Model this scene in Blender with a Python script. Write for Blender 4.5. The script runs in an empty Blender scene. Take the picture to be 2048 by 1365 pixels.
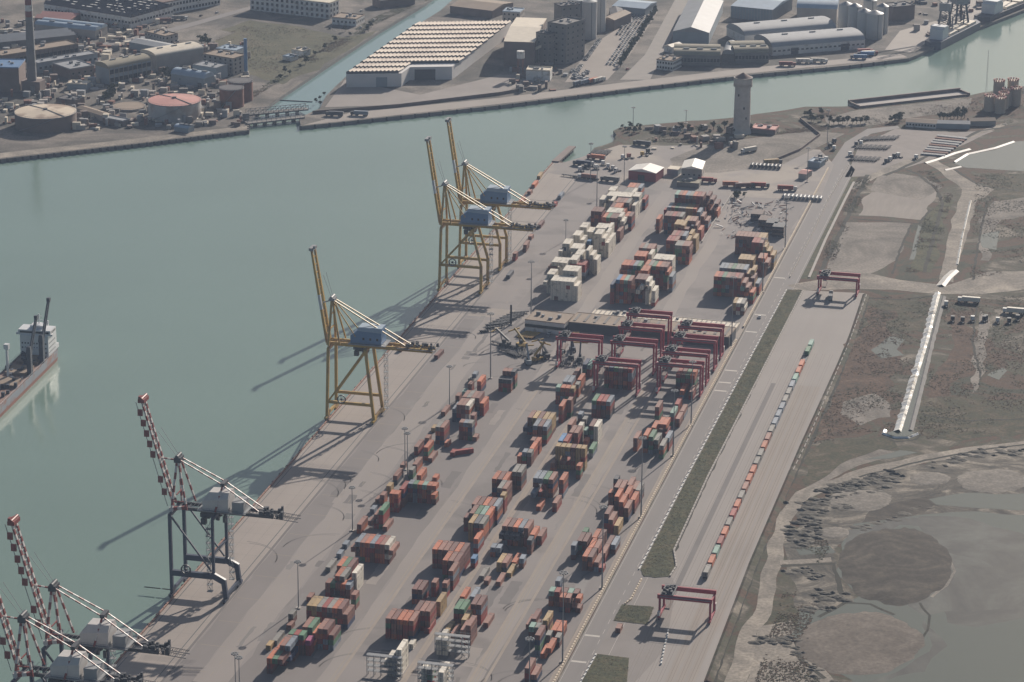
import bpy, bmesh, math, random
from mathutils import Vector, Matrix, noise
HAZE = 0.00005
S = bpy.context.scene
C = S.collection
R = random.Random(11)

# ---------------------------------------------------------------- camera, sky, sun, exposure
# world frame: +Y runs along the quay (away from the viewer), +X is landward, z = 0 is the yard
PW, PH, PF, CAMH = 2048.0, 1365.0, 5973.0, 580.0
_p, _r, _y = math.radians(18.6), math.radians(0.4), math.radians(13.4)
_rz = Matrix.Rotation(_y, 3, 'Z')
_R0, _U0, _F0 = _rz @ Vector((1, 0, 0)), _rz @ Vector((0, math.sin(_p), math.cos(_p))), _rz @ Vector((0, math.cos(_p), -math.sin(_p)))
CR = _R0 * math.cos(_r) + _U0 * math.sin(_r)
CU = -_R0 * math.sin(_r) + _U0 * math.cos(_r)
CF = _F0
cam_d = bpy.data.cameras.new('camera'); cam = bpy.data.objects.new('camera', cam_d); C.objects.link(cam)
M = Matrix((CR, CU, -CF)).transposed().to_4x4(); M.translation = Vector((0, 0, CAMH)); cam.matrix_world = M
cam_d.sensor_width = 36.0; cam_d.lens = PF / PW * 36.0; cam_d.clip_start = 5.0; cam_d.clip_end = 20000.0
S.camera = cam

SUN_AZ, SUN_EL = math.radians(12.9), math.radians(25.0)     # azimuth to the right of +Y
w = bpy.data.worlds.new('World'); S.world = w; w.use_nodes = True
nt = w.node_tree; nt.nodes.clear()
sky = nt.nodes.new('ShaderNodeTexSky'); sky.sky_type = 'NISHITA'; sky.sun_disc = False
sky.sun_elevation = SUN_EL; sky.sun_rotation = SUN_AZ; sky.altitude = 0; sky.air_density = 1.0; sky.dust_density = 2.0; sky.ozone_density = 1.0
bg = nt.nodes.new('ShaderNodeBackground'); bg.inputs['Strength'].default_value = 0.05
out = nt.nodes.new('ShaderNodeOutputWorld')
nt.links.new(sky.outputs[0], bg.inputs[0]); nt.links.new(bg.outputs[0], out.inputs[0])
sd = bpy.data.lights.new('sun', 'SUN'); sd.energy = 4.6; sd.angle = math.radians(0.5); sd.color = (1.0, 0.90, 0.79)
so = bpy.data.objects.new('sun', sd); C.objects.link(so)
sdir = Vector((math.sin(SUN_AZ) * math.cos(SUN_EL), math.cos(SUN_AZ) * math.cos(SUN_EL), math.sin(SUN_EL)))
so.rotation_euler = (-sdir).to_track_quat('-Z', 'Y').to_euler(); so.location = (0, 0, 900)
S.view_settings.view_transform = 'Standard'; S.view_settings.look = 'None'
S.view_settings.exposure = 0.4; S.view_settings.gamma = 1.0; S.view_settings.use_curve_mapping = False
S.cycles.volume_bounces = 0; S.cycles.max_bounces = 5; S.cycles.diffuse_bounces = 2; S.cycles.glossy_bounces = 2
S.cycles.transparent_max_bounces = 4; S.cycles.use_denoising = True

# ---------------------------------------------------------------- helpers
def ray(px, py): return CR * ((px - PW / 2) / PF) + CU * (-(py - PH / 2) / PF) + CF
def at(px, py, z=0.0):
    "the point of the level plane z that stands at this spot of the photo"
    d = ray(px, py); return Vector((0, 0, CAMH)) + d * ((z - CAMH) / d.z)
def ony(px, py, y):
    d = ray(px, py); return Vector((0, 0, CAMH)) + d * (y / d.y)

def tag(o, label=None, cat=None, group=None, kind=None):
    if label: o['label'] = label
    if cat: o['category'] = cat
    if group: o['group'] = group
    if kind: o['kind'] = kind
    return o
def thing(name, label, cat, loc=(0, 0, 0), rz=0.0, group=None):
    o = bpy.data.objects.new(name, None); C.objects.link(o); o.empty_display_size = 1
    o.location = loc; o.rotation_euler = (0, 0, rz); return tag(o, label, cat, group)
def dup(root, loc, rz=0.0, label=None):
    r = root.copy(); C.objects.link(r); r.location = loc; r.rotation_euler = (0, 0, rz)
    if label: r['label'] = label
    for ch in list(root.children):
        c = ch.copy(); C.objects.link(c); c.parent = r
        for g in list(ch.children):
            d = g.copy(); C.objects.link(d); d.parent = c
    return r

class MB:
    def __init__(s): s.v = []; s.f = []; s.m = []; s.sm = set(); s.p = []; s.hold = 0
    def piece(s):
        if not s.hold: s.p.append((len(s.v), len(s.f)))
    def add(s, vs, fs, m=0, smooth=False):
        b = len(s.v); s.v += [tuple(v) for v in vs]
        for f in fs:
            if smooth: s.sm.add(len(s.f))
            s.f.append([b + i for i in f]); s.m.append(m)
        return s
    def box(s, x0, x1, y0, y1, z0, z1, m=0, top=None):
        s.piece()
        vs = [(x0, y0, z0), (x1, y0, z0), (x1, y1, z0), (x0, y1, z0), (x0, y0, z1), (x1, y0, z1), (x1, y1, z1), (x0, y1, z1)]
        s.add(vs, [(0, 3, 2, 1), (0, 1, 5, 4), (1, 2, 6, 5), (2, 3, 7, 6), (3, 0, 4, 7)], m)
        s.add(vs[4:], [(0, 1, 2, 3)], m if top is None else top); return s
    def obox(s, o, ax, ay, w, d, z0, z1, m=0, top=None):
        "box from corner o along unit vectors ax, ay"
        s.piece()
        P = lambda a, b, z: (o[0] + ax[0] * a + ay[0] * b, o[1] + ax[1] * a + ay[1] * b, z)
        vs = [P(0, 0, z0), P(w, 0, z0), P(w, d, z0), P(0, d, z0), P(0, 0, z1), P(w, 0, z1), P(w, d, z1), P(0, d, z1)]
        s.add(vs, [(0, 3, 2, 1), (0, 1, 5, 4), (1, 2, 6, 5), (2, 3, 7, 6), (3, 0, 4, 7)], m)
        s.add(vs[4:], [(0, 1, 2, 3)], m if top is None else top); return s
    def beam(s, p, q, w, h=None, m=0, w2=None):
        s.piece()
        p, q = Vector(p), Vector(q); d = q - p
        if d.length < 1e-6: return s
        d.normalize(); h = h or w; up = Vector((0, 0, 1)) if abs(d.z) < .95 else Vector((0, 1, 0))
        a = d.cross(up).normalized(); b = a.cross(d).normalized(); k = (w2 / w) if w2 else 1.0
        vs = []
        for c, e in ((p, 1.0), (q, k)):
            for i, j in ((-1, -1), (1, -1), (1, 1), (-1, 1)): vs.append(c + a * (i * w / 2 * e) + b * (j * h / 2 * e))
        return s.add(vs, [(0, 1, 2, 3), (7, 6, 5, 4), (0, 4, 5, 1), (1, 5, 6, 2), (2, 6, 7, 3), (3, 7, 4, 0)], m)
    def striped(s, p, q, w, n, m1, m2, h=None):
        p, q = Vector(p), Vector(q)
        for i in range(n): s.beam(p.lerp(q, i / n), p.lerp(q, (i + 1) / n), w, h, m1 if i % 2 == 0 else m2)
        return s
    def cyl(s, p, q, r, r2=None, n=16, m=0, cap=None, smooth=True):
        s.piece()
        p, q = Vector(p), Vector(q); d = (q - p).normalized(); r2 = r if r2 is None else r2
        up = Vector((0, 0, 1)) if abs(d.z) < .95 else Vector((1, 0, 0))
        a = d.cross(up).normalized(); b = d.cross(a).normalized(); vs = []
        for c, e in ((p, r), (q, r2)):
            for i in range(n):
                t = 2 * math.pi * i / n; vs.append(c + a * (math.cos(t) * e) + b * (math.sin(t) * e))
        s.add(vs, [(i, i + n, (i + 1) % n + n, (i + 1) % n) for i in range(n)], m, smooth)
        s.add(vs[:n], [tuple(range(n))], m); s.add(vs[n:], [tuple(reversed(range(n)))], m if cap is None else cap); return s
    def prism(s, poly, z0, z1, m=0, top=None):
        s.piece()
        n = len(poly); ar = sum(poly[i][0] * poly[(i + 1) % n][1] - poly[(i + 1) % n][0] * poly[i][1] for i in range(n))
        if ar < 0: poly = poly[::-1]
        vs = [(p[0], p[1], z0) for p in poly] + [(p[0], p[1], z1) for p in poly]
        s.add(vs, [(i, (i + 1) % n, (i + 1) % n + n, i + n) for i in range(n)], m)
        s.add(vs[n:], [tuple(range(n))], m if top is None else top); return s
    def sheet(s, poly, z, m=0):
        n = len(poly); ar = sum(poly[i][0] * poly[(i + 1) % n][1] - poly[(i + 1) % n][0] * poly[i][1] for i in range(n))
        if ar < 0: poly = poly[::-1]
        return s.add([(p[0], p[1], z) for p in poly], [tuple(range(n))], m)
    def each(s, name, mats, parent, loc=None):
        "every primitive becomes a part of its own"
        p = s.p + [(len(s.v), len(s.f))]; out_ = []
        for (v0, f0), (v1, f1) in zip(p, p[1:]):
            b = MB(); b.v = s.v[v0:v1]; b.f = [[i - v0 for i in f] for f in s.f[f0:f1]]; b.m = s.m[f0:f1]; b.sm = {i - f0 for i in s.sm if f0 <= i < f1}
            out_.append(b.build(name, mats, parent, loc))
        return out_
    def build(s, name, mats, parent=None, loc=None):
        me = bpy.data.meshes.new(name)
        if not isinstance(mats, (list, tuple)): mats = [mats]
        o = Vector((0, 0, 0))
        if parent is None and loc is not None: o = Vector(loc)
        elif parent is not None and loc is not None: o = Vector(loc)
        me.from_pydata([(v[0] - o.x, v[1] - o.y, v[2] - o.z) for v in s.v], [], s.f)
        for k in mats: me.materials.append(k)
        me.polygons.foreach_set('material_index', [min(i, len(mats) - 1) for i in s.m])
        if s.sm: me.polygons.foreach_set('use_smooth', [i in s.sm for i in range(len(s.f))])
        me.update()
        ob = bpy.data.objects.new(name, me); C.objects.link(ob)
        if parent is not None: ob.parent = parent
        elif loc is not None: ob.location = o
        return ob

def mat(name, col, rough=.7, var=.18, scale=.15, metal=0.0, streak=None, var2=0.0, scale2=.01, alt=None, altamt=.5, spec=.5, rnd=0.0, bump=0.0, bscale=1.0):
    "painted / mineral surface: base colour broken up by noise at one or two sizes, optionally blotched with a second colour"
    m = bpy.data.materials.new(name); m.use_nodes = True; t = m.node_tree; n = t.nodes; L = t.links
    b = n['Principled BSDF']; b.inputs['Roughness'].default_value = rough; b.inputs['Metallic'].default_value = metal
    b.inputs['Specular IOR Level'].default_value = spec
    tc = n.new('ShaderNodeTexCoord'); src = tc.outputs['Object']
    if streak:
        mp = n.new('ShaderNodeMapping'); mp.inputs['Scale'].default_value = streak; L.new(src, mp.inputs[0]); v1 = mp.outputs[0]
    else: v1 = src
    def nz(vec, sc, det=4.0):
        q = n.new('ShaderNodeTexNoise'); q.inputs['Scale'].default_value = sc; q.inputs['Detail'].default_value = det; L.new(vec, q.inputs['Vector']); return q.outputs['Fac']
    def mth(op, a, bb):
        q = n.new('ShaderNodeMath'); q.operation = op
        for i, x in ((0, a), (1, bb)):
            if isinstance(x, (int, float)): q.inputs[i].default_value = x
            else: L.new(x, q.inputs[i])
        return q.outputs[0]
    f = mth('ADD', mth('MULTIPLY', mth('SUBTRACT', nz(v1, scale), .5), var * 3.0), 1.0)
    if var2: f = mth('ADD', f, mth('MULTIPLY', mth('SUBTRACT', nz(src, scale2, 5.0), .5), var2 * 3.0))
    if rnd:
        oi = n.new('ShaderNodeObjectInfo'); f = mth('ADD', f, mth('MULTIPLY', mth('SUBTRACT', oi.outputs['Random'], .5), rnd))
    rgb = n.new('ShaderNodeRGB'); rgb.outputs[0].default_value = (*col, 1); cs = rgb.outputs[0]
    if alt:
        mx = n.new('ShaderNodeMix'); mx.data_type = 'RGBA'; rp = n.new('ShaderNodeMapRange'); rp.inputs[1].default_value = .62 - altamt * .3; rp.inputs[2].default_value = .72 - altamt * .25
        L.new(nz(src, alt[3] if len(alt) > 3 else .05, 6.0), rp.inputs[0]); L.new(rp.outputs[0], mx.inputs[0]); L.new(cs, mx.inputs[6]); mx.inputs[7].default_value = (*alt[:3], 1); cs = mx.outputs[2]
    vm = n.new('ShaderNodeVectorMath'); vm.operation = 'SCALE'; L.new(cs, vm.inputs[0]); L.new(f, vm.inputs['Scale']); L.new(vm.outputs[0], b.inputs['Base Color'])
    if bump:
        bp = n.new('ShaderNodeBump'); bp.inputs['Strength'].default_value = bump; bp.inputs['Distance'].default_value = .5; L.new(nz(src, bscale, 5.0), bp.inputs['Height']); L.new(bp.outputs[0], b.inputs['Normal'])
    return m
def ramp_mat(name, stops, scale, detail=8.0, dist=0.0, rough=.9, fine=.25, fscale=.6, rings=None, mapping=None):
    "ground that changes between several real colours, driven by distorted noise"
    m = bpy.data.materials.new(name); m.use_nodes = True; t = m.node_tree; n = t.nodes; L = t.links
    b = n['Principled BSDF']; b.inputs['Roughness'].default_value = rough; b.inputs['Specular IOR Level'].default_value = .25
    tc = n.new('ShaderNodeTexCoord'); src = tc.outputs['Object']
    if mapping:
        mp = n.new('ShaderNodeMapping'); mp.inputs['Scale'].default_value = mapping; L.new(src, mp.inputs[0]); vec = mp.outputs[0]
    else: vec = src
    q = n.new('ShaderNodeTexNoise'); q.inputs['Scale'].default_value = scale; q.inputs['Detail'].default_value = detail; q.inputs['Roughness'].default_value = .62; q.inputs['Distortion'].default_value = dist; L.new(vec, q.inputs['Vector'])
    fac = q.outputs['Fac']
    if rings:
        wv = n.new('ShaderNodeTexWave'); wv.wave_type = 'RINGS'; wv.rings_direction = 'Z'; wv.inputs['Scale'].default_value = rings[0]; wv.inputs['Distortion'].default_value = rings[1]; wv.inputs['Detail'].default_value = 3; wv.inputs['Detail Scale'].default_value = rings[2]
        L.new(vec, wv.inputs['Vector']); a = n.new('ShaderNodeMix'); a.data_type = 'FLOAT'; a.inputs[0].default_value = rings[3]; L.new(fac, a.inputs[2]); L.new(wv.outputs['Fac'], a.inputs[3]); fac = a.outputs[0]
    cr = n.new('ShaderNodeValToRGB'); L.new(fac, cr.inputs[0]); e = cr.color_ramp.elements
    while len(e) > 1: e.remove(e[-1])
    e[0].position, e[0].color = stops[0][0], (*stops[0][1], 1)
    for p, c in stops[1:]: k = e.new(p); k.color = (*c, 1)
    q2 = n.new('ShaderNodeTexNoise'); q2.inputs['Scale'].default_value = fscale; q2.inputs['Detail'].default_value = 6; L.new(src, q2.inputs['Vector'])
    mr = n.new('ShaderNodeMapRange'); mr.inputs[3].default_value = 1 - fine * 1.5; mr.inputs[4].default_value = 1 + fine * 1.5; mr.inputs[1].default_value = .2; mr.inputs[2].default_value = .8; L.new(q2.outputs['Fac'], mr.inputs[0])
    vm = n.new('ShaderNodeVectorMath'); vm.operation = 'SCALE'; L.new(cr.outputs[0], vm.inputs[0]); L.new(mr.outputs[0], vm.inputs['Scale']); L.new(vm.outputs[0], b.inputs['Base Color'])
    return m
def water_mat(name, col, rough, bstr, bsc, var=.06, spec=.5):
    m = mat(name, col, rough, var, .004, spec=spec); t = m.node_tree; n = t.nodes; L = t.links; b = n['Principled BSDF']; b.inputs['IOR'].default_value = 1.33
    tc = n.new('ShaderNodeTexCoord'); mp = n.new('ShaderNodeMapping'); mp.inputs['Scale'].default_value = (1, .45, 1); mp.inputs['Rotation'].default_value = (0, 0, .5); L.new(tc.outputs['Object'], mp.inputs[0])
    q = n.new('ShaderNodeTexNoise'); q.inputs['Scale'].default_value = bsc; q.inputs['Detail'].default_value = 3; L.new(mp.outputs[0], q.inputs['Vector'])
    bp = n.new('ShaderNodeBump'); bp.inputs['Strength'].default_value = bstr; bp.inputs['Distance'].default_value = .3; L.new(q.outputs['Fac'], bp.inputs['Height']); L.new(bp.outputs[0], b.inputs['Normal'])
    return m

K = {}
K['steel'] = mat('grey steel', (.22, .23, .24), .55, .15, .5)
K['dark'] = mat('dark machinery', (.045, .05, .06), .6, .2, .6)
K['glass'] = mat('window glass', (.015, .02, .026), .3, .1, 1.0, spec=.25)
K['white'] = mat('white paint', (.66, .65, .62), .5, .12, .3, alt=(.42, .40, .36, .25), altamt=.25)
K['cream'] = mat('cream sheet roof', (.62, .55, .44), .6, .12, .2)
K['conc'] = mat('concrete', (.36, .33, .30), .85, .15, .15, var2=.1, scale2=.03)
K['dconc'] = mat('weathered concrete', (.19, .18, .17), .9, .2, .12, var2=.12, scale2=.03)
K['stone'] = mat('tower stone', (.47, .44, .40), .9, .16, .35, var2=.1, scale2=.08)
K['tile'] = mat('clay tile', (.15, .095, .08), .85, .2, .4)
K['rust'] = mat('rusty steel', (.19, .085, .06), .8, .25, .25)
K['yellow'] = mat('yellow crane paint', (.42, .27, .055), .5, .18, .15, alt=(.30, .17, .06, .12), altamt=.3)
K['blue'] = mat('blue machine house', (.10, .20, .36), .5, .12, .15)
K['lblue'] = mat('pale blue roof', (.30, .38, .46), .5, .12, .15)
K['navy'] = mat('dark blue steel', (.035, .05, .085), .5, .15, .3)
K['cred'] = mat('crane red', (.21, .045, .04), .5, .15, .3)
K['cwhite'] = mat('crane white', (.55, .53, .51), .5, .12, .3)
K['gred'] = mat('gantry red', (.32, .038, .06), .5, .15, .3)
K['tyre'] = mat('tyre rubber', (.02, .02, .022), .85, .1, 1)
K['pink'] = mat('faded pink roof', (.46, .22, .19), .7, .12, .08)
K['groof'] = mat('grey roof sheet', (.27, .28, .29), .6, .14, .12, var2=.08, scale2=.03)
K['droof'] = mat('dark roof', (.09, .085, .09), .85, .2, .12)
K['broof'] = mat('brown roof sheet', (.25, .19, .14), .8, .16, .1)
K['twall'] = mat('blue grey wall', (.24, .28, .31), .7, .15, .12)
K['bwall'] = mat('brown wall', (.17, .13, .115), .8, .2, .12)
K['oliv'] = mat('olive barrel roof', (.26, .23, .165), .8, .18, .08)
ZR={'Z1':(480,1200,8.533),'Z2':(600,1050,8.533),'Z3':(680,900,8.533),'Z4':(800,740,8.533),'Z5':(720,1170,7.186),'Z6':(850,1000,7.583),'Z7':(910,900,8.533),'Z8':(1010,780,8.533),'Z9':(1100,690,9.75),'Z10':(1130,930,5.935),'Z11':(1060,480,9.75),'Z12':(1140,370,10.5),'Z13':(1200,480,9.75),'Z14':(1280,365,10.11),'Z15':(1390,450,7.183),'Z16':(1000,1130,5.808),'Z17':(1200,760,6.825),'P':(0,0,1.0)}
# each stack: zoom, x, y of the near left top corner of the starred (else first) row, then tiers+colour per row; a trailing "20" makes short containers
STACKS='''
Z1 455 995 3o 3g 3b
Z1 680 775 3o *4p 4l
Z1 845 960 1p 20
Z1 440 775 1y 20
Z1 545 690 1s
Z1 820 580 4g 4r 4g 20
Z1 1115 690 3m 20
Z1 1060 460 4p 4g
Z1 1320 490 3o *4p 4b
Z1 1510 600 3b
Z1 1130 95 4y 4y 4s 4r 4s 4o 4b
Z1 1750 245 3p
Z1 820 240 2s 20
Z1 790 430 1p 20
Z2 430 985 3p 3g 3p 3o 3l 20
Z2 590 870 4o 4s
Z2 885 820 4w
Z2 625 695 4o 4g 4b
Z2 870 1190 3p 20
Z2 940 290 4l 4p 4o 4l 4r 4p 4w
Z2 1510 435 3p
Z2 435 720 1s
Z2 620 490 1l 20
Z2 720 330 1l 20
Z2 865 380 3p 20
Z2 110 1230 1p 20
Z3 725 1310 1p
Z3 660 1030 3p *4g
Z3 480 1210 2p 20
Z3 285 1270 2p
Z3 510 1010 1l 20
Z3 840 745 4o 4o 20
Z3 1010 665 4r
Z3 1160 575 4l 4g 4o 4t 4o 4o 20
Z3 1550 765 3o 20
Z3 1575 470 1o 20
Z3 1310 430 2o
Z3 1170 340 2s 20
Z3 1235 245 2p
Z3 680 770 2p 20
Z3 790 615 2y 20
Z3 905 440 2p
Z3 1025 255 1p 20
Z3 1500 140 1p
Z3 600 840 1p 20
Z4 240 1310 2p
Z4 405 1320 3o
Z4 680 980 4s *4p
Z4 1005 895 4p 4l 4s 20
Z4 1235 1145 1p 20
Z4 755 1245 1o 20
Z4 1200 775 3p 20
Z4 965 595 3l *4p 4p 4w
Z4 1060 460 4p 4s 4p 4b
Z4 1360 570 3o
Z4 945 440 2p 20
Z4 1060 370 1t 20
Z4 1155 240 2p 20
Z4 1160 150 1s 20
Z4 1230 70 2l 20
Z4 1315 195 3o
Z4 700 715 1p
Z4 530 990 1y 20
Z4 420 1160 1p 20
P 997 758 3k 3k 3k 20
P 1005 742 4p 4p 4k 20
P 900 905 1r 20
Z5 365 480 4p 4b 4o 4o 4p
Z5 770 362 4b 4p 4p
Z5 1085 240 3y
Z5 925 630 1r
Z5 745 60 3b 3b
Z5 520 930 5w
Z5 410 1010 4w 20
Z5 345 1085 3w 3w 20
Z5 690 850 1w 20
Z5 1125 1255 4w
Z5 1100 785 3w 3w 20
Z5 1160 705 3w 20
Z5 880 1200 3w 3s 20
Z5 1345 340 3g 3g
Z5 1435 165 1o
Z5 1575 165 1l
Z5 1590 275 4b 4b
Z5 1455 500 3y
Z5 1520 580 3p *4p
Z5 1770 545 1p
Z5 1205 665 1y
Z5 1300 700 1p
Z6 110 745 4o 4p 4p 4b 4o 4b
Z6 270 905 4o 4p 4b
Z6 355 1075 4p
Z6 95 1250 3p 20
Z6 260 1260 3p 20
Z6 690 890 2u 20
Z6 735 590 3o
Z6 1170 395 4p 4b 4o 4l 4p
Z6 1120 520 3k 3k 3k 3k 20
Z6 1590 525 3o
Z6 1700 545 2p
Z6 1545 610 3k 20
Z6 990 720 2l 2l 20
Z6 1085 945 2y 2p
Z6 1235 1105 1y
Z6 1310 940 1o
Z6 1425 890 2l 20
Z6 820 1150 1s
Z6 890 1220 1p 20
Z6 1080 1240 1p
Z7 285 925 4p 4b 4o 4b 4l
Z7 240 1080 3b *4p 4g 4t 4o
Z7 225 1240 4y 4k 4s
Z7 770 775 4y 20
Z7 720 650 4s 4p
Z7 630 490 4o 4b 4o
Z7 970 370 4s 4s
Z7 1330 480 4l 4l 4g 4p
Z7 1775 510 4o
Z7 1475 600 3r 20
Z7 1290 735 2l
Z7 1380 965 1o
Z7 1660 905 2p
Z8 385 470 4p 4y 4b 4y 4y
Z8 475 610 4l 4b 4l
Z8 305 640 2n 2n
Z8 430 860 3p 3o 20
Z8 430 965 3o
Z8 290 1060 3l 3s 20
Z8 205 1130 2o 20
Z8 915 275 4o
Z8 1040 170 4p 20
Z8 1480 180 4g 4r 4r 4l
Z8 860 960 5y 5y 5y 5b 5y 5y 20
Z8 950 1190 3p 20
Z8 775 1255 2p 20
Z8 1215 1295 3o 20
Z8 905 865 4u 4r
Z8 1090 725 4p 4p
Z8 1065 590 4p
Z8 1215 615 4w 20
Z8 1340 690 3t 20
Z8 1430 615 4b 4w
Z8 1335 865 2o 20
Z8 1425 1010 2g
Z8 1240 415 2l 20
Z8 1315 500 2s 20
Z9 110 825 4t 4o 4o 4y 20
Z9 245 715 4l 4l
Z9 480 770 3s 20
Z9 530 680 3o
Z9 440 570 2p
Z9 630 390 3n 3t
Z9 1060 430 5b 5n 5g 5s 5b 5r
Z10 205 1085 3o 3b
Z10 275 975 3o 3p
Z10 320 860 3o 3b
Z10 70 955 3l 20
Z10 140 900 3b 3b
Z10 205 790 1g 20
Z10 345 1155 2p
Z10 420 1045 2p
Z10 480 940 2b 2l
Z10 400 1220 1r 20
Z10 465 580 4b
Z10 515 650 3p
Z10 580 720 2y
Z10 585 375 4o
Z10 640 440 4o
Z10 700 510 3p
Z10 580 265 4p 4p
Z10 705 340 4o
Z10 775 410 3o
Z10 835 300 3s
Z10 735 235 4p
Z10 800 285 3p
Z10 575 165 3k 20
Z10 515 330 3o 20
Z17 455 795 3p
Z17 590 755 4o
Z17 665 775 4g
Z17 735 820 3s
Z17 810 895 3s
Z17 885 790 3l
Z17 700 650 4o
Z17 770 600 4o 4o
Z17 890 560 4o
Z17 865 635 3p 20
Z17 1030 530 2p
Z17 1090 425 2p
Z17 955 450 3t
Z17 750 370 4p
Z17 1015 330 3r
Z17 1090 150 2o
Z17 1210 160 2p
Z16 565 305 3t 3r 20
Z16 690 375 3o 3p 20
Z16 715 315 3b 3t 3b 20
Z16 870 385 3o 20
Z16 835 440 2p 20
Z16 640 185 2l 20
Z16 360 625 3b
Z16 300 690 2p
Z16 495 645 3y
Z16 335 720 3t 3s 20
Z16 405 815 4b
Z16 590 755 2o 2o
Z16 540 790 2s 20
Z16 635 840 2s 20
Z16 535 965 2o
Z16 470 1030 1o
Z16 285 1200 3p
Z16 360 1275 2p
P 1352 748 4r 4b 4g 4o
P 1362 733 4y 20
Z11 400 790 5w 5w 5w 5w 5w 5w 4w
Z11 255 815 4w
Z11 325 665 5w 5w
Z11 630 595 6w 6w 6w 6w
Z11 420 430 5w 5w 5w 5w
Z11 355 515 4b 4b 20
Z11 760 385 5w 5w
Z11 870 280 5w 5w
Z11 1085 205 6w
Z11 1165 295 5w
Z11 1240 385 4w
Z11 780 470 4r 4r 4r 4r
Z11 785 160 5w 5w 5w
Z11 630 70 5w 5w
Z11 555 215 4w 20
Z12 510 1025 6w 6w
Z12 665 1120 5w
Z12 735 1215 4w
Z12 815 1105 4w
Z12 745 1000 5w
Z12 530 900 5w 5w 5w 5w
Z12 55 1055 5w 5w
Z12 200 885 5w 5w
Z12 350 985 4w 4w
Z12 10 1330 4w 4w 4w
Z12 355 1180 3u 20
Z12 215 1155 4w
Z12 680 680 5o 5g 5b 5b
Z12 590 650 4r
Z12 760 570 5w 5w 5w 5w
Z12 440 550 5b 5b 5b
Z12 1060 765 4w
Z12 990 665 5w
Z12 905 785 4p 4p
Z12 1145 655 4o 4b
Z12 1070 560 4o
Z12 985 970 3p
Z12 840 465 5b 5o 5o
Z12 945 360 5p 5b 5p 5s
Z12 1300 430 4w
Z12 1360 330 4w
Z12 765 225 5w 5w
Z12 900 230 5w 5w 5w 5w 5w
Z12 830 315 5w 5w
Z12 615 305 4w 4w
Z12 1140 150 5s 5s 5w
Z12 1200 45 5o 5o 5p 5l
Z12 1290 240 5w 5w
Z12 800 115 4w 4w
Z12 1510 300 3r
Z13 310 775 6u 6o 6t 6p
Z13 200 870 5n
Z13 610 885 5o
Z13 680 760 6b 6b 6b
Z13 700 980 4w
Z13 775 895 5w
Z13 860 805 6w
Z13 930 900 5w
Z13 1005 995 4w
Z13 415 485 6o 6o 6r 6l 6g
Z13 380 590 5o 5o 5s 5g 5o
Z13 790 595 6o 6o
Z13 860 500 6o 6s 6g 6o 6p 6b
Z13 1270 620 5o
Z13 1345 715 4l
Z13 1035 370 6w 6w 6w 6w 6w
Z13 940 280 5w
Z13 665 310 5o 5o 5o 5o
Z13 755 155 4p 4s 4p 4p
Z14 700 245 6t 6p 6o 6l 6s 6o 6r 6p
Z14 1290 355 5b
Z14 1340 265 6b
Z14 1420 345 5b
Z14 1370 455 4o
Z14 1440 545 3b
Z14 1510 430 4b
Z14 555 500 4l 4p 4g 4s 4s 4y 4y 4o
Z14 480 555 3r 20
Z14 490 670 5b 5b 5r 5b 5s
Z14 905 770 5y 5p 5p
Z14 690 845 5y 5y 5y
Z14 905 945 4b
Z14 985 1040 4y
Z14 1065 1130 4y
Z14 1090 870 4p
Z14 1170 960 3o
Z14 1150 600 4l
Z14 1225 685 4p
Z14 1310 770 3p
Z14 625 1065 5p 5r 5b 5l
Z14 530 1170 5r 5r 5p
Z14 930 1170 4y
Z14 690 1270 5s 5s 5p 5p
Z14 940 1350 4p
Z14 325 740 4o
Z15 580 155 5p 5p 5p 5p 5p 5p 5y 5y
Z15 815 245 5r 5r 5p
Z15 975 315 5y
Z15 1030 375 4y
Z15 1085 435 4y
Z15 900 475 5p 5o
Z15 1005 540 4p
Z15 620 490 4y 4y 4y 4y
Z15 350 615 5l 5l 5s 5g 5s 5s 5l
Z15 270 740 5o 5r 5g 5p 5b 5r 5b
Z15 675 830 5p
Z15 725 900 4p
Z15 785 970 3o
Z15 745 700 4y
Z15 805 650 5y
Z15 800 765 4b
Z15 865 840 3l
Z15 650 895 4t 20
Z15 705 970 3o
Z15 535 1120 3y 3w 3s
Z15 660 1185 2w
'''
TH=2.6
def stacks(at):
    "-> list of dict(x,y,tier,L,col,stack,row) for the top containers in order, x/y = near-left ground corner"
    tops=[]
    for si,line in enumerate(STACKS.strip().splitlines()):
        t=line.split(); zx,zy,s=ZR[t[0]]; px=zx+float(t[1])/s; py=zy+float(t[2])/s
        rows=t[3:]; L=12.2
        if rows[-1]=='20': L=6.1; rows=rows[:-1]
        star=next((i for i,r in enumerate(rows) if r[0]=='*'),0); rows=[r.lstrip('*') for r in rows]
        p=at(px,py,int(rows[star][0])*TH)
        sp=2.55 if p[0]<-366 or p[1]>1725 else 2.8
        for i,r in enumerate(rows):
            tops.append(dict(x=p[0]+(i-star)*sp,y=p[1],tier=int(r[0]),L=L,col=r[1],stack=si,row=i,n=len(rows)))
    return tops
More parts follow.
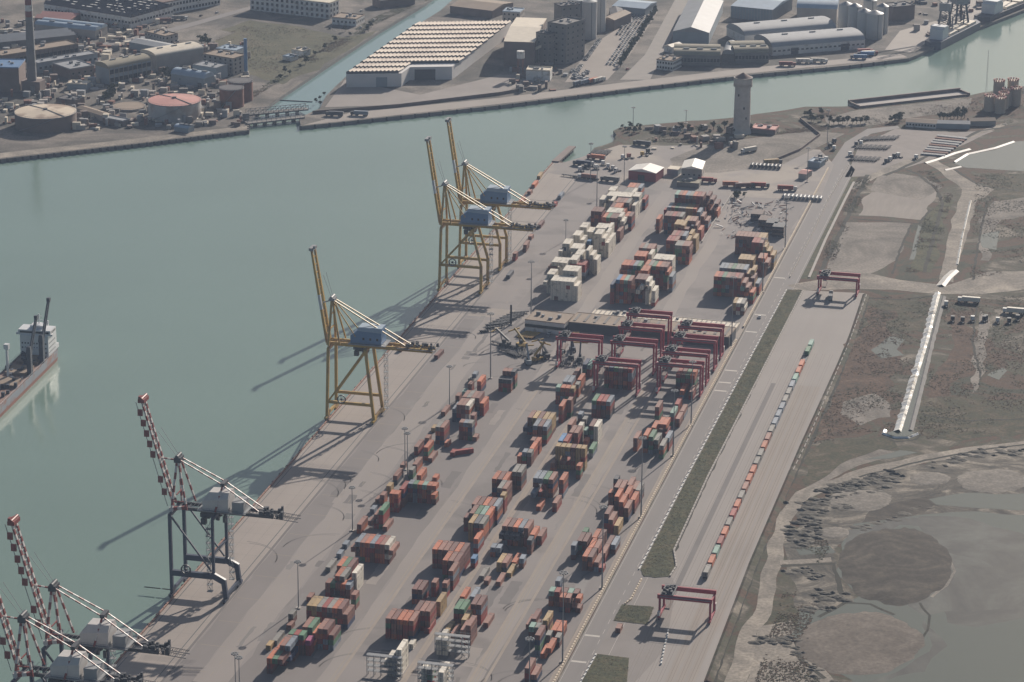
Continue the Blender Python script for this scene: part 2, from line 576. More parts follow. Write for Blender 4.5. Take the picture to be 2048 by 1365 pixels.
def solve(at,rnd):
    tops=stacks(at); placed=[]; log=[]
    def hit(x,y,L,t):
        for q in placed:
            if q['t']==t and abs(q['x']-x)<2.42 and q['y']<y+L-.15 and y<q['y']+q['L']-.15: return q
        return None
    # the tops first; small conflicts are pushed apart along the lane
    for c in tops:
        x,y=c['x'],c['y']
        for k in range(6):
            q=hit(x,y,c['L'],c['tier'])
            if not q: break
            ox=2.47-abs(q['x']-x); oy=min(q['y']+q['L']-y,y+c['L']-q['y'])+.15
            if ox<1.0 and ox<oy: x+= ox if x>q['x'] else -ox
            elif oy<4.5: y+= oy if y+c['L']/2>q['y']+q['L']/2 else -oy
            else: break
        if hit(x,y,c['L'],c['tier']): log.append(c); continue
        c['t']=c['tier']; c['x']=x;c['y']=y; placed.append(c)
    pal={'lane':'prbrbpoobnrgkrbplr','white':'wwwwwwwww'}
    base=list(placed)
    for c in sorted(base,key=lambda c:-c['tier']):
        for t in range(c['tier']-1,0,-1):
            if any(q['t']==t and abs(q['x']-c['x'])<2.42 and q['y']<c['y']+c['L']-.1 and c['y']<q['y']+q['L']-.1 for q in placed): continue
            col='w' if c['col']=='w' and rnd.random()<.93 else ('y' if c['col']=='y' and rnd.random()<.6 else rnd.choice(pal['lane']))
            placed.append(dict(c,t=t,col=col))
    return placed,log
# ---------------------------------------------------------------- ground, water, roads
def pxs(z, *p): return [at(a, b, z) for a, b in p]
def wob(poly, step=9.0, amp=1.6, sc=.05, seed=0):
    "real shorelines and field edges are not straight: subdivide and shake the outline"
    out_ = []
    for i in range(len(poly)):
        a, b = Vector(poly[i][:2] + (0,) if isinstance(poly[i], tuple) else (poly[i][0], poly[i][1], 0)), None
        j = (i + 1) % len(poly); b = Vector((poly[j][0], poly[j][1], 0)); k = max(1, int((b - a).length / step))
        for t in range(k):
            p = a.lerp(b, t / k); q = Vector((p.x * sc, p.y * sc, seed * 7.3))
            out_.append((p.x + amp * 2 * noise.noise(q), p.y + amp * 2 * noise.noise(q + Vector((31, 17, 5)))))
    return out_
def struct(name, poly, z, m, kind='structure'):
    cx = sum(p[0] for p in poly) / len(poly); cy = sum(p[1] for p in poly) / len(poly)
    return tag(MB().sheet(poly, z).build(name, m, loc=(cx, cy, z)), kind=kind)
def land(name, poly, m, z0=-7.0, z1=0.0, side=None):
    return tag(MB().prism([(p[0], p[1]) for p in poly], z0, z1, 1, 0).build(name, [m, side or K['dconc']]), kind='structure')

WZ = -2.6
M_water = water_mat('harbour water', (.168, .240, .205), .13, .35, .22, var=.10)
M_canal = water_mat('canal water', (.15, .24, .24), .08, .15, .3)
M_pond = water_mat('lagoon water', (.105, .118, .098), .12, .12, .25, spec=.4)
M_pond2 = ramp_mat('shallow lagoon', [(.30, (.05, .047, .04)), (.45, (.085, .083, .07)), (.56, (.115, .118, .10)), (.75, (.15, .152, .13))], .012, 8, 2.0, rough=.16, fine=.08, fscale=.2)
M_sea = mat('sea bed', (.10, .12, .10), 1, .1, .02)
tag(MB().sheet([(-6000, -500), (6000, -500), (6000, 11000), (-6000, 11000)], WZ).build('harbour_water', M_water), kind='structure')

M_yard = mat('yard asphalt', (.222, .198, .187), .85, .10, .05, streak=(1, .03, 1), var2=.13, scale2=.016, alt=(.165, .148, .142, .03), altamt=.42)
M_apron = mat('apron concrete', (.295, .255, .225), .85, .09, .10, streak=(1, .04, 1), var2=.10, scale2=.03)
M_road = mat('road asphalt', (.188, .172, .164), .85, .08, .2, streak=(1, .03, 1), var2=.07, scale2=.02)
M_rail = mat('rail yard concrete', (.262, .236, .218), .85, .09, .12, streak=(1, .03, 1), var2=.10, scale2=.02)
M_dirt = ramp_mat('sandy dirt', [(.30, (.15, .135, .115)), (.5, (.25, .22, .185)), (.66, (.36, .315, .26))], .035, 10, 1.2)
M_wet = ramp_mat('wetland ground', [(.30, (.026, .030, .018)), (.39, (.042, .045, .026)), (.44, (.082, .046, .027)), (.49, (.072, .043, .027)), (.53, (.054, .055, .031)), (.58, (.085, .073, .053)), (.64, (.20, .172, .135)), (.78, (.32, .28, .225))], .014, 12, 2.0)
M_mud = ramp_mat('grey mud', [(.33, (.038, .035, .029)), (.43, (.075, .068, .056)), (.50, (.115, .102, .083)), (.56, (.20, .175, .142)), (.66, (.30, .262, .212))], .03, 11, 3.0)
M_isle = ramp_mat('dark mud bar', [(.32, (.035, .030, .024)), (.5, (.060, .051, .041)), (.68, (.105, .09, .07))], .03, 9, 1.5, rings=(.03, 26.0, .7, .12))
M_isle2 = ramp_mat('brown mud bar', [(.32, (.095, .08, .066)), (.5, (.14, .118, .098)), (.68, (.19, .162, .135))], .03, 9, 1.0, rings=(.03, 26.0, .8, .07))
M_grass = ramp_mat('rough grass', [(.30, (.034, .040, .020)), (.48, (.056, .060, .028)), (.62, (.082, .072, .035)), (.75, (.11, .085, .046))], .12, 8, .5, fine=.4)
M_field = ramp_mat('grass field', [(.30, (.05, .055, .03)), (.5, (.085, .082, .045)), (.7, (.125, .105, .065))], .025, 9, .8, fine=.35)
M_ind = ramp_mat('industrial yard', [(.30, (.05, .05, .045)), (.42, (.085, .08, .07)), (.52, (.135, .12, .105)), (.62, (.20, .175, .15)), (.75, (.27, .24, .21))], .022, 9, .8)
M_sand = ramp_mat('sandy lot', [(.32, (.085, .078, .066)), (.43, (.155, .138, .118)), (.52, (.215, .19, .163)), (.62, (.25, .22, .19)), (.74, (.36, .315, .265))], .018, 10, 1.1)
M_tyre = mat('ploughed lot', (.235, .205, .178), .9, .16, .25, streak=(1, .15, 1), var2=.14, scale2=.02)
M_mark = mat('road paint', (.42, .39, .35), .7, .15, .3)
M_markd = mat('worn yellow paint', (.30, .25, .165), .8, .2, .3)
M_dpatch = mat('dark asphalt patch', (.135, .122, .118), .85, .14, .06, var2=.1, scale2=.02)
M_glint_liner = mat('liner with painted glint', (.74, .73, .70), .25, .2, .25, bump=.8, bscale=.5, alt=(.30, .27, .23, .12), altamt=.30)  # sun glint on the liner is painted in as near-white colour
M_bank_glint = mat('bank with painted glint', (.60, .57, .52), .6, .18, .12, var2=.15, scale2=.05)  # sun glint of pond and culvert banks put into a pale colour
M_ballast = mat('track ballast', (.155, .135, .12), .95, .15, .4, var2=.08, scale2=.03)

QX = -467.7
shore = pxs(0, (1111, 318), (1128, 325), (1168, 316), (1190, 296), (1226, 284), (1233, 270), (1226, 262), (1240, 255), (1290, 250), (1380, 243), (1465, 236), (1560, 222), (1610, 214), (1700, 213), (1940, 190), (1990, 182), (2060, 172))
ts = [tuple(p[:2]) for p in shore]
term = [(QX, 850), (QX, 1500), (QX, 2090)]
for i in range(len(ts) - 1):
    a, b = Vector((*ts[i], 0)), Vector((*ts[i + 1], 0)); k = max(1, int((b - a).length / 10))
    for t in range(k):
        p = a.lerp(b, t / k); q = p * .06; d = 1.4 if i > 1 else .2
        term.append((p.x + d * noise.noise(q), p.y + d * 2 * noise.noise(q + Vector((9, 9, 9)))))
term += [(520, 3500), (1600, 3700), (1600, 850)]
land('terminal_ground', term, M_wet, side=K['dconc'])
# north bank, left of the canal
nl = pxs(0, (-500, 375), (0, 319), (250, 291), (497, 261), (499, 240), (560, 195), (600, 168), (690, 108), (760, 62), (850, 8), (915, -40), (960, -75))
land('north_bank_ground', [tuple(p[:2]) for p in nl] + [(-500, 4800), (-3500, 4800), (-3500, nl[0][1])], M_ind)
nr = pxs(0, (602, 253), (1000, 211), (1300, 173), (1500, 150), (1700, 131), (1818, 117), (1836, 110), (1868, 95), (1885, 84), (2080, 8), (2300, -70))
nr2 = pxs(0, (990, -75), (945, -40), (905, 0), (880, 22), (838, 48), (760, 100), (712, 135), (672, 172), (652, 192), (640, 217), (598, 236))
land('far_quay_ground', [tuple(p[:2]) for p in nr] + [(1500, 5200), (-380, 5200)] + [tuple(p[:2]) for p in nr2], M_ind)
# canal water is clearer and bluer than the harbour
struct('canal_water', [tuple(p[:2]) for p in pxs(WZ, (505, 245), (560, 200), (600, 173), (690, 113), (760, 67), (850, 12), (930, -45), (990, -60), (910, 0), (838, 52), (712, 139), (652, 196), (640, 220), (598, 240))], WZ + .02, M_canal)

# paved surfaces of the terminal
struct('quay_apron', [(QX + 1.2, 860), (-438.8, 860), (-438.8, 2088), (QX + 1.2, 2088)], .03, M_apron)
struct('container_yard', [(-438.8, 860), (-266.2, 860), (-266.2, 2128), (-310, 2130), (-438.8, 2112)], .034, M_yard)
yt = pxs(0, (1108, 330), (1140, 322), (1240, 290), (1330, 292), (1460, 290), (1640, 300), (1668, 330), (1640, 400), (1400, 392), (1240, 372), (1090, 345))
struct('rear_yard', [tuple(p[:2]) for p in yt], .05, mat('rear yard asphalt', (.225, .20, .185), .85, .12, .03, var2=.15, scale2=.02, alt=(.30, .26, .22, .02), altamt=.5))
struct('tower_lot', [tuple(p[:2]) for p in pxs(0, (1340, 318), (1390, 298), (1480, 280), (1620, 262), (1690, 268), (1630, 298), (1560, 332), (1440, 346), (1350, 345))], .056, M_sand)
def strip(name, x0, x1, y0, y1, z, m): return struct(name, [(x0, y0), (x1, y0), (x1, y1), (x0, y1)], z, m)
mk = MB()
for x in (-443.2, -464.6): mk.sheet([(x - .22, 870), (x + .22, 870), (x + .22, 2085), (x - .22, 2085)], .04)
tag(mk.build('crane_rails', K['dark']), kind='structure')
strip('cable_trench', -440.4, -439.0, 870, 2085, .045, M_dpatch)
mk = MB()
for x, a, b in ((-364, 880, 1640), (-334.6, 880, 1640), (-333.0, 880, 1640), (-304.5, 880, 1640), (-297.8, 880, 1720), (-268.9, 880, 1720)): mk.sheet([(x - .7, a), (x + .7, a), (x + .7, b), (x - .7, b)], .042)
tag(mk.build('gantry_runways', mat('runway concrete', (.29, .245, .205), .9, .1, .2, var2=.08, scale2=.03)), kind='structure')
mk = MB()
for x in (-303.0, -301.4, -366.2): mk.sheet([(x - .09, 890), (x + .09, 890), (x + .09, 1600), (x - .09, 1600)], .046)
for x in (-420.5,):
    for k in range(90): mk.sheet([(x - .08, 890 + k * 13), (x + .08, 890 + k * 13), (x + .08, 895 + k * 13), (x - .08, 895 + k * 13)], .046)
for y in range(900, 1720, 28): mk.sheet([(-437, y), (-424, y + .0), (-424, y + .22), (-437, y + .22)], .046)
tag(mk.build('yard_markings', M_markd), kind='structure')
# tonal bands: worn dark edges along the stacks, paler driven lanes
bm_ = [mat('worn dark asphalt', (.185, .165, .157), .85, .10, .06, streak=(1, .04, 1), var2=.14, scale2=.02), mat('pale driven asphalt', (.255, .226, .208), .85, .08, .06, streak=(1, .03, 1), var2=.10, scale2=.02)]
for i_, (x0_, x1_, m_) in enumerate(((-438.4, -427, 0), (-410, -372, 0), (-371.5, -363.5, 1), (-333, -330, 0), (-305.5, -299, 1), (-297, -270, 0), (-426.5, -411, 1))):
    struct('paving_band', wob([(x0_, 862), (x1_, 862), (x1_, 1712), (x0_, 1712)], 12, .9, .05, 90 + i_), .0352 + i_ * 3e-4, bm_[m_])
for i_, (x0_, x1_, m_) in enumerate(((-412, -405, 0), (-374, -366, 1), (-322, -314, 1), (-285, -270, 0))):
    struct('paving_band', wob([(x0_, 1742), (x1_, 1742), (x1_, 2095), (x0_, 2095)], 12, .9, .05, 99 + i_), .0352 + i_ * 3e-4, bm_[m_])
mk = MB()
for y in range(868, 2085, 14): mk.sheet([(QX + 2, y), (-440.6, y), (-440.6, y + .12), (QX + 2, y + .12)], .038)
for x in (-458.5, -449.6): mk.sheet([(x, 868), (x + .12, 868), (x + .12, 2085), (x, 2085)], .0385)
tag(mk.build('slab_joints', K['dconc']), kind='structure')
qp = random.Random(61); mk = MB()
for k in range(150):
    x = qp.choice((-427, -414, -380, -352, -318, -310, -284)) + qp.uniform(-7, 7); y = qp.uniform(880, 1715); a_, b_ = qp.uniform(1.5, 6), qp.uniform(5, 34)
    x = min(max(x, -437), -274); mk.sheet(wob([(x, y), (x + a_, y), (x + a_, y + b_), (x, y + b_)], 3, .5, .3, k), .0395 + k * 1e-5, qp.choice((0, 0, 1, 2)))
tag(mk.build('paving_patches', [M_dpatch, mat('light paving patch', (.265, .235, .215), .9, .12, .1), mat('oil stained paving', (.16, .145, .138), .7, .2, .15)]), kind='structure')
mk = MB()
for k in range(70):
    x = qp.uniform(-435, -375) if k % 2 else qp.uniform(-365, -272); y = qp.uniform(900, 1700); r_ = qp.uniform(9, 22); s_ = qp.choice((-1, 1)); a0 = 0 if s_ > 0 else math.pi
    for off in (0, 1.9):
        pts_ = [(x + s_ * (r_ + off) * (1 - math.cos(t * .13)), y + (r_ + off) * math.sin(t * .13)) for t in range(13)]
        for (p0, q0) in zip(pts_, pts_[1:]):
            n0 = Vector((-(q0[1] - p0[1]), q0[0] - p0[0], 0)).normalized() * .22; mk.add([(p0[0] - n0.x, p0[1] - n0.y, .041), (q0[0] - n0.x, q0[1] - n0.y, .041), (q0[0] + n0.x, q0[1] + n0.y, .041), (p0[0] + n0.x, p0[1] + n0.y, .041)], [(3, 2, 1, 0)] if False else [(0, 1, 2, 3)])
tag(mk.build('tyre_marks', M_dpatch), kind='structure')
# the cross road between the two halves of the yard
strip('cross_road', -438, -266.4, 1718, 1736, .038, mat('cross road', (.275, .238, .208), .85, .1, .1, var2=.1, scale2=.03))
RX0, RX1 = -265.6, -247.6
road = pxs(0, (1654, 340), (1708, 275), (1735, 262), (1700, 330))
struct('terminal_road', [(RX0, 860), (RX1 + .5, 860), (RX1, 1800), (RX1, 2125)] + [tuple(p[:2]) for p in pxs(0, (1698, 327), (1712, 290), (1742, 268), (1800, 257), (1795, 252), (1735, 258), (1690, 285), (1662, 326))] + [(RX0, 2125)], .036, M_road)
mk = MB()
for x in (-264.8, -256.6, -249.0):
    if x == -256.6:
        for y in range(870, 2120, 12): mk.sheet([(x - .09, y), (x + .09, y), (x + .09, y + 5.5), (x - .09, y + 5.5)], .044)
    else: mk.sheet([(x - .08, 870), (x + .08, 870), (x + .08, 2120), (x - .08, 2120)], .044)
for y in (1232, 1262, 1618, 1633, 1655, 1730, 1765, 1845): mk.sheet([(-264.5, y), (-257.4, y), (-257.4, y + 1.8), (-264.5, y + 1.8)], .044)
tag(mk.build('road_markings', M_mark), kind='structure')
# rail yard
ry = pxs(0, (1130, 1420), (1228, 1240), (1290, 1152), (1345, 1103), (1412, 956), (1480, 823), (1604, 581), (1731, 587), (1690, 690), (1609, 885), (1506, 1124), (1420, 1336), (1380, 1430))
struct('rail_yard', [tuple(p[:2]) for p in ry], .032, M_rail)
mk = MB(); TRX = at(1410.5, 1159).x
for dx in (-14.5, -9.8, -5.0, 0, 4.7, 9.4, 14.0):
    for g in (-.72, .72): mk.sheet([(TRX + dx + g - .09, 900), (TRX + dx + g + .09, 900), (TRX + dx + g + .09, 1700), (TRX + dx + g - .09, 1700)], .048)
tag(mk.build('rail_tracks', mat('rail steel', (.13, .10, .085), .6, .15, .3)), kind='structure')
mk = MB()
for dx in (4.7, 9.4, 14.0): mk.sheet([(TRX + dx - 1.9, 900), (TRX + dx + 1.9, 900), (TRX + dx + 1.9, 1640), (TRX + dx - 1.9, 1640)], .040)
tag(mk.build('track_beds', mat('pale track bed', (.275, .24, .21), .95, .12, .3, streak=(1, .05, 1), var2=.08, scale2=.03)), kind='structure')
strip('dark_lane', TRX - 13.3, TRX - 10.6, 1130, 1640, .041, M_dpatch)
struct('gate_apron', [tuple(p[:2]) for p in pxs(0, (1290, 1156), (1345, 1156), (1352, 1180), (1330, 1300), (1270, 1365), (1250, 1420), (1150, 1420), (1190, 1310), (1225, 1246))], .043, mat('gate asphalt', (.20, .178, .165), .85, .1, .08, var2=.12, scale2=.03))
# rough grass islands (kerbed)
isl = {'grass_island': pxs(0, (1281, 1140), (1287, 1153), (1312, 1156), (1337, 1154), (1350, 1135), (1345, 1103), (1412, 956), (1480, 823), (1604, 581), (1575, 580), (1475.5, 767), (1376, 955)),
       'grass_patch': pxs(0, (1244, 1210), (1308, 1215), (1294, 1250), (1227, 1242)),
       'grass_corner': pxs(0, (1195, 1309), (1258, 1317), (1254, 1365), (1245, 1430), (1130, 1430), (1163, 1365))}
for k_, p_ in isl.items():
    poly = [tuple(p[:2]) for p in p_]; c = Vector((sum(q[0] for q in poly) / len(poly), sum(q[1] for q in poly) / len(poly), 0))
    tag(MB().prism(poly, -.1, .22, 1, 0).build(k_, [M_grass, K['conc']]), kind='structure')
# verge between road and far lots
struct('verge', wob([tuple(p[:2]) for p in pxs(0, (1578, 556), (1640, 430), (1700, 335), (1720, 340), (1695, 400), (1660, 470), (1628, 560))], 10, 1.2, .05, 3), .03, M_grass)
# wetland lots, tracks and water to the right
def org(name, z, m, seed, *p, amp=2.2): return struct(name, wob([tuple(q[:2]) for q in pxs(0, *p)], 7, amp, .045, seed), z, m)
org('sand_lot', .03, M_sand, 4, (1655, 520), (1690, 445), (1820, 448), (1800, 520), (1740, 548), (1640, 560))
org('ploughed_lot', .03, M_tyre, 5, (1720, 430), (1738, 385), (1842, 382), (1872, 380), (1870, 395), (1842, 440))
org('sand_lot', .032, M_sand, 6, (1735, 380), (1760, 345), (1850, 355), (1880, 375), (1840, 400))
org('scrub_belt', .034, M_grass, 7, (1815, 545), (1850, 440), (1890, 390), (1905, 400), (1880, 470), (1870, 545))
org('dirt_road', .04, M_dirt, 8, (1430, 1400), (1500, 1230), (1555, 1030), (1590, 985), (1690, 945), (1840, 912), (2080, 878), (2080, 892), (1850, 928), (1700, 962), (1605, 1005), (1575, 1060), (1530, 1240), (1478, 1400), amp=1.6)
org('dirt_road', .042, M_dirt, 9, (1575, 572), (1730, 545), (1800, 560), (1890, 572), (1980, 545), (2080, 540), (2080, 575), (1960, 590), (1880, 588), (1780, 580), (1700, 578), (1600, 582), amp=1.4)
org('dirt_road', .044, M_dirt, 10, (1880, 560), (1905, 440), (1925, 380), (1880, 345), (1840, 320), (1870, 318), (1945, 365), (1990, 380), (1955, 400), (1930, 480), (1905, 565), amp=1.2)
org('dirt_road', .046, M_dirt, 30, (1700, 372), (1760, 340), (1830, 314), (1960, 262), (2010, 245), (2015, 250), (1960, 270), (1835, 322), (1765, 350), (1706, 380), amp=.7)
org('mud_flat', .036, M_mud, 11, (1560, 1110), (1600, 1020), (1720, 960), (1900, 915), (2080, 900), (2080, 1040), (1860, 1035), (1720, 1050), (1670, 1110), (1680, 1200), (1640, 1250), (1600, 1250), (1590, 1180), amp=3)
org('sandy_margin', .034, M_dirt, 12, (1480, 1400), (1520, 1260), (1580, 1240), (1600, 1300), (1690, 1380), (1680, 1420), amp=3)
org('trailer_park', .036, mat('trailer park gravel', (.235, .205, .185), .9, .12, .1, var2=.14, scale2=.025), 13, (1690, 355), (1720, 290), (1790, 258), (1910, 265), (1990, 262), (1850, 325), (1760, 352), amp=.8)
org('quay_field', .03, M_sand, 14, (1660, 258), (1650, 236), (1716, 220), (1945, 196), (1930, 222), (1800, 238), (1755, 250), amp=1.2)
# canal bank field on the north side
org('field', .03, M_field, 15, (420, 68), (500, 40), (600, 55), (690, 75), (748, 62), (640, 138), (560, 170), (500, 150), (430, 90), amp=2)
org('sandy_yard', .034, M_sand, 16, (335, 68), (395, 52), (470, 66), (430, 82), (350, 80), amp=1)
struct('north_road', [tuple(p[:2]) for p in pxs(0, (120, 100), (300, 68), (500, 13), (505, 18), (340, 66), (120, 110))], .04, M_road)
struct('north_quay_road', [tuple(p[:2]) for p in pxs(0, (-50, 322), (250, 289), (495, 259), (495, 252), (250, 280), (-50, 312))], .04, M_dirt)
struct('far_quay_road', [tuple(p[:2]) for p in pxs(0, (606, 251), (1000, 208), (1500, 147), (1815, 115), (1800, 108), (1500, 136), (1250, 165), (1000, 196), (700, 226))], .036, mat('far quay concrete', (.29, .255, .225), .85, .12, .05, var2=.12, scale2=.02))
struct('far_access_road', [tuple(p[:2]) for p in pxs(0, (1240, 160), (1290, 110), (1350, 0), (1385, 0), (1330, 100), (1300, 160))], .04, mat('far road', (.25, .225, .20), .85, .1, .1))
struct('car_lot', [tuple(p[:2]) for p in pxs(0, (1130, 165), (1185, 90), (1280, 30), (1315, 25), (1260, 110), (1215, 160))], .038, mat('car lot', (.27, .235, .205), .85, .12, .05, var2=.14, scale2=.02))
struct('warehouse_yard', [tuple(p[:2]) for p in pxs(0, (650, 215), (690, 160), (840, 190), (1000, 150), (1080, 150), (1000, 190), (800, 210))], .038, mat('warehouse yard', (.25, .22, .20), .85, .12, .05, var2=.14, scale2=.02))
struct('dock_yard', [tuple(p[:2]) for p in pxs(0, (1800, 62), (1880, 40), (1880, 0), (1990, 0), (1990, 18), (1880, 72), (1820, 105), (1770, 100))], .038, mat('dock yard', (.33, .295, .26), .85, .12, .05))
# lagoon, channels, ponds
org('lagoon_water', .05, M_pond, 17, (1715, 1050), (1790, 1038), (1900, 1026), (2090, 1030), (2200, 1420), (1680, 1420), (1700, 1360), (1625, 1330), (1580, 1270), (1600, 1225), (1690, 1210), (1725, 1190), (1675, 1150), (1690, 1080), amp=2)
org('lagoon_water', .048, M_pond, 18, (1862, 1000), (1960, 985), (2090, 990), (2090, 1022), (1960, 1018), (1880, 1012), amp=2)
def bar(name, cx, cy, rx, ry, h, m, seed):
    c = at(cx, cy); ex = at(cx + rx, cy) - c; ey = at(cx, cy - ry) - c; mb = MB(); n = 72; rings_ = 6; vs = []
    for k in range(rings_ + 1):
        t = k / rings_
        for i in range(n):
            a = 2 * math.pi * i / n; wv = 1 + .10 * noise.noise(Vector((math.cos(a) * 1.3 + seed, math.sin(a) * 1.3, seed))) + .05 * noise.noise(Vector((math.cos(a) * 3.5, math.sin(a) * 3.5, seed + 4))) + .06 * noise.noise(Vector((math.cos(a) * 8, math.sin(a) * 8, seed)))
            p = ex * (math.cos(a) * t * wv) + ey * (math.sin(a) * t * wv)
            vs.append((p.x, p.y, h * (1 - t ** 2) ** .7 + .06 - (.3 if k == rings_ else 0)))
    fs = [(k * n + i, k * n + (i + 1) % n, (k + 1) * n + (i + 1) % n, (k + 1) * n + i) for k in range(rings_) for i in range(n)]
    mb.add(vs, [f[::-1] for f in fs], 0, True); o = mb.build(name, m); o.location = (c.x, c.y, 0); return tag(o, kind='structure')
bar('mud_bar', 1790, 1130, 122, 80, .8, M_isle, 2.0)
bar('mud_bar', 1718, 1286, 136, 64, .8, M_isle2, 5.0)
org('shallow_water', .052, M_pond2, 63, (1850, 1035), (1960, 1040), (2090, 1080), (2090, 1230), (1950, 1250), (1870, 1240), (1900, 1150), (1880, 1080), amp=5)
org('shallow_water', .0521, M_pond2, 64, (1700, 1062), (1790, 1040), (1860, 1036), (1890, 1060), (1800, 1052), (1720, 1080), (1690, 1100), amp=3)
org('shallow_water', .0522, M_pond2, 65, (1860, 1240), (1880, 1290), (1840, 1340), (1760, 1365), (1700, 1400), (1690, 1370), (1780, 1350), (1850, 1300), amp=3)
org('shallow_mud', .054, M_pond2, 19, (1880, 1100), (1960, 1120), (2060, 1170), (2090, 1190), (1960, 1225), (1830, 1232), (1800, 1215), amp=4)
org('puddle', .05, M_pond, 20, (1745, 700), (1780, 672), (1808, 680), (1790, 700), (1806, 712), (1760, 718), amp=1.5)
org('puddle', .05, M_pond, 21, (1975, 750), (2005, 735), (2015, 742), (2000, 760), amp=1)
org('puddle', .05, M_pond, 22, (1725, 920), (1800, 900), (1838, 905), (1780, 916), amp=1.2)
org('puddle', .05, M_pond, 23, (1960, 470), (2000, 462), (1990, 500), (1965, 495), amp=1)
org('puddle', .05, M_pond, 24, (1818, 520), (1836, 450), (1842, 455), (1828, 520), amp=.5)
org('puddle', .05, M_pond, 25, (1590, 1098), (1660, 1092), (1672, 1105), (1600, 1110), amp=1)
org('upper_pond', .05, M_pond, 26, (1908, 328), (1930, 310), (1990, 300), (2030, 284), (2090, 280), (2090, 345), (1995, 340), (1930, 336), amp=.8)
# concrete-lined channel: water strip, low earth banks and a plastic liner, its sun glint painted near-white, on the left bank
def bank(name, line, wd, h, m, kind='structure', z0=.03, flip=False, bumps=.35):
    "a low bank: its side facing right slopes down from the crest at left"
    mb = MB(); vs = []; pts = []
    for i in range(len(line) - 1):
        a, b = Vector(line[i]), Vector(line[i + 1]); k = max(2, int((b - a).length / 3))
        pts += [a.lerp(b, t / k) for t in range(k)]
    pts.append(Vector(line[-1]))
    for i, p in enumerate(pts):
        d = (pts[min(i + 1, len(pts) - 1)] - pts[max(i - 1, 0)]).normalized(); nrm = Vector((d.y, -d.x, 0)) * (-1 if flip else 1)
        j = bumps * noise.noise(p * .15)
        for o, z in ((-wd * .55, z0), (-wd * .2, h * (1 + j)), (wd * .45 * (1 + j), z0)): q = p + nrm * o; vs.append((q.x, q.y, z))
    n = len(pts); fs = []
    for i in range(n - 1):
        for k in (0, 1): fs.append((i * 3 + k, i * 3 + k + 1, i * 3 + k + 4, i * 3 + k + 3))
    mb.add(vs, [f if flip else f for f in fs], 0)
    return tag(mb.build(name, m), kind=kind)
org('channel_water', .05, M_pond, 27, (1872, 588), (1888, 592), (1822, 862), (1832, 868), (1800, 876), (1770, 866), (1790, 862), amp=.4)
bank('channel_liner', pxs(0, (1874, 586), (1850, 680), (1820, 780), (1794, 864)), 4.4, 1.3, M_glint_liner, bumps=.7)
bank('channel_bank', pxs(0, (1889, 594), (1866, 680), (1845, 770), (1822, 862)), 3.0, .8, K['dconc'], flip=True)
bank('pool_liner', pxs(0, (1834, 868), (1815, 876), (1790, 876), (1768, 868), (1770, 861)), 2.6, .9, M_glint_liner)
bank('culvert_liner', pxs(0, (1909, 542), (1893, 556), (1880, 573)), 6.0, 1.3, M_bank_glint, bumps=.15)
bank('channel_liner', pxs(0, (1941, 402), (1925, 470), (1914, 530)), 1.6, .7, M_glint_liner)
bank('pond_liner', pxs(0, (1851, 327), (1880, 318), (1910, 307), (1940, 299)), 3.4, .7, M_bank_glint, bumps=.15)
bank('pond_liner', pxs(0, (1909, 325), (1935, 309), (1990, 297), (2028, 284)), 2.8, .7, M_bank_glint, bumps=.15)
bank('pond_liner', pxs(0, (1890, 341), (1922, 334)), 2.6, .6, M_bank_glint, bumps=.15)
M_reed = ramp_mat('brown reed bed', [(.30, (.034, .028, .018)), (.45, (.072, .042, .026)), (.58, (.098, .056, .034)), (.72, (.16, .125, .09))], .05, 10, 1.5, fine=.4)
M_olive = ramp_mat('olive marsh', [(.32, (.026, .028, .015)), (.46, (.050, .049, .025)), (.54, (.072, .056, .032)), (.62, (.105, .09, .062)), (.74, (.19, .165, .125))], .045, 10, 1.5, fine=.4)
org('reed_bed', .0335, M_reed, 50, (1740, 610), (1690, 720), (1625, 885), (1690, 870), (1740, 800), (1800, 740), (1815, 690), (1770, 670), (1790, 620), amp=4)
org('reed_bed', .0336, M_reed, 51, (1890, 610), (1900, 720), (1850, 800), (1880, 790), (1960, 740), (1980, 690), (1930, 650), amp=5)
org('olive_marsh', .0332, M_olive, 52, (1745, 600), (1860, 600), (1850, 660), (1790, 672), (1735, 660), amp=4)
org('olive_marsh', .0333, M_olive, 53, (1845, 800), (1920, 790), (2090, 800), (2090, 862), (1900, 880), (1840, 880), amp=5)
org('olive_marsh', .0334, M_olive, 54, (1600, 960), (1640, 890), (1770, 870), (1790, 890), (1690, 930), (1620, 970), amp=4)
org('olive_marsh', .0335, M_olive, 55, (1530, 1200), (1570, 1190), (1600, 1250), (1580, 1290), (1520, 1260), amp=3)
org('olive_marsh', .0336, M_olive, 56, (1480, 1300), (1510, 1290), (1520, 1380), (1470, 1400), amp=3)
org('reed_bed', .0337, M_reed, 57, (1655, 480), (1700, 375), (1722, 350), (1738, 352), (1700, 410), (1668, 480), (1650, 540), (1620, 545), amp=2)
org('olive_marsh', .0338, M_olive, 58, (1960, 350), (2080, 348), (2080, 400), (1990, 400), amp=3)
org('sand_patch', .0345, M_sand, 59, (1700, 800), (1740, 790), (1790, 830), (1730, 850), (1690, 830), amp=5)
org('sand_patch', .0345, M_sand, 60, (1960, 620), (1978, 640), (1965, 760), (1945, 790), (1948, 700), amp=2)
org('sand_patch', .0345, M_sand, 61, (1690, 930), (1640, 960), (1600, 985), (1690, 945), (1800, 905), (1760, 900), amp=2)
org('sand_patch', .0345, M_sand, 62, (1980, 400), (2060, 395), (2060, 430), (2000, 440), (1975, 520), (1958, 520), (1965, 440), amp=3)
M_spoil = ramp_mat('dredged spoil', [(.3, (.055, .052, .045)), (.5, (.09, .083, .07)), (.7, (.16, .145, .12))], .15, 8, .8)
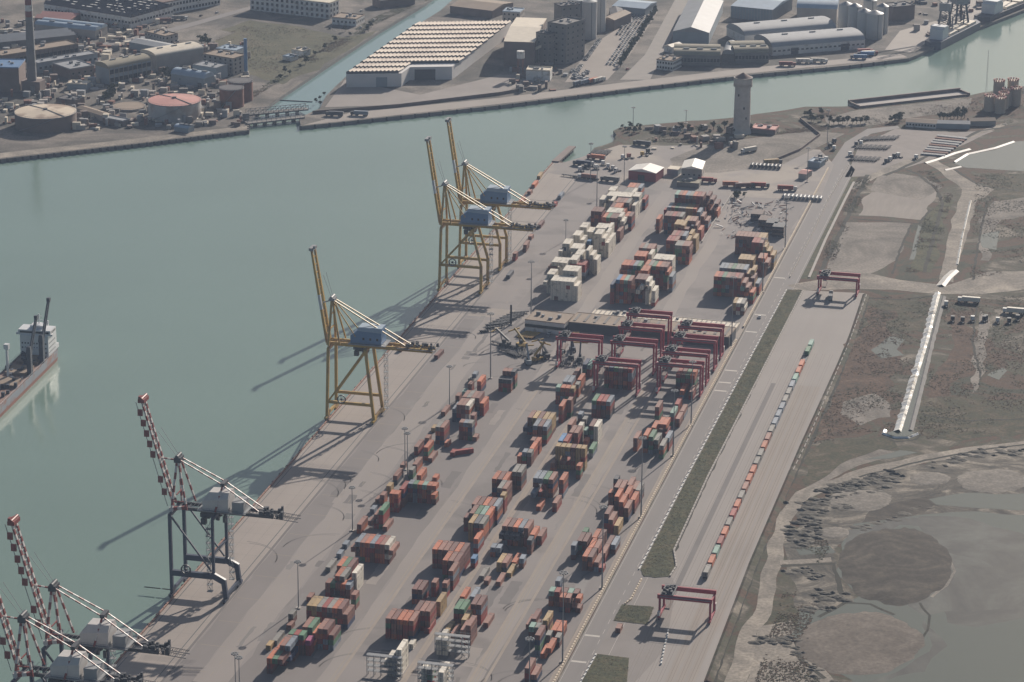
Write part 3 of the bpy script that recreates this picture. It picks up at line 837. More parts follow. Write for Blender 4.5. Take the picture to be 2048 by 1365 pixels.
M_swirl = ramp_mat('pale silt', [(.25, (.12, .11, .095)), (.5, (.20, .18, .155)), (.75, (.29, .26, .215))], .04, 9, 1.2, rings=(.03, 24.0, .8, .10))
def heaps(line, n, r, h, seed, m=None, spread=3.0):
    q = random.Random(seed); mb = MB(); pts = [Vector(p) for p in line]
    for k in range(int(n * 1.0)):
        i = q.randrange(len(pts) - 1); c_ = pts[i].lerp(pts[i + 1], q.random()) + Vector((q.gauss(0, spread), q.gauss(0, spread), 0)); rr_ = r * q.uniform(.3, 1.0); hh = h * q.uniform(.3, .9); nn = 9; vs = [(c_.x, c_.y, hh)]
        for t, zz in ((.55, .62), (1.0, -.02)):
            for j in range(nn): a_ = 2 * math.pi * j / nn; e = rr_ * t * q.uniform(.75, 1.2); vs.append((c_.x + math.cos(a_) * e * 1.5, c_.y + math.sin(a_) * e, hh * zz))
        fs = [(0, 1 + j, 1 + (j + 1) % nn) for j in range(nn)] + [(1 + j, 1 + nn + j, 1 + nn + (j + 1) % nn, 1 + (j + 1) % nn) for j in range(nn)]
        mb.add(vs, fs)
    return tag(mb.build('spoil_heaps', m or M_spoil), 'rough heaps of dredged spoil beside the lagoon', 'spoil', kind='stuff')
M_ditch = ramp_mat('ditch', [(.3, (.018, .020, .014)), (.55, (.036, .034, .025)), (.75, (.06, .052, .04))], .1, 6, .5)
def ditch(wd, seed, *p):
    pts = [Vector(q) for q in pxs(0, *p)]; L, Rr = [], []
    for i, q in enumerate(pts):
        d = (pts[min(i + 1, len(pts) - 1)] - pts[max(i - 1, 0)]).normalized(); n = Vector((-d.y, d.x, 0)) * (wd / 2); L.append(tuple((q + n)[:2])); Rr.append(tuple((q - n)[:2]))
    return struct('ditch', wob(L + Rr[::-1], 5, .55, .12, seed), .058 + seed * 1e-5, M_ditch)
ditch(2.6, 70, (1848, 545), (1868, 470), (1885, 410), (1874, 380), (1836, 348), (1812, 340)); ditch(2.0, 71, (1705, 438), (1760, 442), (1838, 448), (1862, 420)); ditch(1.6, 72, (1786, 548), (1800, 500), (1822, 450))
ditch(3.0, 73, (1640, 548), (1690, 445), (1735, 350)); ditch(2.2, 74, (1412, 1400), (1505, 1150), (1560, 1010), (1612, 905), (1672, 770), (1735, 605)); ditch(2.0, 75, (1735, 596), (1800, 600), (1870, 592))
ditch(2.4, 76, (1512, 1278), (1590, 1282), (1602, 1320), (1650, 1358)); ditch(2.6, 77, (1560, 1132), (1665, 1128), (1676, 1160), (1684, 1190)); ditch(2.0, 78, (1640, 1236), (1690, 1205), (1740, 1208), (1790, 1230)); ditch(1.8, 79, (1765, 872), (1790, 884), (1830, 880), (1842, 868))
ditch(1.6, 80, (1945, 560), (1958, 480), (1975, 400)); ditch(1.8, 81, (1720, 955), (1820, 928), (1950, 902), (2060, 888)); ditch(3.4, 82, (1770, 352), (1840, 320), (1960, 262), (2040, 252)); ditch(2, 83, (1910, 340), (1960, 372), (2060, 385)); ditch(1.4, 84, (1840, 1206), (1860, 1232), (1856, 1262), (1838, 1285))
ditch(1.5, 85, (1955, 600), (1945, 680), (1962, 760)); ditch(1.8, 86, (1845, 830), (1930, 842), (2060, 838)); ditch(2.4, 87, (1600, 580), (1480, 825), (1413, 958), (1347, 1103))
heaps(pxs(0, (1640, 985), (1720, 965), (1810, 945)), 70, 3.4, 1.3, 1)
heaps(pxs(0, (1620, 1012), (1690, 990), (1790, 970)), 46, 3.0, 1.0, 2)
heaps(pxs(0, (1622, 1010), (1612, 1050), (1600, 1085), (1640, 1062)), 60, 3.4, 1.3, 3, None, 4)
heaps(pxs(0, (1690, 1010), (1690, 1022)), 12, 3.0, 1.0, 4); heaps(pxs(0, (1570, 1138), (1640, 1150)), 26, 2.6, 1.0, 5)
heaps(pxs(0, (1628, 1192), (1690, 1198)), 22, 3.2, 1.3, 6); heaps(pxs(0, (1605, 1225), (1650, 1215)), 16, 3.0, 1.2, 7)
heaps(pxs(0, (1860, 935), (1960, 908), (2040, 900)), 50, 3.0, .9, 8); heaps(pxs(0, (1515, 1280), (1580, 1278), (1600, 1315), (1650, 1358)), 40, 2.6, 1.0, 9)
heaps(pxs(0, (1850, 1012), (1770, 1045), (1720, 1056)), 20, 3.0, .5, 10)
bar('silt_bar', 1722, 1000, 70, 24, .5, M_swirl, 3.0); bar('silt_bar', 1668, 1066, 34, 13, .5, M_swirl, 7.0); bar('silt_bar', 1985, 962, 78, 26, .4, M_swirl, 8.0); bar('silt_bar', 1860, 958, 44, 15, .4, M_swirl, 9.0)
org('shallow_mud', .047, M_isle, 40, (1770, 1010), (1850, 990), (1872, 1005), (1850, 1026), (1760, 1046), (1700, 1060), (1740, 1030), amp=3)
org('shore_foam', .06, M_swirl, 41, (1886, 1108), (1896, 1125), (1906, 1143), (1888, 1170), (1862, 1194), (1868, 1196), (1896, 1172), (1912, 1143), (1902, 1122), amp=.8)
org('causeway', .07, M_dirt, 42, (1560, 1122), (1662, 1115), (1664, 1124), (1562, 1130), amp=.5)
bank('rail_bank', pxs(0, (1418, 1365), (1508, 1126), (1610, 888), (1700, 690), (1733, 590)), 4.5, 1.0, M_wet)
# ---------------------------------------------------------------- shipping containers
PAINT = {'o': ('orange', (.44, .125, .055)), 'p': ('faded brown', (.255, .115, .085)), 'b': ('maroon', (.155, .06, .048)), 'r': ('red', (.28, .042, .032)), 'g': ('green', (.075, .18, .10)),
         't': ('mint', (.22, .36, .30)), 'l': ('blue grey', (.20, .235, .28)), 'n': ('navy', (.03, .05, .11)), 'w': ('white', (.66, .61, .52)), 'y': ('tan', (.38, .255, .115)), 'k': ('charcoal', (.06, .066, .08)),
         's': ('grey', (.22, .21, .19)), 'u': ('blue', (.08, .20, .38)), 'm': ('magenta', (.33, .06, .15))}
CM = {k: mat('container ' + n, c, .6, .10, .25, var2=.13, scale2=.06, rnd=.36, alt=(c[0] * .45 + .03, c[1] * .45 + .02, c[2] * .45 + .02, .35), altamt=.18) for k, (n, c) in PAINT.items()}
CK = list(PAINT); CH = 2.56
def cont_geo(mb, x, y, z, L, m, md):
    "corner posts and rails stand proud of recessed side, roof and door panels; locking bars on the near end"
    W_ = 2.42; e = .05
    mb.box(x + e, x + W_ - e, y + e, y + L - e, z + .08, z + CH - .06, m)
    for px in (x, x + W_ - .14):
        for py in (y, y + L - .14): mb.box(px, px + .14, py, py + .14, z, z + CH, m)
    for zz, t in ((z + CH - .14, .14), (z + .02, .16)):
        for px in (x + .003, x + W_ - .125): mb.box(px, px + .122, y + .14, y + L - .14, zz, zz + t - .004, m)
        for py in (y + .003, y + L - .125): mb.box(x + .14, x + W_ - .14, py, py + .122, zz, zz + t - .004, m)
    mb.box(x + 1.13, x + 1.29, y - .012, y + .06, z + .16, z + CH - .16, md); mb.box(x - .005, x + W_ + .005, y + .02, y + .04, z - .03, z + .018, md)
    return mb
def cont_bars(mb, x, y, z, md):
    for k in (.5, .95, 1.45, 1.9): mb.box(x + k - .03, x + k + .03, y - .03, y + .045, z + .2, z + CH - .2, md)
cmesh = {}
def cont_mesh(col, L):
    if (col, L) not in cmesh:
        mb = MB(); cont_geo(mb, -1.21, -L / 2, 0, L, 0, 1); cont_bars(mb, -1.21, -L / 2, 0, 1)
        o = mb.build('shipping_container', [CM[col], K['dark']]); cmesh[col, L] = o.data; bpy.data.objects.remove(o)
    return cmesh[col, L]
placed, _log = solve(at, random.Random(3))
grid = {}
for c in placed: grid.setdefault((c['t'], int(c['x'] // 3)), []).append(c)
def near(c, dt, x0, x1, y0, y1):
    t = c['t'] + dt; tot = 0.0
    for g in range(int((x0 - 3) // 3), int(x1 // 3) + 1):
        for q in grid.get((t, g), ()):
            if q is c: continue
            ox = min(q['x'] + 2.42, x1) - max(q['x'], x0); oy = min(q['y'] + q['L'], y1) - max(q['y'], y0)
            if ox > 0 and oy > 0: tot += ox * oy
    return tot / ((x1 - x0) * (y1 - y0))
for c in placed:
    x, y, L = c['x'], c['y'], c['L']
    top = 1 - near(c, 1, x, x + 2.42, y, y + L); end = 1 - near(c, 0, x + .2, x + 2.2, y - 1.2, y - .05); rs = 1 - near(c, 0, x + 2.5, x + 3.4, y, y + L); ls = 1 - near(c, 0, x - 1.0, x - .1, y, y + L); bk = 1 - near(c, 0, x + .2, x + 2.2, y + L + .05, y + L + 1.2)
    c['exp'] = max(top, end, rs, ls, bk)
    c['score'] = (max(0, top) * 2.42 * L * .36 + max(0, end) * 6.2 * .9 + max(0, rs) * L * 2.56 * .2) / (y * y)
vis = [c for c in placed if c['exp'] > .12]
vis.sort(key=lambda c: -c['score'])
first, rest = vis[:296], vis[296:]
LANES = ((-370, 'quayside row'), (-333.5, 'second row'), (-298, 'third row'), (-200, 'roadside row'))
def lane(c):
    return 'far half' if c['y'] > 1725 else next(n for lim, n in LANES if c['x'] < lim)
cells = {}
for c in first:                       # a stack = the row group it was built with; name stacks by lane and by place along the lane
    cells.setdefault(lane(c), {}).setdefault(c['stack'], []).append(c)
ORD = ['first', 'second', 'third', 'fourth', 'fifth', 'sixth', 'seventh', 'eighth', 'ninth', 'tenth', 'eleventh', 'twelfth', 'thirteenth', 'fourteenth', 'fifteenth', 'sixteenth', 'seventeenth', 'eighteenth', 'nineteenth']
TENS = {2: 'twenty', 3: 'thirty', 4: 'forty', 5: 'fifty', 6: 'sixty', 7: 'seventy', 8: 'eighty', 9: 'ninety'}
def ordn(i):
    if i < 19: return ORD[i]
    t, u = divmod(i + 1, 10); return (TENS[t][:-1] + 'ieth') if u == 0 else TENS[t] + ' ' + ORD[u - 1]
TIERN = {1: 'bottom layer', 2: 'second layer', 3: 'third layer', 4: 'fourth layer', 5: 'fifth layer', 6: 'sixth layer'}
for ln, st in cells.items():
    order = sorted(st, key=lambda s: min(c['y'] for c in st[s]))
    for bi, s in enumerate(order):
        rows = sorted({c['row'] for c in st[s]})
        for c in st[s]:
            nm = PAINT[c['col']][0]; size = 'short' if c['L'] < 8 else 'long'
            r_ = '' if len(rows) == 1 else (', leftmost' if c['row'] == rows[0] else ', rightmost' if c['row'] == rows[-1] else ', %s from left' % ORD[rows.index(c['row'])])
            lab = '%s %s container, %s%s, %s stack up the %s' % (size, nm, TIERN[c['t']], r_, ordn(bi), ln)
            o = bpy.data.objects.new('shipping_container', cont_mesh(c['col'], c['L'])); C.objects.link(o)
            o.location = (c['x'] + 1.21 + R.uniform(-.06, .06), c['y'] + c['L'] / 2 + R.uniform(-.08, .08), (c['t'] - 1) * TH + .05)
            o.rotation_euler = (0, 0, R.uniform(-.006, .006)); tag(o, lab, 'shipping container', 'containers stacked in the terminal yard')
mb = MB()
for c in rest:
    cont_geo(mb, c['x'], c['y'], (c['t'] - 1) * TH + .05, c['L'], CK.index(c['col']), len(CK))
tag(mb.build('container_stacks', [CM[k] for k in CK] + [K['dark']]), 'mass of stacked shipping containers filling the far half of the terminal yard', 'containers', kind='stuff')

# a few loose containers standing at odd angles, and those along the quay edge
def loose(px, py, rz, col, L, lab, grp=None, tier=0):
    p = at(px, py); o = bpy.data.objects.new('shipping_container', cont_mesh(col, L)); C.objects.link(o)
    o.location = (p.x, p.y, .06 + tier * TH); o.rotation_euler = (0, 0, rz); tag(o, lab, 'shipping container', grp or 'containers stacked in the terminal yard'); return o
loose(925, 908, -.95, 'r', 12.2, 'single red container lying askew in the open yard lane')
loose(878, 713, -.05, 'b', 12.2, 'single maroon container under the tail of the lone yellow crane')
loose(806, 698, -.05, 'p', 12.2, 'faded brown container on the apron beside the lone yellow crane')
loose(1238, 1262, 0, 'p', 6.1, 'short faded brown container alone on the gate apron by the square grass patch')
# ---------------------------------------------------------------- ship-to-shore cranes (local frame: x landward from the waterside rail, y along the quay)
def bogies(root, xs, ys, m):
    for x in xs:
        for y in ys:
            b = MB()
            b.box(x - .7, x + .7, y - 3.4, y + 3.4, 1.0, 2.2, 0)
            for k in (-2.8, -1.2, 1.2, 2.8): b.cyl((x - .35, y + k, .5), (x + .35, y + k, .5), .48, n=10, m=1)
            b.build('bogie', [m, K['dark']], root)
def reel(root, x, y, z):
    b = MB()
    for i in range(14):
        a, c = 2 * math.pi * i / 14, 2 * math.pi * (i + 1) / 14
        b.beam((x + 2.3 * math.cos(a), y, z + 2.3 * math.sin(a)), (x + 2.3 * math.cos(c), y, z + 2.3 * math.sin(c)), .7, .5)
        if i % 2 == 0: b.beam((x, y, z), (x + 2.2 * math.cos(a), y, z + 2.2 * math.sin(a)), .18)
    b.cyl((x, y - .5, z), (x, y + .5, z), .7, n=10)
    b.build('cable_reel', K['dark'], root)
def festoon(root, x0, x1, y, z, n=15):
    b = MB(); d = (x1 - x0) / n
    for i in range(n):
        pts = [(x0 + d * (i + t), y, z - 2.6 * math.sin(math.pi * t) ** .6) for t in (0, .2, .5, .8, 1)]
        for p, q in zip(pts, pts[1:]): b.beam(p, q, .11)
    b.build('festoon_cable', K['dark'], root)
def stair(root, x, y, z0, z1, m):
    b = MB(); z = z0; k = 0
    for a in (-.9, .9):
        for c in (-.9, .9): b.beam((x + a, y + c, z0), (x + a, y + c, z1), .12)
    while z < z1 - 3.2:
        b.box(x - 1.3, x + 1.3, y - 1.3, y + 1.3, z, z + .15); s = .9 if k % 2 else -.9
        b.beam((x - s, y, z), (x + s, y, z + 3.4), .5, .2); b.beam((x - 1.25, y - 1.25, z + 1.1), (x + 1.25, y - 1.25, z + 1.1), .1); z += 3.6; k += 1
    b.build('stair_tower', m, root)
def yellow_crane(kneed):
    Y = K['yellow']; r = thing('quay_crane', 'yellow quay crane with raised boom and blue machine house', 'quay crane', group='quay cranes along the waterfront')
    bogies(r, (0, 27.5), (-9, 9), Y)
    for s in (-1, 1):
        MB().beam((0, s * 9, 2), (.8, s * 7.5, 42), 1.5, 1.5).build('leg', Y, r)
        b = MB()
        if kneed: b.beam((27.5, s * 9, 2), (27.5, s * 9, 19), 1.7, 1.5).beam((27.5, s * 9, 18.6), (21, s * 7.5, 42), 1.5, 1.4)
        else: b.beam((27.5, s * 9, 2), (22.5, s * 7.5, 42), 1.6, 1.5)
        b.build('leg', Y, r)
        bz = 17.5 if kneed else 10.5
        MB().beam((.2, s * 8.8, bz), (27.3, s * 8.8, bz), 1.3, 1.6).build('portal_beam', Y, r)
        MB().beam((1, s * 8.4, bz + .5), (21.5, s * 7.6, 41), 1.0, 1.0).build('brace', Y, r)
    b = MB()
    for x in (0, 27.5): b.beam((x, -9, 3), (x, 9, 3), 1.2, 1.5)
    b.each('sill_beam', Y, r)
    b = MB()
    for x in (.8, 22): b.beam((x, -7.5, 41.5), (x, 7.5, 41.5), 1.4, 1.8)
    b.each('portal_beam', Y, r)
    b = MB()
    for s in (-1, 1): b.beam((-1.5, s * 3.2, 43.4), (60, s * 3.2, 43.4), 1.1, 2.0)
    for x in range(4, 60, 8): b.beam((x, -3.2, 43.4), (x, 3.2, 43.4), .6, .8)
    b.build('girder', Y, r)
    b = MB(); h = Vector((-1.2, 0, 43.6)); t = Vector((-9.6, 0, 97))
    for s in (-1, 1):
        o = Vector((0, s * 2.9, 0))
        b.beam(h + o, h.lerp(t, .36) + o, 1.3, 1.9); b.beam(h.lerp(t, .36) + o, h.lerp(t, .52) + o, 1.32, 1.92, 1 if s < 0 else 0); b.beam(h.lerp(t, .52) + o, t + o, 1.3, 1.7, w2=1.0)
    for k in range(1, 13): p = h.lerp(t, k / 12); b.beam(p - Vector((0, 2.9, 0)), p + Vector((0, 2.9, 0)), .5, .6)
    b.build('boom', [Y, mat('pale boom panel', (.42, .46, .50), .5, .1, .3)], r)
    b = MB().box(-11, -8.4, -3.6, 3.6, 96.6, 98.2); b.cyl((-9.6, -3.9, 97.4), (-9.6, 3.9, 97.4), .8, n=10); b.box(-8.6, -7.4, -3.2, -1.2, 98, 99.4)
    b.build('boom_tip', K['steel'], r)
    b = MB()
    for s in (-1, 1): b.beam((.8, s * 7.0, 43), (1.4, s * 1.8, 68.5), 1.1, 1.1); b.beam((7, s * 6.0, 44), (1.8, s * 1.6, 68.5), .8, .8)
    for z, k in ((52, 5.3), (60, 3.7)): b.beam((.9, -k, z), (.9, k, z), .6, .6)
    b.build('a_frame', Y, r)
    b = MB().box(-.2, 3.2, -2.6, 2.6, 68, 69.4); b.cyl((1.4, -2.9, 69.8), (1.4, 2.9, 69.8), .9, n=10); b.beam((0, 0, 67.5), (-4.2, 0, 66), .6, .6)
    b.build('apex_head', K['steel'], r)
    for s in (-1, 1):
        MB().beam((1.8, s * 1.6, 68.5), (46, s * 3.2, 44.4), .6, .6).build('backstay', Y, r)
        MB().beam((1.8, s * 1.4, 68), (16, s * 5.0, 49), .55, .55).build('backstay', Y, r)
        b = MB()
        b.beam((-3, s * 2.7, 83), (1.2, s * 1.4, 69.6), .16); b.build('forestay', K['steel'], r)
    b = MB()
    b.add([(13, -5, 45.2), (31, -5, 45.2), (31, 5, 45.2), (13, 5, 45.2), (13, -5, 49.5), (31, -5, 52), (31, 5, 52), (13, 5, 49.5), (17.5, -4.2, 54.5), (31, -4.2, 54.5), (31, 4.2, 54.5), (17.5, 4.2, 54.5), (17, -5, 52.6), (17, 5, 52.6)],
          [(0, 1, 5, 12, 4), (2, 3, 7, 13, 6), (1, 2, 6, 10, 9, 5), (3, 0, 4, 7), (4, 12, 13, 7)], 0)
    b.add([(17.5, -4.2, 54.5), (31, -4.2, 54.5), (31, 4.2, 54.5), (17.5, 4.2, 54.5), (17, -5, 52.6), (17, 5, 52.6), (31, -5, 52), (31, 5, 52)], [(0, 1, 2, 3), (4, 6, 1, 0), (5, 3, 2, 7), (4, 0, 3, 5)], 1)
    o = b.build('machine_house', [K['blue'], K['lblue']], r)
    b = MB()
    for x in (20, 24, 28): b.box(x, x + 1.2, -5.06, -4.9, 47.4, 48.8)
    b.each('window', K['glass'], o)
    b = MB().box(12, 33.5, -6.2, 6.2, 44.5, 45.0)
    for s in (-6.1, 6.1): b.beam((12, s, 46.1), (33.5, s, 46.1), .1); [b.beam((x, s, 45), (x, s, 46.1), .08) for x in range(12, 34, 3)]
    for x in range(3, 12, 2): b.beam((x, -5, 45.1), (x + 1.2, -5, 47), .12)
    b.beam((2, -5, 46.2), (12, -5, 46.2), .12); b.beam((2, 5, 46.2), (12, 5, 46.2), .12)
    b.build('walkway', K['steel'], r)
    b = MB().box(14, 20, -3, 3, 40.6, 42.2); b.box(15, 17.5, -5.0, -2.8, 37.6, 40.5); b.box(19, 22, -2, 2, 38.5, 40.6); b.box(16, 18, 2.0, 3.4, 38, 40.6)
    b.build('trolley', K['dark'], r)
    b = MB()
    for k in range(26): x = 44 + R.uniform(0, 17); y = R.uniform(-4, 4); z = 44.6 + R.uniform(0, 1.2); b.box(x, x + R.uniform(.5, 2), y, y + R.uniform(.4, 1.4), 44.4, z + .6)
    for y in (-4.6, 4.6): b.beam((40, y, 46), (62, y, 46), .12); b.box(40, 62, y - .5, y + .5, 43.9, 44.1)
    for x in range(40, 63, 2): b.beam((x, -4.6, 44), (x, -4.6, 46), .1)
    b.build('tail_gear', K['dark'], r)
    festoon(r, 27, 60, 4.6, 42.2); reel(r, 9, -10.2, bz + 2.6); stair(r, 29.6, 9.2, 3, 40, K['steel'])
    return r
def red_crane():
    N, A, B = K['navy'], K['cred'], K['cwhite']
    r = thing('quay_crane', 'red and white striped quay crane with dark blue legs', 'quay crane', group='quay cranes along the waterfront')
    bogies(r, (0, 27.5), (-10, 10), N)
    for s in (-1, 1):
        MB().beam((0, s * 10, 2), (0, s * 10, 43), 1.5, 1.5).build('leg', N, r)
        b = MB().beam((21.5, s * 10, 12), (21.5, s * 10, 42), 1.3, 1.3); b.build('leg', N, r)
        MB().beam((20.2, s * 10, 13.6), (27.0, s * 10, 10.2), 1.7, 3.0).beam((26.4, s * 10, 11.5), (27.5, s * 10, 2), 2.2, 1.8).build('knee', N, r)
        MB().beam((.2, s * 10, 12.6), (21, s * 10, 12.6), 1.8, 2.8).build('portal_beam', N, r)
        MB().beam((.3, s * 9.8, 42), (20.4, s * 9.8, 15), .75, .75).build('brace', N, r)
    b = MB()
    for x in (0, 27.5): b.beam((x, -10, 3), (x, 10, 3), 1.2, 1.6)
    b.each('sill_beam', N, r)
    b = MB()
    for x in (0, 21.5): b.beam((x, -10, 42.2), (x, 10, 42.2), 1.3, 1.6)
    b.beam((21.5, -10, 24), (21.5, 10, 24), .9, 1.0)
    b.each('portal_beam', N, r)
    b = MB()
    for s in (-1, 1): b.beam((-1, s * 3.2, 43.6), (50, s * 3.2, 43.6), 1.0, 1.6)
    for x in range(2, 50, 5): b.beam((x, -3.2, 43.6), (x, 3.2, 43.6), .5, .6)
    b.build('girder', K['dark'], r)
    b = MB(); h = Vector((-.8, 0, 44)); t = Vector((-15.2, 0, 96))
    for s in (-1, 1):
        o = Vector((0, s * 2.0, 0)); b.striped(h + o, t + o, .8, 22, 0, 1, 1.2)
    for k in range(1, 23):
        p, q = h.lerp(t, (k - .5) / 23), h.lerp(t, (k + .5) / 23); b.beam(p - Vector((0, 2.0, 0)), q + Vector((0, 2.0, 0)), .25, .25, k % 2); b.beam(p - Vector((0, 2.0, 0)), p + Vector((0, 2.0, 0)), .35, .35, (k + 1) % 2)
    o = b.build('boom', [A, B], r)
    b = MB()
    for f in (.14, .26, .50, .60, .70, .80, .90):
        p = h.lerp(t, f); b.obox((p.x - 3.3, p.y - 3.4, p.z), (1, 0, 0), (0, 1, 0), 2.7, 1.2, 0, 0); b.box(p.x - 3.2, p.x - .8, -3.7, -2.9, p.z - 1.6, p.z + 1.6)
    b.build('walkway_panels', A, o)
    b = MB(); b.beam(h + Vector((-2.6, -3.3, 0)), t + Vector((-2.6, -3.3, 0)), .25); b.build('handrail', K['steel'], o)
    b = MB().box(-16.8, -13.6, -3.4, 3.4, 95.6, 97.4); b.cyl((-15, -3.6, 97.6), (-15, 3.6, 97.6), .8, n=10); b.box(-16.6, -15.4, -3.2, -1, 97, 98.8); b.build('boom_tip', A, r)
    for s in (-1, 1):
        MB().striped((0, s * 7.6, 43), (1.6, s * 1.6, 68), 1.0, 8, 1, 0).striped((7.5, s * 6.4, 44), (2.0, s * 1.6, 68), .8, 8, 0, 1).build('a_frame', [A, B], r)
    b = MB().beam((1.5, -3.6, 50.5), (1.5, 3.6, 50.5), .5, .5); b.beam((.6, -6.2, 48), (7, -5.6, 48), .5, .5)
    b.striped((-1, -7, 44.2), (7, -6.2, 45.4), 1.6, 4, 1, 0); b.build('a_frame_tie', [A, B], r)
    b = MB().box(.2, 3.6, -2.6, 2.6, 66.4, 69); b.cyl((1.8, -2.8, 69.4), (1.8, 2.8, 69.4), .9, n=10); b.build('apex_head', K['dark'], r)
    MB().striped((1, 0, 67), (-7.2, 0, 67.4), .6, 5, 1, 0).build('boom_strut', [A, B], r)
    for s in (-1, 1):
        MB().striped((2.4, s * 1.6, 68), (24.6, s * 2.4, 57.2), .55, 9, 0, 1).striped((24.6, s * 2.4, 57.2), (44, s * 3, 44.6), .5, 10, 0, 1).build('backstay', [A, B], r)
        MB().striped((24.6, s * 2.4, 57.2), (21.8, s * 6.5, 44.6), .7, 5, 0, 1).build('mast_leg', [A, B], r)
        MB().beam((-7.5, s * 2.4, 82), (1.4, s * 1.4, 69.4), .16).build('forestay', K['steel'], r)
    MB().box(23.6, 25.6, -3, 3, 56.6, 58.2).build('mast_head', K['dark'], r)
    b = MB()
    b.add([(15, -5.2, 44.8), (28, -5.2, 44.8), (28, 5.2, 44.8), (15, 5.2, 44.8), (15, -5.2, 49.4), (28, -5.2, 51.2), (28, 5.2, 51.2), (15, 5.2, 49.4), (18, -3.4, 53.4), (28, -3.4, 53.8), (28, 3.4, 53.8), (18, 3.4, 53.4)],
          [(0, 1, 5, 4), (1, 2, 6, 5), (2, 3, 7, 6), (3, 0, 4, 7), (4, 5, 9, 8), (6, 7, 11, 10), (7, 4, 8, 11), (5, 6, 10, 9), (8, 9, 10, 11)], 0)
    b.build('machine_house', K['cwhite'], r)
    b = MB().box(29.6, 35.5, -4.4, 4.4, 44.8, 49.6, 0); b.build('electric_house', K['groof'], r)
    b = MB().box(12.6, 36.8, -6.4, 6.4, 44.3, 44.75)
    for s in (-6.3, 6.3): b.beam((12.6, s, 45.9), (36.8, s, 45.9), .1); [b.beam((x, s, 44.7), (x, s, 45.9), .08) for x in range(13, 37, 3)]
    for x in range(3, 13, 2): b.beam((x, -4, 44.4), (x + 1.5, 4, 46.2), .14)
    b.build('walkway', K['steel'], r)
    b = MB().box(13, 21, -3.2, 3.2, 40, 42); b.box(14, 16.4, -5.4, -3, 37, 40)
    for k in range(12): x = R.uniform(12, 26); y = R.uniform(-4, 4); b.box(x, x + 1.4, y, y + 1, R.uniform(37.5, 40), 41)
    b.build('trolley', K['dark'], r)
    b = MB()
    for k in range(30): x = 42 + R.uniform(0, 12); y = R.uniform(-4, 4); b.box(x, x + R.uniform(.5, 1.8), y, y + R.uniform(.5, 1.6), 42.8, 44.4 + R.uniform(0, 2.2))
    for y in (-2.4, 2.4):
        b.beam((50, y, 42.6), (62, y, 41.8), .3, .3); b.beam((50, y, 44.4), (62, y, 43.2), .2, .2)
        for x in range(50, 62): b.beam((x, y, 42.5), (x + 1, y, 44), .14)
    b.build('tail_gear', K['dark'], r)
    festoon(r, 30, 55, 5, 42.2, 14); reel(r, 8, -11.6, 15.5); stair(r, 19.0, -8.6, 4, 41, K['steel']); stair(r, 24.4, 8.4, 4, 42, K['steel'])
    return r
RAILX = -468.6 + .5
y1 = yellow_crane(False); y1.location = (RAILX, 1525, 0); y1['label'] = 'yellow quay crane with bright blue machine house, standing alone at mid quay'
y2 = yellow_crane(True); y2.location = (RAILX, 1772, 0); y2['label'] = 'nearer yellow quay crane of the close pair, its kneed legs fully in view'
dup(y2, (RAILX, 1823, 0), 0, 'farther yellow quay crane of the close pair, its boom tip highest')
r3 = red_crane(); r3.location = (RAILX, 1268, 0); r3['label'] = 'red and white striped quay crane whose whole dark blue portal is in view'
dup(r3, (RAILX, 1108, 0), 0, 'striped quay crane at lower left whose complete boom shows but whose legs are cut off')
dup(r3, (RAILX, 1074, 0), 0, 'striped quay crane in the lower left corner, its boom cut by the photo edge')

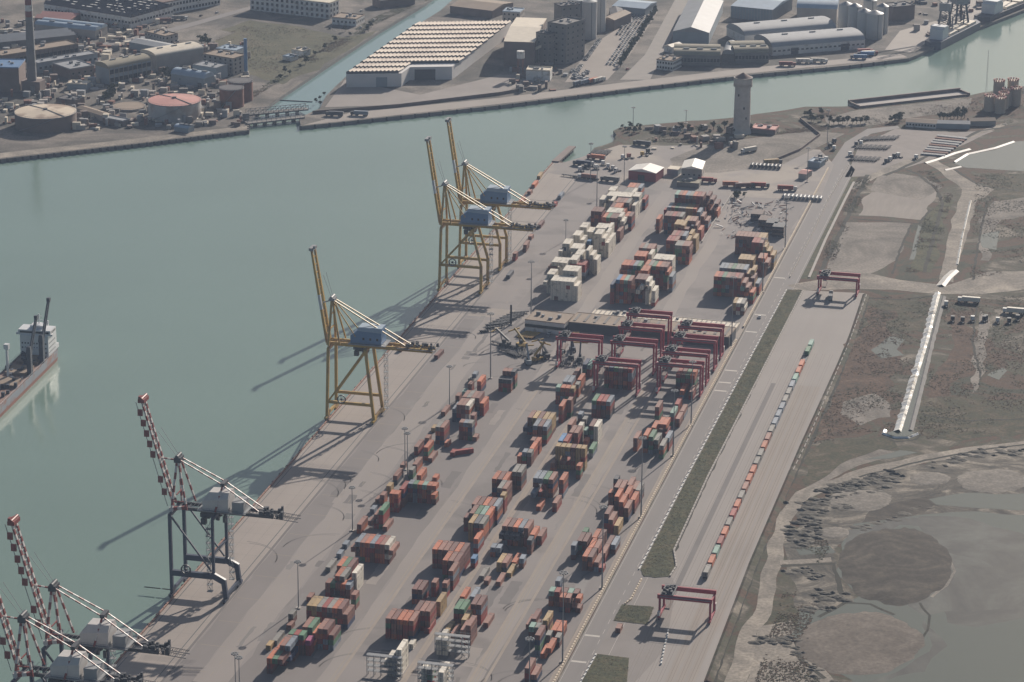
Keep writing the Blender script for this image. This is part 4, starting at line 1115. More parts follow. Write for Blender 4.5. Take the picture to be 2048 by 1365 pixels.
# ---------------------------------------------------------------- gantry cranes over the stacks and over the rail tracks
def gantry(span, h, name, label, cat, grp, yb=4.2, rail=False):
    g = K['gred']; r = thing(name, label, cat, group=grp); hs = span / 2
    for sx in (-1, 1):
        for sy in (-1, 1): MB().beam((sx * hs, sy * yb, 1.8), (sx * hs, sy * yb, h - 1), 1.0, 1.1).build('leg', g, r)
        MB().beam((sx * hs, -yb - 2, 1.6), (sx * hs, yb + 2, 1.6), 1.0, 1.2).beam((sx * hs, -yb, h - 1.2), (sx * hs, yb, h - 1.2), .7, .8).build('sill_beam', g, r)
        b = MB()
        for k in (-yb - 1.4, -yb + 1.4, yb - 1.4, yb + 1.4): b.cyl((sx * hs - .3, k, .75), (sx * hs + .3, k, .75), .72, n=12)
        b.each('wheel', K['tyre'], r)
    b = MB()
    for sy in (-1, 1): b.beam((-hs - 1.2, sy * yb, h), (hs + .8, sy * yb, h), 1.15, 2.1)
    b.each('girder', g, r)
    b = MB()
    for sy in (-1, 1): b.beam((-hs, sy * (yb + 1), h + .3), (hs, sy * (yb + 1), h + .3), .8, .1); b.beam((-hs, sy * (yb + 1.3), h + 1.4), (hs, sy * (yb + 1.3), h + 1.4), .08)
    b.build('walkway', K['steel'], r)
    tx = -hs + 3.5; b = MB().box(tx - 3, tx + 3, -yb - .4, yb + .4, h + 1.0, h + 1.5); rr = random.Random(5)
    for k in range(22): x = tx + rr.uniform(-2.9, 1.6); y = rr.uniform(-yb, yb - 1.2); b.box(x, x + rr.uniform(.6, 1.6), y, y + rr.uniform(.6, 1.6), h + 1.5, h + rr.uniform(1.9, 3.4))
    b.build('trolley', K['dark'], r)
    b = MB().box(tx - 1.4, tx + .8, -1.2, 1.0, h - 3.4, h - .6); b.build('operator_cab', [K['twall']], r)
    b = MB().box(tx - 3, tx + 3, -6.1, -6.0, h - 7.2, h - 7.0) if False else MB().box(tx - 1.2, tx + 1.2, -5.8, 5.8, h - 6.6, h - 6.2)
    for sx in (-1, 1):
        for sy in (-1, 1): b.beam((tx + sx, sy * 2, h + 1), (tx + sx, sy * 2.4, h - 6.2), .1)
    b.build('spreader', K['bwall'], r)
    b = MB().box(hs - .5, hs + .7, yb + .8, yb + 3.0, 2.4, 5.2); b.box(-hs - .7, -hs + .5, -yb - 2.6, -yb - .6, 2.4, 4.4); b.each('power_unit', K['cwhite'], r)
    return r
G1 = 'red gantry cranes over the container rows'
RG = [((-349.2, 1639), 'red tyred gantry crane standing apart at left over the reach stackers'), ((-318.8, 1601), 'nearest red gantry crane over the third container row, above the dark stack'),
      ((-316.5, 1640), 'second red gantry crane of the third container row, behind the nearest one'), ((-317.5, 1668), 'third red gantry crane of the third container row'), ((-317.8, 1694), 'rearmost red gantry crane of the third container row, in front of the long shed'),
      ((-283.0, 1608), 'nearest red gantry crane beside the road fence'), ((-283.2, 1629), 'second red gantry crane beside the road fence'), ((-283.0, 1655), 'third red gantry crane beside the road fence'), ((-283.1, 1678), 'rearmost red gantry crane beside the road fence')]
g0 = gantry(25.0, 18.6, 'gantry_crane', RG[0][1], 'gantry crane', G1); g0.location = (*RG[0][0], 0)
for (p, l) in RG[1:]: dup(g0, (p[0], p[1], 0), 0, l)
q0 = gantry(24.4, 11.6, 'rail_gantry_crane', 'nearer red rail gantry crane standing over the tracks below the train', 'gantry crane', 'red gantry cranes over the rail tracks', 5.6)
q0.location = (-221.9, 1296, 0)
dup(q0, (-219.4, 1822, 0), 0, 'farther red rail gantry crane at the head of the rail yard')

# ---------------------------------------------------------------- light masts
def mast(h, lab):
    r = thing('light_mast', lab, 'light mast', group='high light masts in the yard')
    MB().cyl((0, 0, 0), (0, 0, h), .42 if h > 30 else .28, .16, n=10).build('pole', K['steel'], r)
    b = MB(); n = 8
    for i in range(n):
        a, c = 2 * math.pi * i / n, 2 * math.pi * (i + 1) / n; k = 1.7 if h > 30 else 1.3
        b.beam((k * math.cos(a), k * math.sin(a), h), (k * math.cos(c), k * math.sin(c), h), .16); b.beam((0, 0, h), (k * math.cos(a), k * math.sin(a), h), .1)
    for i in range(n): a = 2 * math.pi * i / n; k = 1.8 if h > 30 else 1.4; b.box(k * math.cos(a) - .3, k * math.cos(a) + .3, k * math.sin(a) - .3, k * math.sin(a) + .3, h - .55, h + .05, 1)
    b.build('lamp_head', [K['steel'], K['groof']], r)
    MB().box(-1.2, 1.2, -1.2, 1.2, 0, .5).build('footing', K['conc'], r); return r
MA = [((472, 1365 + 40), 24, 'left one of the twin light masts at the bottom photo edge'), ((480, 1365 + 48), 24, 'right one of the twin light masts at the bottom photo edge'), ((597, 1217), 24.4, 'lone light mast left of the orange stacks near the bottom'), ((705, 1062), 24, 'lone light mast beside the green topped stack'),
      ((810, 940), 24, 'left one of the close mast pair beside the quayside row'), ((815, 950), 24, 'right one of the close mast pair beside the quayside row'), ((899, 812), 24, 'light mast below the tail of the lone yellow crane'),
      ((981, 757), 40, 'tall light mast in front of the parked trailers'), ((1062, 637), 37, 'tall light mast at the left end of the low white building'), ((1131, 515), 26, 'light mast left of the white container stacks'), ((1193, 445), 40, 'tall light mast among the white container stacks'), ((1248, 368), 28, 'light mast left of the red walled shed'), ((1181, 362), 28, 'light mast beside the parked tractors at the rear yard'),
      ((1125, 1325), 45, 'nearest tall light mast on the road fence'), ((1204, 1177), 43, 'second tall light mast along the road fence'), ((1282, 1035), 44, 'third tall light mast along the road fence'), ((1346, 912), 38, 'fourth tall light mast along the road fence'), ((1382, 851), 38, 'fifth tall light mast along the road fence'),
      ((1463, 690), 43, 'light mast on the road fence at the end of the long shed'), ((1525, 585), 36, 'light mast beside the tan containers on the road fence'), ((1570, 498), 36, 'light mast on the road fence near the pipe rows'), ((1058, 1452), 42, 'light mast with only its head and upper pole above the bottom photo edge'),
      ((1654, 298), 30, 'light mast on the rear yard below the water tower lot'), ((1614, 365), 26, 'light mast beside the tank trailers'), ((1266, 258), 17, 'thin light mast on the shore tip left of the tower'), ((1372, 246), 10, 'short pole on the shore between mast and tower')]
m24, m40 = mast(24, ''), mast(40, '')
for k, ((px, py), h, lab) in enumerate(MA):
    p = at(px, py); src = m24 if h < 31 else m40
    o = dup(src, p, 0, lab); o.scale = (1, 1, h / (24 if h < 31 else 40))
for m_ in (m24, m40):
    for ch in list(m_.children): bpy.data.objects.remove(ch)
    bpy.data.objects.remove(m_)
# ---------------------------------------------------------------- buildings
def frame(nl, nr, f, h, z0=0.0):
    "corner, unit vectors and sizes from three eave corners of the photo (near left, near right, a far one) at height h"
    a, b, c = at(*nl, h), at(*nr, h), at(*f, h); ax = Vector((b.x - a.x, b.y - a.y, 0)); w_ = ax.length; ax.normalize(); ay = Vector((-ax.y, ax.x, 0)); d = abs((c - b).dot(ay))
    return Vector((a.x, a.y, 0)), ax, ay, w_, max(d, 3.0)
def bld(label, nl, nr, f, h, kind='flat', wall='conc', roof='groof', rise=3.0, ridge='w', win=None, door=None, cat='building', name='building', parapet=.6, bays=1, group=None, extra=None, dd=None):
    o, ax, ay, W_, D = frame(nl, nr, f, h)
    if dd: D = dd
    P = lambda a, b, z: Vector((o.x + ax.x * a + ay.x * b, o.y + ax.y * a + ay.y * b, z))
    r = thing(name, label, cat, o, group=group)
    wm, rm = K[wall] if isinstance(wall, str) else wall, K[roof] if isinstance(roof, str) else roof
    b = MB(); b.obox(o, ax, ay, W_, D, 0, h); b.build('wall', wm, r, o)
    b = MB()
    if kind == 'flat':
        b.obox(P(-.15, -.15, 0), ax, ay, W_ + .3, D + .3, h + .003, h + .25)
        for a0, b0, w2, d2 in ((0, 0, W_, .35), (0, D - .35, W_, .35), (0, .35, .35, D - .7), (W_ - .35, .35, .35, D - .7)): b.obox(P(a0, b0, 0), ax, ay, w2, d2, h + .25, h + .25 + parapet)
    elif kind == 'gable':
        for k in range(bays):
            if ridge == 'w':
                e = D / bays; b0, b1 = k * e - (.3 if k == 0 else 0), (k + 1) * e + (.3 if k == bays - 1 else 0); m_ = (b0 + b1) / 2
                v = [P(-.4, b0, h), P(W_ + .4, b0, h), P(W_ + .4, b1, h), P(-.4, b1, h), P(-.4, m_, h + rise), P(W_ + .4, m_, h + rise)]
                b.add(v, [(0, 1, 5, 4), (2, 3, 4, 5), (3, 0, 4), (1, 2, 5), (0, 3, 2, 1)])
            else:
                e = W_ / bays; a0, a1 = k * e - (.3 if k == 0 else 0), (k + 1) * e + (.3 if k == bays - 1 else 0); m_ = (a0 + a1) / 2
                v = [P(a0, -.4, h), P(a1, -.4, h), P(a1, D + .4, h), P(a0, D + .4, h), P(m_, -.4, h + rise), P(m_, D + .4, h + rise)]
                b.add(v, [(0, 4, 5, 3), (1, 2, 5, 4), (0, 1, 4), (2, 3, 5), (0, 3, 2, 1)])
    elif kind == 'barrel':
        n = 9
        for k in range(bays):
            if ridge == 'w':
                e = D / bays; prof = [(k * e + e * (1 - math.cos(math.pi * i / n)) / 2, h + rise * math.sin(math.pi * i / n)) for i in range(n + 1)]
                v = [P(-.4, q, z) for q, z in prof] + [P(W_ + .4, q, z) for q, z in prof]
                b.add(v, [(i, i + n + 1, i + n + 2, i + 1) for i in range(n)], 0, True); b.add(v[:n + 1], [tuple(range(n + 1))]); b.add(v[n + 1:], [tuple(reversed(range(n + 1)))])
            else:
                e = W_ / bays; prof = [(k * e + e * (1 - math.cos(math.pi * i / n)) / 2, h + rise * math.sin(math.pi * i / n)) for i in range(n + 1)]
                v = [P(q, -.4, z) for q, z in prof] + [P(q, D + .4, z) for q, z in prof]
                b.add(v, [(i + 1, i + n + 2, i + n + 1, i) for i in range(n)], 0, True); b.add(v[:n + 1], [tuple(reversed(range(n + 1)))]); b.add(v[n + 1:], [tuple(range(n + 1))])
    ro = b.build('roof', rm, r, o)
    if kind == 'barrel':
        v = MB()
        for k in range(3 if ridge == 'w' else 2):
            if ridge == 'w': q = P(W_ * (.2 + .3 * k), D / bays / 2 - .8, 0); v.obox(q, ax, ay, 5, 1.6, h + rise - .2, h + rise + .8)
        if v.v: vo = v.each('roof_vent', K['steel'], r, o)
    if kind == 'flat' and D > 9 and W_ > 9:
        rr = random.Random(int(W_ * 10)); v = MB()
        for k in range(4): q = P(rr.uniform(.1, .8) * W_, rr.uniform(.15, .75) * D, 0); v.obox(q, ax, ay, rr.uniform(1.2, 3), rr.uniform(1.2, 2.5), h + .25, h + rr.uniform(1, 2.2))
        v.each('roof_vent', K['steel'], r, o)
    if win:
        n, rows, ww, wh = win
        for face in (0, 1):
            nn = n if face == 0 else max(1, int(n * D / W_)); L_ = W_ if face == 0 else D
            if face and L_ < 4: continue
            wb = MB().box(-ww / 2, ww / 2, -.06, .06, 0, wh).build('window', K['glass'], r); wb.data.materials.append(K['conc'])
            sl = MB().box(-ww / 2, ww / 2, -.06, .06, 0, wh, 0); sl.box(-ww / 2 - .15, ww / 2 + .15, -.18, .02, -.22, -.01, 1)
            me = bpy.data.meshes.new('window'); me.from_pydata(sl.v, [], sl.f); me.materials.append(K['glass']); me.materials.append(K['conc']); me.polygons.foreach_set('material_index', sl.m); me.update(); wb.data = me
            first_ = True; ang = math.atan2(ax.y, ax.x) + (math.pi / 2 if face else 0); made = 0
            for j in range(rows):
                z = h * (j + .5) / rows - wh / 2 + .2
                for i in range(nn):
                    if made >= (70 if face == 0 else 28): break
                    c = L_ * (i + .5) / nn; q = P(c, -.02, z) if face == 0 else P(W_ + .02, c, z)
                    wo = wb if first_ else wb.copy()
                    if not first_: C.objects.link(wo)
                    wo.parent = r; wo.location = q - o; wo.rotation_euler = (0, 0, ang); first_ = False; made += 1
    if door:
        for (a0, dw, dh) in door:
            MB().obox(P(a0 * W_, -.09, 0), ax, ay, dw, .12, 0.02, dh).build('door', K['dark'], r, o)
    if extra: extra(r, o, P, ax, ay, W_, D, h)
    return r
def ribs(n, m='dconc'):
    def f(r, o, P, ax, ay, W_, D, h):
        b = MB()
        for i in range(n + 1): b.obox(P((W_ - .5) * i / n, -.35, 0), ax, ay, .5, .33, 0, h - .1)
        for i in range(max(2, int(n * D / W_)) + 1): b.obox(P(W_ + .02, (D - .5) * i / max(2, int(n * D / W_)), 0), ax, ay, .33, .5, 0, h - .1)
        b.each('pillar', K[m], r, o)
    return f
def skyl(n, m='white'):
    def f(r, o, P, ax, ay, W_, D, h):
        b = MB()
        for i in range(n): b.obox(P(W_ * (i + .35) / n, D * .15, 0), ax, ay, W_ / n * .25, D * .7, h + .25, h + .6)
        b.each('skylight', K[m], r, o)
    return f
def saw(n, m='droof', m2='white'):
    def f(r, o, P, ax, ay, W_, D, h):
        b = MB(); e = D / n
        for k in range(n):
            v = [P(0, k * e, h + .3), P(W_, k * e, h + .3), P(W_, (k + 1) * e, h + .3), P(0, (k + 1) * e, h + .3), P(0, k * e + e * .25, h + 3.2), P(W_, k * e + e * .25, h + 3.2)]
            b.add(v, [(0, 1, 5, 4), (3, 0, 4), (1, 2, 5)], 0); b.add(v, [(2, 3, 4, 5)], 0)
            rr = random.Random(k)
            for j in range(9): a = rr.uniform(.02, .93) * W_; b.obox(P(a, k * e + e * .5, 0), ax, ay, rr.uniform(1.5, 4.5), e * .2, h + 1.9, h + 2.75, 1)  # white blocks paint sun glints onto the dark roof slopes
        b.build('sawtooth_roof', [K[m], K[m2]], r, o)
    return f

# far left industrial works
bld('yellowish long hall with barrel roof and open upper storey behind the tanks', (218, 138), (302, 121), (283, 112), 13.5, 'barrel', 'twall', 'oliv', 4.2, win=(9, 2, 4.2, 3.6), extra=ribs(9, 'conc'))
bld('tall pale hall with low barrel roof joined to the yellowish hall', (312, 113), (407, 97), (392, 84), 13.0, 'barrel', 'conc', 'cream', 3.0)
bld('small grey barrel roofed shed behind the pink roofed tank', (342, 148), (408, 158), (420, 150), 8.0, 'barrel', 'twall', 'lblue', 4.0, ridge='w', door=[(.8, 4, 4)])
bld('four storey pale block beside the thin blue chimney', (405, 109), (466, 119), (480, 108), 13.5, 'flat', 'conc', 'broof', win=(6, 4, 2.0, 1.8))
bld('low blue grey annex in front of the four storey pale block', (385, 131), (432, 138), (440, 128), 10.0, 'flat', 'twall', 'groof')
bld('white flat roofed cube behind the four storey pale block', (432, 98), (472, 103), (480, 93), 11.0, 'flat', 'white', 'lblue', win=(3, 2, 1.6, 1.4))
bld('long dark brown mill hall with pale roof behind the chimney', (3, 113), (156, 89), (150, 79), 12.0, 'flat', 'bwall', 'broof', win=(18, 1, 3.4, 5.0), extra=ribs(18, 'bwall'))
bld('low grey green hall in front of the brown mill hall', (76, 128), (195, 108), (190, 101), 8.5, 'flat', 'twall', 'groof', win=(12, 1, 2.4, 1.8))
bld('dark grey shed block between the mill hall and the barrel roofed hall', (140, 140), (188, 132), (184, 115), 8.0, 'flat', 'bwall', 'groof', win=(4, 1, 1.6, 1.6))
bld('blue topped tall boiler house at the left photo edge', (-40, 136), (37, 137), (40, 120), 20.0, 'flat', 'bwall', 'blue')
bld('grey hall with two rows of rounded roof bays left of the field', (70, 49), (190, 62), (200, 51), 7.5, 'barrel', 'conc', 'lblue', 3.0, bays=2)
bld('low grey hall with pale broken roof in front of the rounded roof bays', (-10, 86), (150, 70), (142, 58), 7.0, 'gable', 'dconc', 'groof', 2.2, bays=3)
bld('reddish roofed low workshop beyond the rounded roof bays', (70, 36), (140, 40), (150, 27), 6.0, 'gable', 'bwall', 'pink', 2.0, bays=2)
bld('large white factory with dark sawtooth roof at the top photo edge', (88, 8), (262, 36), (290, 4), 9.5, 'flat', 'white', 'droof', win=(26, 1, 2.6, 1.6), extra=saw(7))
bld('pinkish end block of the white sawtooth factory', (262, 34), (284, 28), (306, 8), 9.0, 'flat', 'conc', 'groof', win=(3, 2, 2, 1.8))
bld('long white three storey block along the road at the top', (326, 7), (440, -14), (430, -30), 11.0, 'flat', 'white', 'tile', win=(18, 2, 2.4, 2.2))
bld('small two storey house by the sandy yard', (289, 64), (330, 74), (345, 66), 7.5, 'flat', 'conc', 'broof', win=(7, 2, 1.6, 1.5))
bld('flat low shed between the small house and the pale hall', (258, 84), (326, 97), (345, 88), 6.5, 'gable', 'twall', 'groof', 1.6)
bld('white six bay office block with brown bands at the top of the field', (500, -10), (659, 8), (687, 2), 14.0, 'flat', 'white', 'cream', win=(16, 3, 2.4, 2.4))
bld('low white annex at the foot of the banded office block', (664, 36), (712, 40), (722, 30), 6.0, 'flat', 'white', 'broof', win=(6, 1, 1.8, 1.6))
bld('dark shed on the canal bank beyond the office block', (760, 2), (830, -6), (850, -16), 7.0, 'gable', 'bwall', 'droof', 2.0)
bld('white flat hut in the middle of the grass field', (583, 100), (605, 104), (618, 99), 4.5, 'flat', 'white', 'cream')
bld('tiny blue white hut left of the white field hut', (565, 113), (582, 116), (586, 110), 3.2, 'flat', 'white', 'lblue')
bld('long low brown shed on the north quay behind the round tanks', (153, 216), (205, 232), (215, 226), 4.5, 'gable', 'conc', 'broof', 1.2)
bld('low quay office with pale flat roof between the two big tanks', (205, 236), (245, 244), (252, 238), 4.0, 'flat', 'bwall', 'groof')
bld('small pale shed roof left of the barrel roofed hall', (134, 168), (172, 170), (176, 163), 5.0, 'flat', 'twall', 'cream')
bld('dark pump house left of the pink roofed tank', (112, 198), (150, 203), (158, 194), 5.0, 'flat', 'bwall', 'droof')
bld('pale blue tank shed on the quay below the pink roofed tank', (348, 254), (376, 258), (380, 252), 3.5, 'barrel', 'twall', 'lblue', 1.5)

# red and white striped chimney
cb = at(65, 182); ch = thing('chimney', 'tall concrete chimney with red and white bands at upper left', 'chimney', cb)
def ring(z0, z1, m, nm): a = lambda z: 4.1 - 1.6 * z / 95; return MB().cyl((cb.x, cb.y, z0), (cb.x, cb.y, z1), a(z0), a(z1), 24).build(nm, m, ch, cb)
ring(0, 61, K['dconc'], 'shaft')
for k in range(7): ring(61 + k * 4.8, 65.8 + k * 4.8, K['cred'] if k % 2 == 0 else K['white'], 'band')
b = MB(); b.beam((cb.x + 4.0, cb.y - 1.0, 0), (cb.x + 2.6, cb.y - .7, 92), .7, .5); b.build('ladder', K['white'], ch, cb)
b = MB(); b.obox((cb.x - 7, cb.y - 6, 0), (1, 0, 0), (0, 1, 0), 16, 12, 0, 9); b.build('flue_house', K['bwall'], ch, cb)
cb2 = at(492, 150); c2 = thing('chimney', 'thin light blue steel chimney beside the four storey block', 'chimney', cb2)
MB().cyl(cb2, cb2 + Vector((0, 0, 30.5)), 1.5, 1.4, 12).build('shaft', K['blue'], c2, cb2)
MB().cyl(cb2, cb2 + Vector((0, 0, 3)), 3, 2.2, 12).build('base', K['conc'], c2, cb2)

def tank(label, px, py, h, rpx, wall, roof, dome=1.6, open_=False, walk=True):
    c = at(px, py, h); rad = (at(px + rpx, py, h) - c).length; c.z = 0; t = thing('storage_tank', label, 'tank', c)
    b = MB(); b.cyl((0, 0, 0), (0, 0, h), rad, n=48); o = b.build('shell', K[wall] if isinstance(wall, str) else wall, t)
    if open_: MB().cyl((0, 0, h + .02), (0, 0, h + .06), rad * .97, n=40).build('floating_roof', K['droof'], t)
    else: MB().cyl((0, 0, h + .02), (0, 0, h + dome), rad * 1.004, rad * .06, n=48, smooth=False).build('roof', K[roof] if isinstance(roof, str) else roof, t)
    b = MB(); n = 40
    for i in range(n):
        a, e = 2 * math.pi * i / n, 2 * math.pi * (i + 1) / n; p = lambda an, z: (math.cos(an) * (rad + .12), math.sin(an) * (rad + .12), z)
        b.beam(p(a, h + 1.0), p(e, h + 1.0), .12); b.beam(p(a, h - .3), p(e, h - .3), .3, .5); b.beam(p(a, h), p(a, h + 1), .1)
    b.build('rim_rail', K['steel'], t)
    b = MB(); N = 26
    for i in range(N):
        a, e = -2.2 + 1.3 * i / N, -2.2 + 1.3 * (i + 1) / N; b.beam((math.cos(a) * (rad + .5), math.sin(a) * (rad + .5), h * i / N), (math.cos(e) * (rad + .5), math.sin(e) * (rad + .5), h * (i + 1) / N), .9, .25)
    b.build('spiral_stair', K['steel'], t)
    if walk and not open_:
        b = MB()
        for a in (2.5, -.55): b.beam((0, 0, h + dome + .25), (math.cos(a) * rad, math.sin(a) * rad, h + .35), 1.0, .25)
        b.cyl((0, 0, h + dome), (0, 0, h + dome + .9), 1.6, n=12); b.build('roof_walkway', K['dark'], t)
    return t
K['ptop'] = mat('pink tank roof', (.50, .235, .20), .7, .1, .06, alt=(.40, .20, .17, .05), altamt=.4)
K['ttop'] = mat('stained cream tank roof', (.56, .47, .36), .75, .1, .1, alt=(.30, .22, .16, .06), altamt=.45)
tank('wide oil tank with stained cream roof and dark brown shell', 91, 223, 11.5, 61.5, 'bwall', 'ttop')
tank('white shelled tank with faded pink roof', 349, 200, 13.0, 53, mat('white tank shell', (.46, .45, .43), .6, .15, .1, alt=(.30, .25, .22, .06), altamt=.4), 'ptop')
tank('nearer rust brown tank with dark open top', 463, 175, 15, 24.5, 'rust', 'droof', open_=True)
tank('farther rust brown tank behind the other open one', 481, 161, 16, 24.5, 'rust', 'droof', open_=True)
tank('empty low round basin with beige floor between the two big tanks', 258, 212, 1.6, 33, 'conc', 'broof', dome=.2, walk=False)

# sawtooth warehouse on the far quay
o, ax, ay, W_, D = frame((692, 149), (945, 146), (1020, 56), 11.0)
a0, a1 = at(692.3, 148.7, 11), at(945, 145, 11); ax = Vector((a1.x - a0.x, a1.y - a0.y, 0)).normalized()
lf = at(836, 47, 11); ayv = Vector((lf.x - a0.x, lf.y - a0.y, 0)); D = ayv.length; ay = ayv.normalized(); W1 = (at(805, 156, 11) - a0).dot(ax); W_ = (at(1020, 56, 11) - lf).length
o = Vector((a0.x, a0.y, 0)); wh = thing('warehouse', 'huge white warehouse with ten rows of pleated cream roof on the far quay', 'warehouse', o)
P = lambda a, b_, z: Vector((o.x + ax.x * a + ay.x * b_, o.y + ax.y * a + ay.y * b_, z))
step = D * .115
MB().prism([tuple(P(0, 0, 0)[:2]), tuple(P(W1, 0, 0)[:2]), tuple(P(W1, step, 0)[:2]), tuple(P(W_ - 2, step, 0)[:2]), tuple(P(W_, D, 0)[:2]), tuple(P(0, D, 0)[:2])], 0, 11, 0).build('wall', mat('white warehouse wall', (.62, .60, .58), .7, .08, .1), wh, o)
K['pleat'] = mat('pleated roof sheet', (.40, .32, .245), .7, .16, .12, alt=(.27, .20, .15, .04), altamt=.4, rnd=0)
K['pleatd'] = mat('pleated roof brown', (.155, .115, .09), .8, .14, .2)  # darker brown for the left-facing facets and the pleat ends
NR, NP = 11, 25
b = MB()
for j in range(NR):
    b0, b1 = D * j / NR + .1, D * (j + 1) / NR - .1; wmax = W_
    if b0 < step - .5: wmax = W1
    n = int(NP * wmax / W_); e = W_ / NP
    b.obox(P(0, b0, 0), ax, ay, n * e, .4, 11.02, 12.9, 2)  # step face of each row, its shade painted in as dark
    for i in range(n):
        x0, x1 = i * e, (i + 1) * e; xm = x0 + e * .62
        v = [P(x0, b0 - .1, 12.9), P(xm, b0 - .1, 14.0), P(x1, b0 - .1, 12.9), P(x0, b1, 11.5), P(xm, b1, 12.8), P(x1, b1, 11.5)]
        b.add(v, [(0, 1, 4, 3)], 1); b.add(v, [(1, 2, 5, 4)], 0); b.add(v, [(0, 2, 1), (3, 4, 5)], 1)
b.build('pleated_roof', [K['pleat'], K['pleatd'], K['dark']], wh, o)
MB().obox(P(W1 * .54, -.1, 0), ax, ay, 9, .15, 0, 8).build('door', K['twall'], wh, o)
MB().obox(P(W1 + 4, step - .1, 0), ax, ay, 17, .15, 0, 9).build('door', K['dark'], wh, o)

# grain and cement works right of the warehouse
bld('pale four storey house behind the pleated warehouse', (1005, 24), (1040, 26), (1048, 18), 13, 'flat', 'conc', 'lblue', win=(4, 3, 1.4, 1.6))
bld('dark hall with sloping cream roof right of the pleated warehouse', (1008, 83), (1069, 85), (1091, 37), 21, 'gable', 'bwall', 'cream', 2.5)
bld('grey concrete mill tower right of the cream roofed hall', (1095, 47), (1132, 53), (1149, 38), 33, 'flat', 'dconc', 'dconc', win=(3, 7, 1.6, 1.8), parapet=1.2)
bld('lower dark stair block left of the concrete mill tower', (1072, 66), (1096, 70), (1108, 60), 26, 'flat', 'dconc', 'droof', win=(2, 5, 1.2, 1.4))
bld('low white flat roofed shed in front of the concrete mill tower', (1052, 142), (1100, 144), (1105, 136), 8, 'flat', 'white', 'cream', parapet=.9)
def silo(label, px, py, rad, h, cone=1.5, m='white', grp='tall white silos'):
    p = at(px, py); s = thing('silo', label, 'silo', p, group=grp)
    MB().cyl((0, 0, 0), (0, 0, h), rad, n=24).build('shell', K[m] if isinstance(m, str) else m, s)
    MB().cyl((0, 0, h + .01), (0, 0, h + cone), rad * 1.02, rad * .12, n=24, smooth=False).build('roof', K['steel'], s)
    b = MB().beam((rad * .5, -rad * .9, 0), (rad * .5, -rad * .9, h), .6, .4); b.build('ladder', K['steel'], s); return s
K['silo'] = mat('white silo concrete', (.50, .49, .47), .7, .12, .05, alt=(.36, .34, .32, .03), altamt=.4)
for k, (px, py, lab) in enumerate(((1150, 74, 'leftmost white silo beside the concrete mill tower'), (1178, 77, 'middle white silo beside the concrete mill tower'), (1196, 62, 'right rear white silo beside the concrete mill tower'), (1163, 60, 'rear white silo half hidden by the two in front of it'))): silo(lab, px, py, 6.6, 33, m='silo')
bld('dark headhouse standing behind the tall white silos', (1122, 14), (1160, 10), (1170, 2), 36, 'flat', 'dconc', 'droof', win=(3, 6, 1.4, 1.6))
tp = at(1041, 152); tk = thing('water_tank', 'small white tank on legs in front of the dark cream roofed hall', 'tank', tp)
MB().cyl((0, 0, 15), (0, 0, 21), 3.2, n=20).build('vessel', K['white'], tk)
for sx in (-1, 1):
    for sy in (-1, 1): MB().beam((sx * 2, sy * 2, 0), (sx * 2, sy * 2, 15), .5).build('leg', K['rust'], tk)
cv = thing('conveyor', 'slanting cream conveyor bridge beside the small tank on legs', 'conveyor', at(1048, 130))
MB().beam((-2, 0, 8), (22, 12, 20), 2.2, 2.2).build('gallery', K['cream'], cv); MB().beam((0, 1, 0), (0, 1, 9), .6).beam((11, 6, 0), (11, 6, 14), .6).each('leg', K['steel'], cv)
bld('brown gabled shed right of the tall white silos', (1203, 38), (1229, 41), (1244, 24), 9, 'gable', 'bwall', 'broof', 2.2, ridge='d')
bld('second brown gabled shed behind the first', (1222, 30), (1248, 30), (1262, 17), 8, 'gable', 'bwall', 'droof', 2.0, ridge='d')
bld('grey low hall at the top beyond the tall white silos', (1225, 12), (1290, 18), (1310, 4), 7, 'gable', 'twall', 'lblue', 2)
bld('brown flat hall beyond the canal end at the top', (900, 12), (985, 22), (1050, 8), 7, 'gable', 'bwall', 'broof', 2.4)
# long sheds further right
bld('long grey gabled shed beside the car lot road', (1346, 63), (1418, 66), (1470, 3), 10.5, 'gable', 'twall', 'groof', 4.5, ridge='d', extra=None)
bld('small cream gabled hut at the corner of the long grey shed', (1328, 92), (1344, 95), (1350, 86), 5, 'gable', 'white', 'cream', 1.5, ridge='d')
bld('two storey white office left of the double barrel hall', (1313, 120), (1346, 124), (1352, 114), 8.0, 'flat', 'white', 'broof', win=(6, 2, 1.6, 1.6))
bld('left double barrel hall on the far quay', (1348, 110), (1440, 112), (1427, 94), 9.0, 'barrel', 'dconc', 'oliv', 3.6, bays=2, win=(14, 1, 2.2, 3.0))
bld('right double barrel hall on the far quay', (1470, 106), (1538, 105), (1522, 86), 9.0, 'barrel', 'dconc', 'oliv', 3.6, bays=2, win=(10, 1, 2.2, 3.0))
bld('narrow barrel roofed link between the two double barrel halls', (1444, 108), (1468, 109), (1420, 88), 7.0, 'barrel', 'dconc', 'groof', 4.0, ridge='d')
bld('long silver barrel roofed store in front, nearest the far quay', (1545, 95), (1730, 80), (1708, 61), 7.5, 'barrel', 'white', 'groof', 6.0, door=[(.2, 7, 5.5), (.74, 8, 5.5)], win=(20, 1, 2.4, 1.2))
bld('long silver barrel roofed store behind the front one', (1490, 72), (1672, 56), (1650, 38), 7.5, 'barrel', 'white', 'groof', 6.0)
bld('blue roofed ribbed warehouse at the top', (1462, 12), (1545, 20), (1600, -2), 11, 'gable', 'twall', 'lblue', 2.5, extra=ribs(14, 'groof'))
bld('tall barrel roofed warehouse left of the right silo group', (1594, 16), (1674, 19), (1680, 2), 13, 'barrel', 'conc', 'lblue', 5)
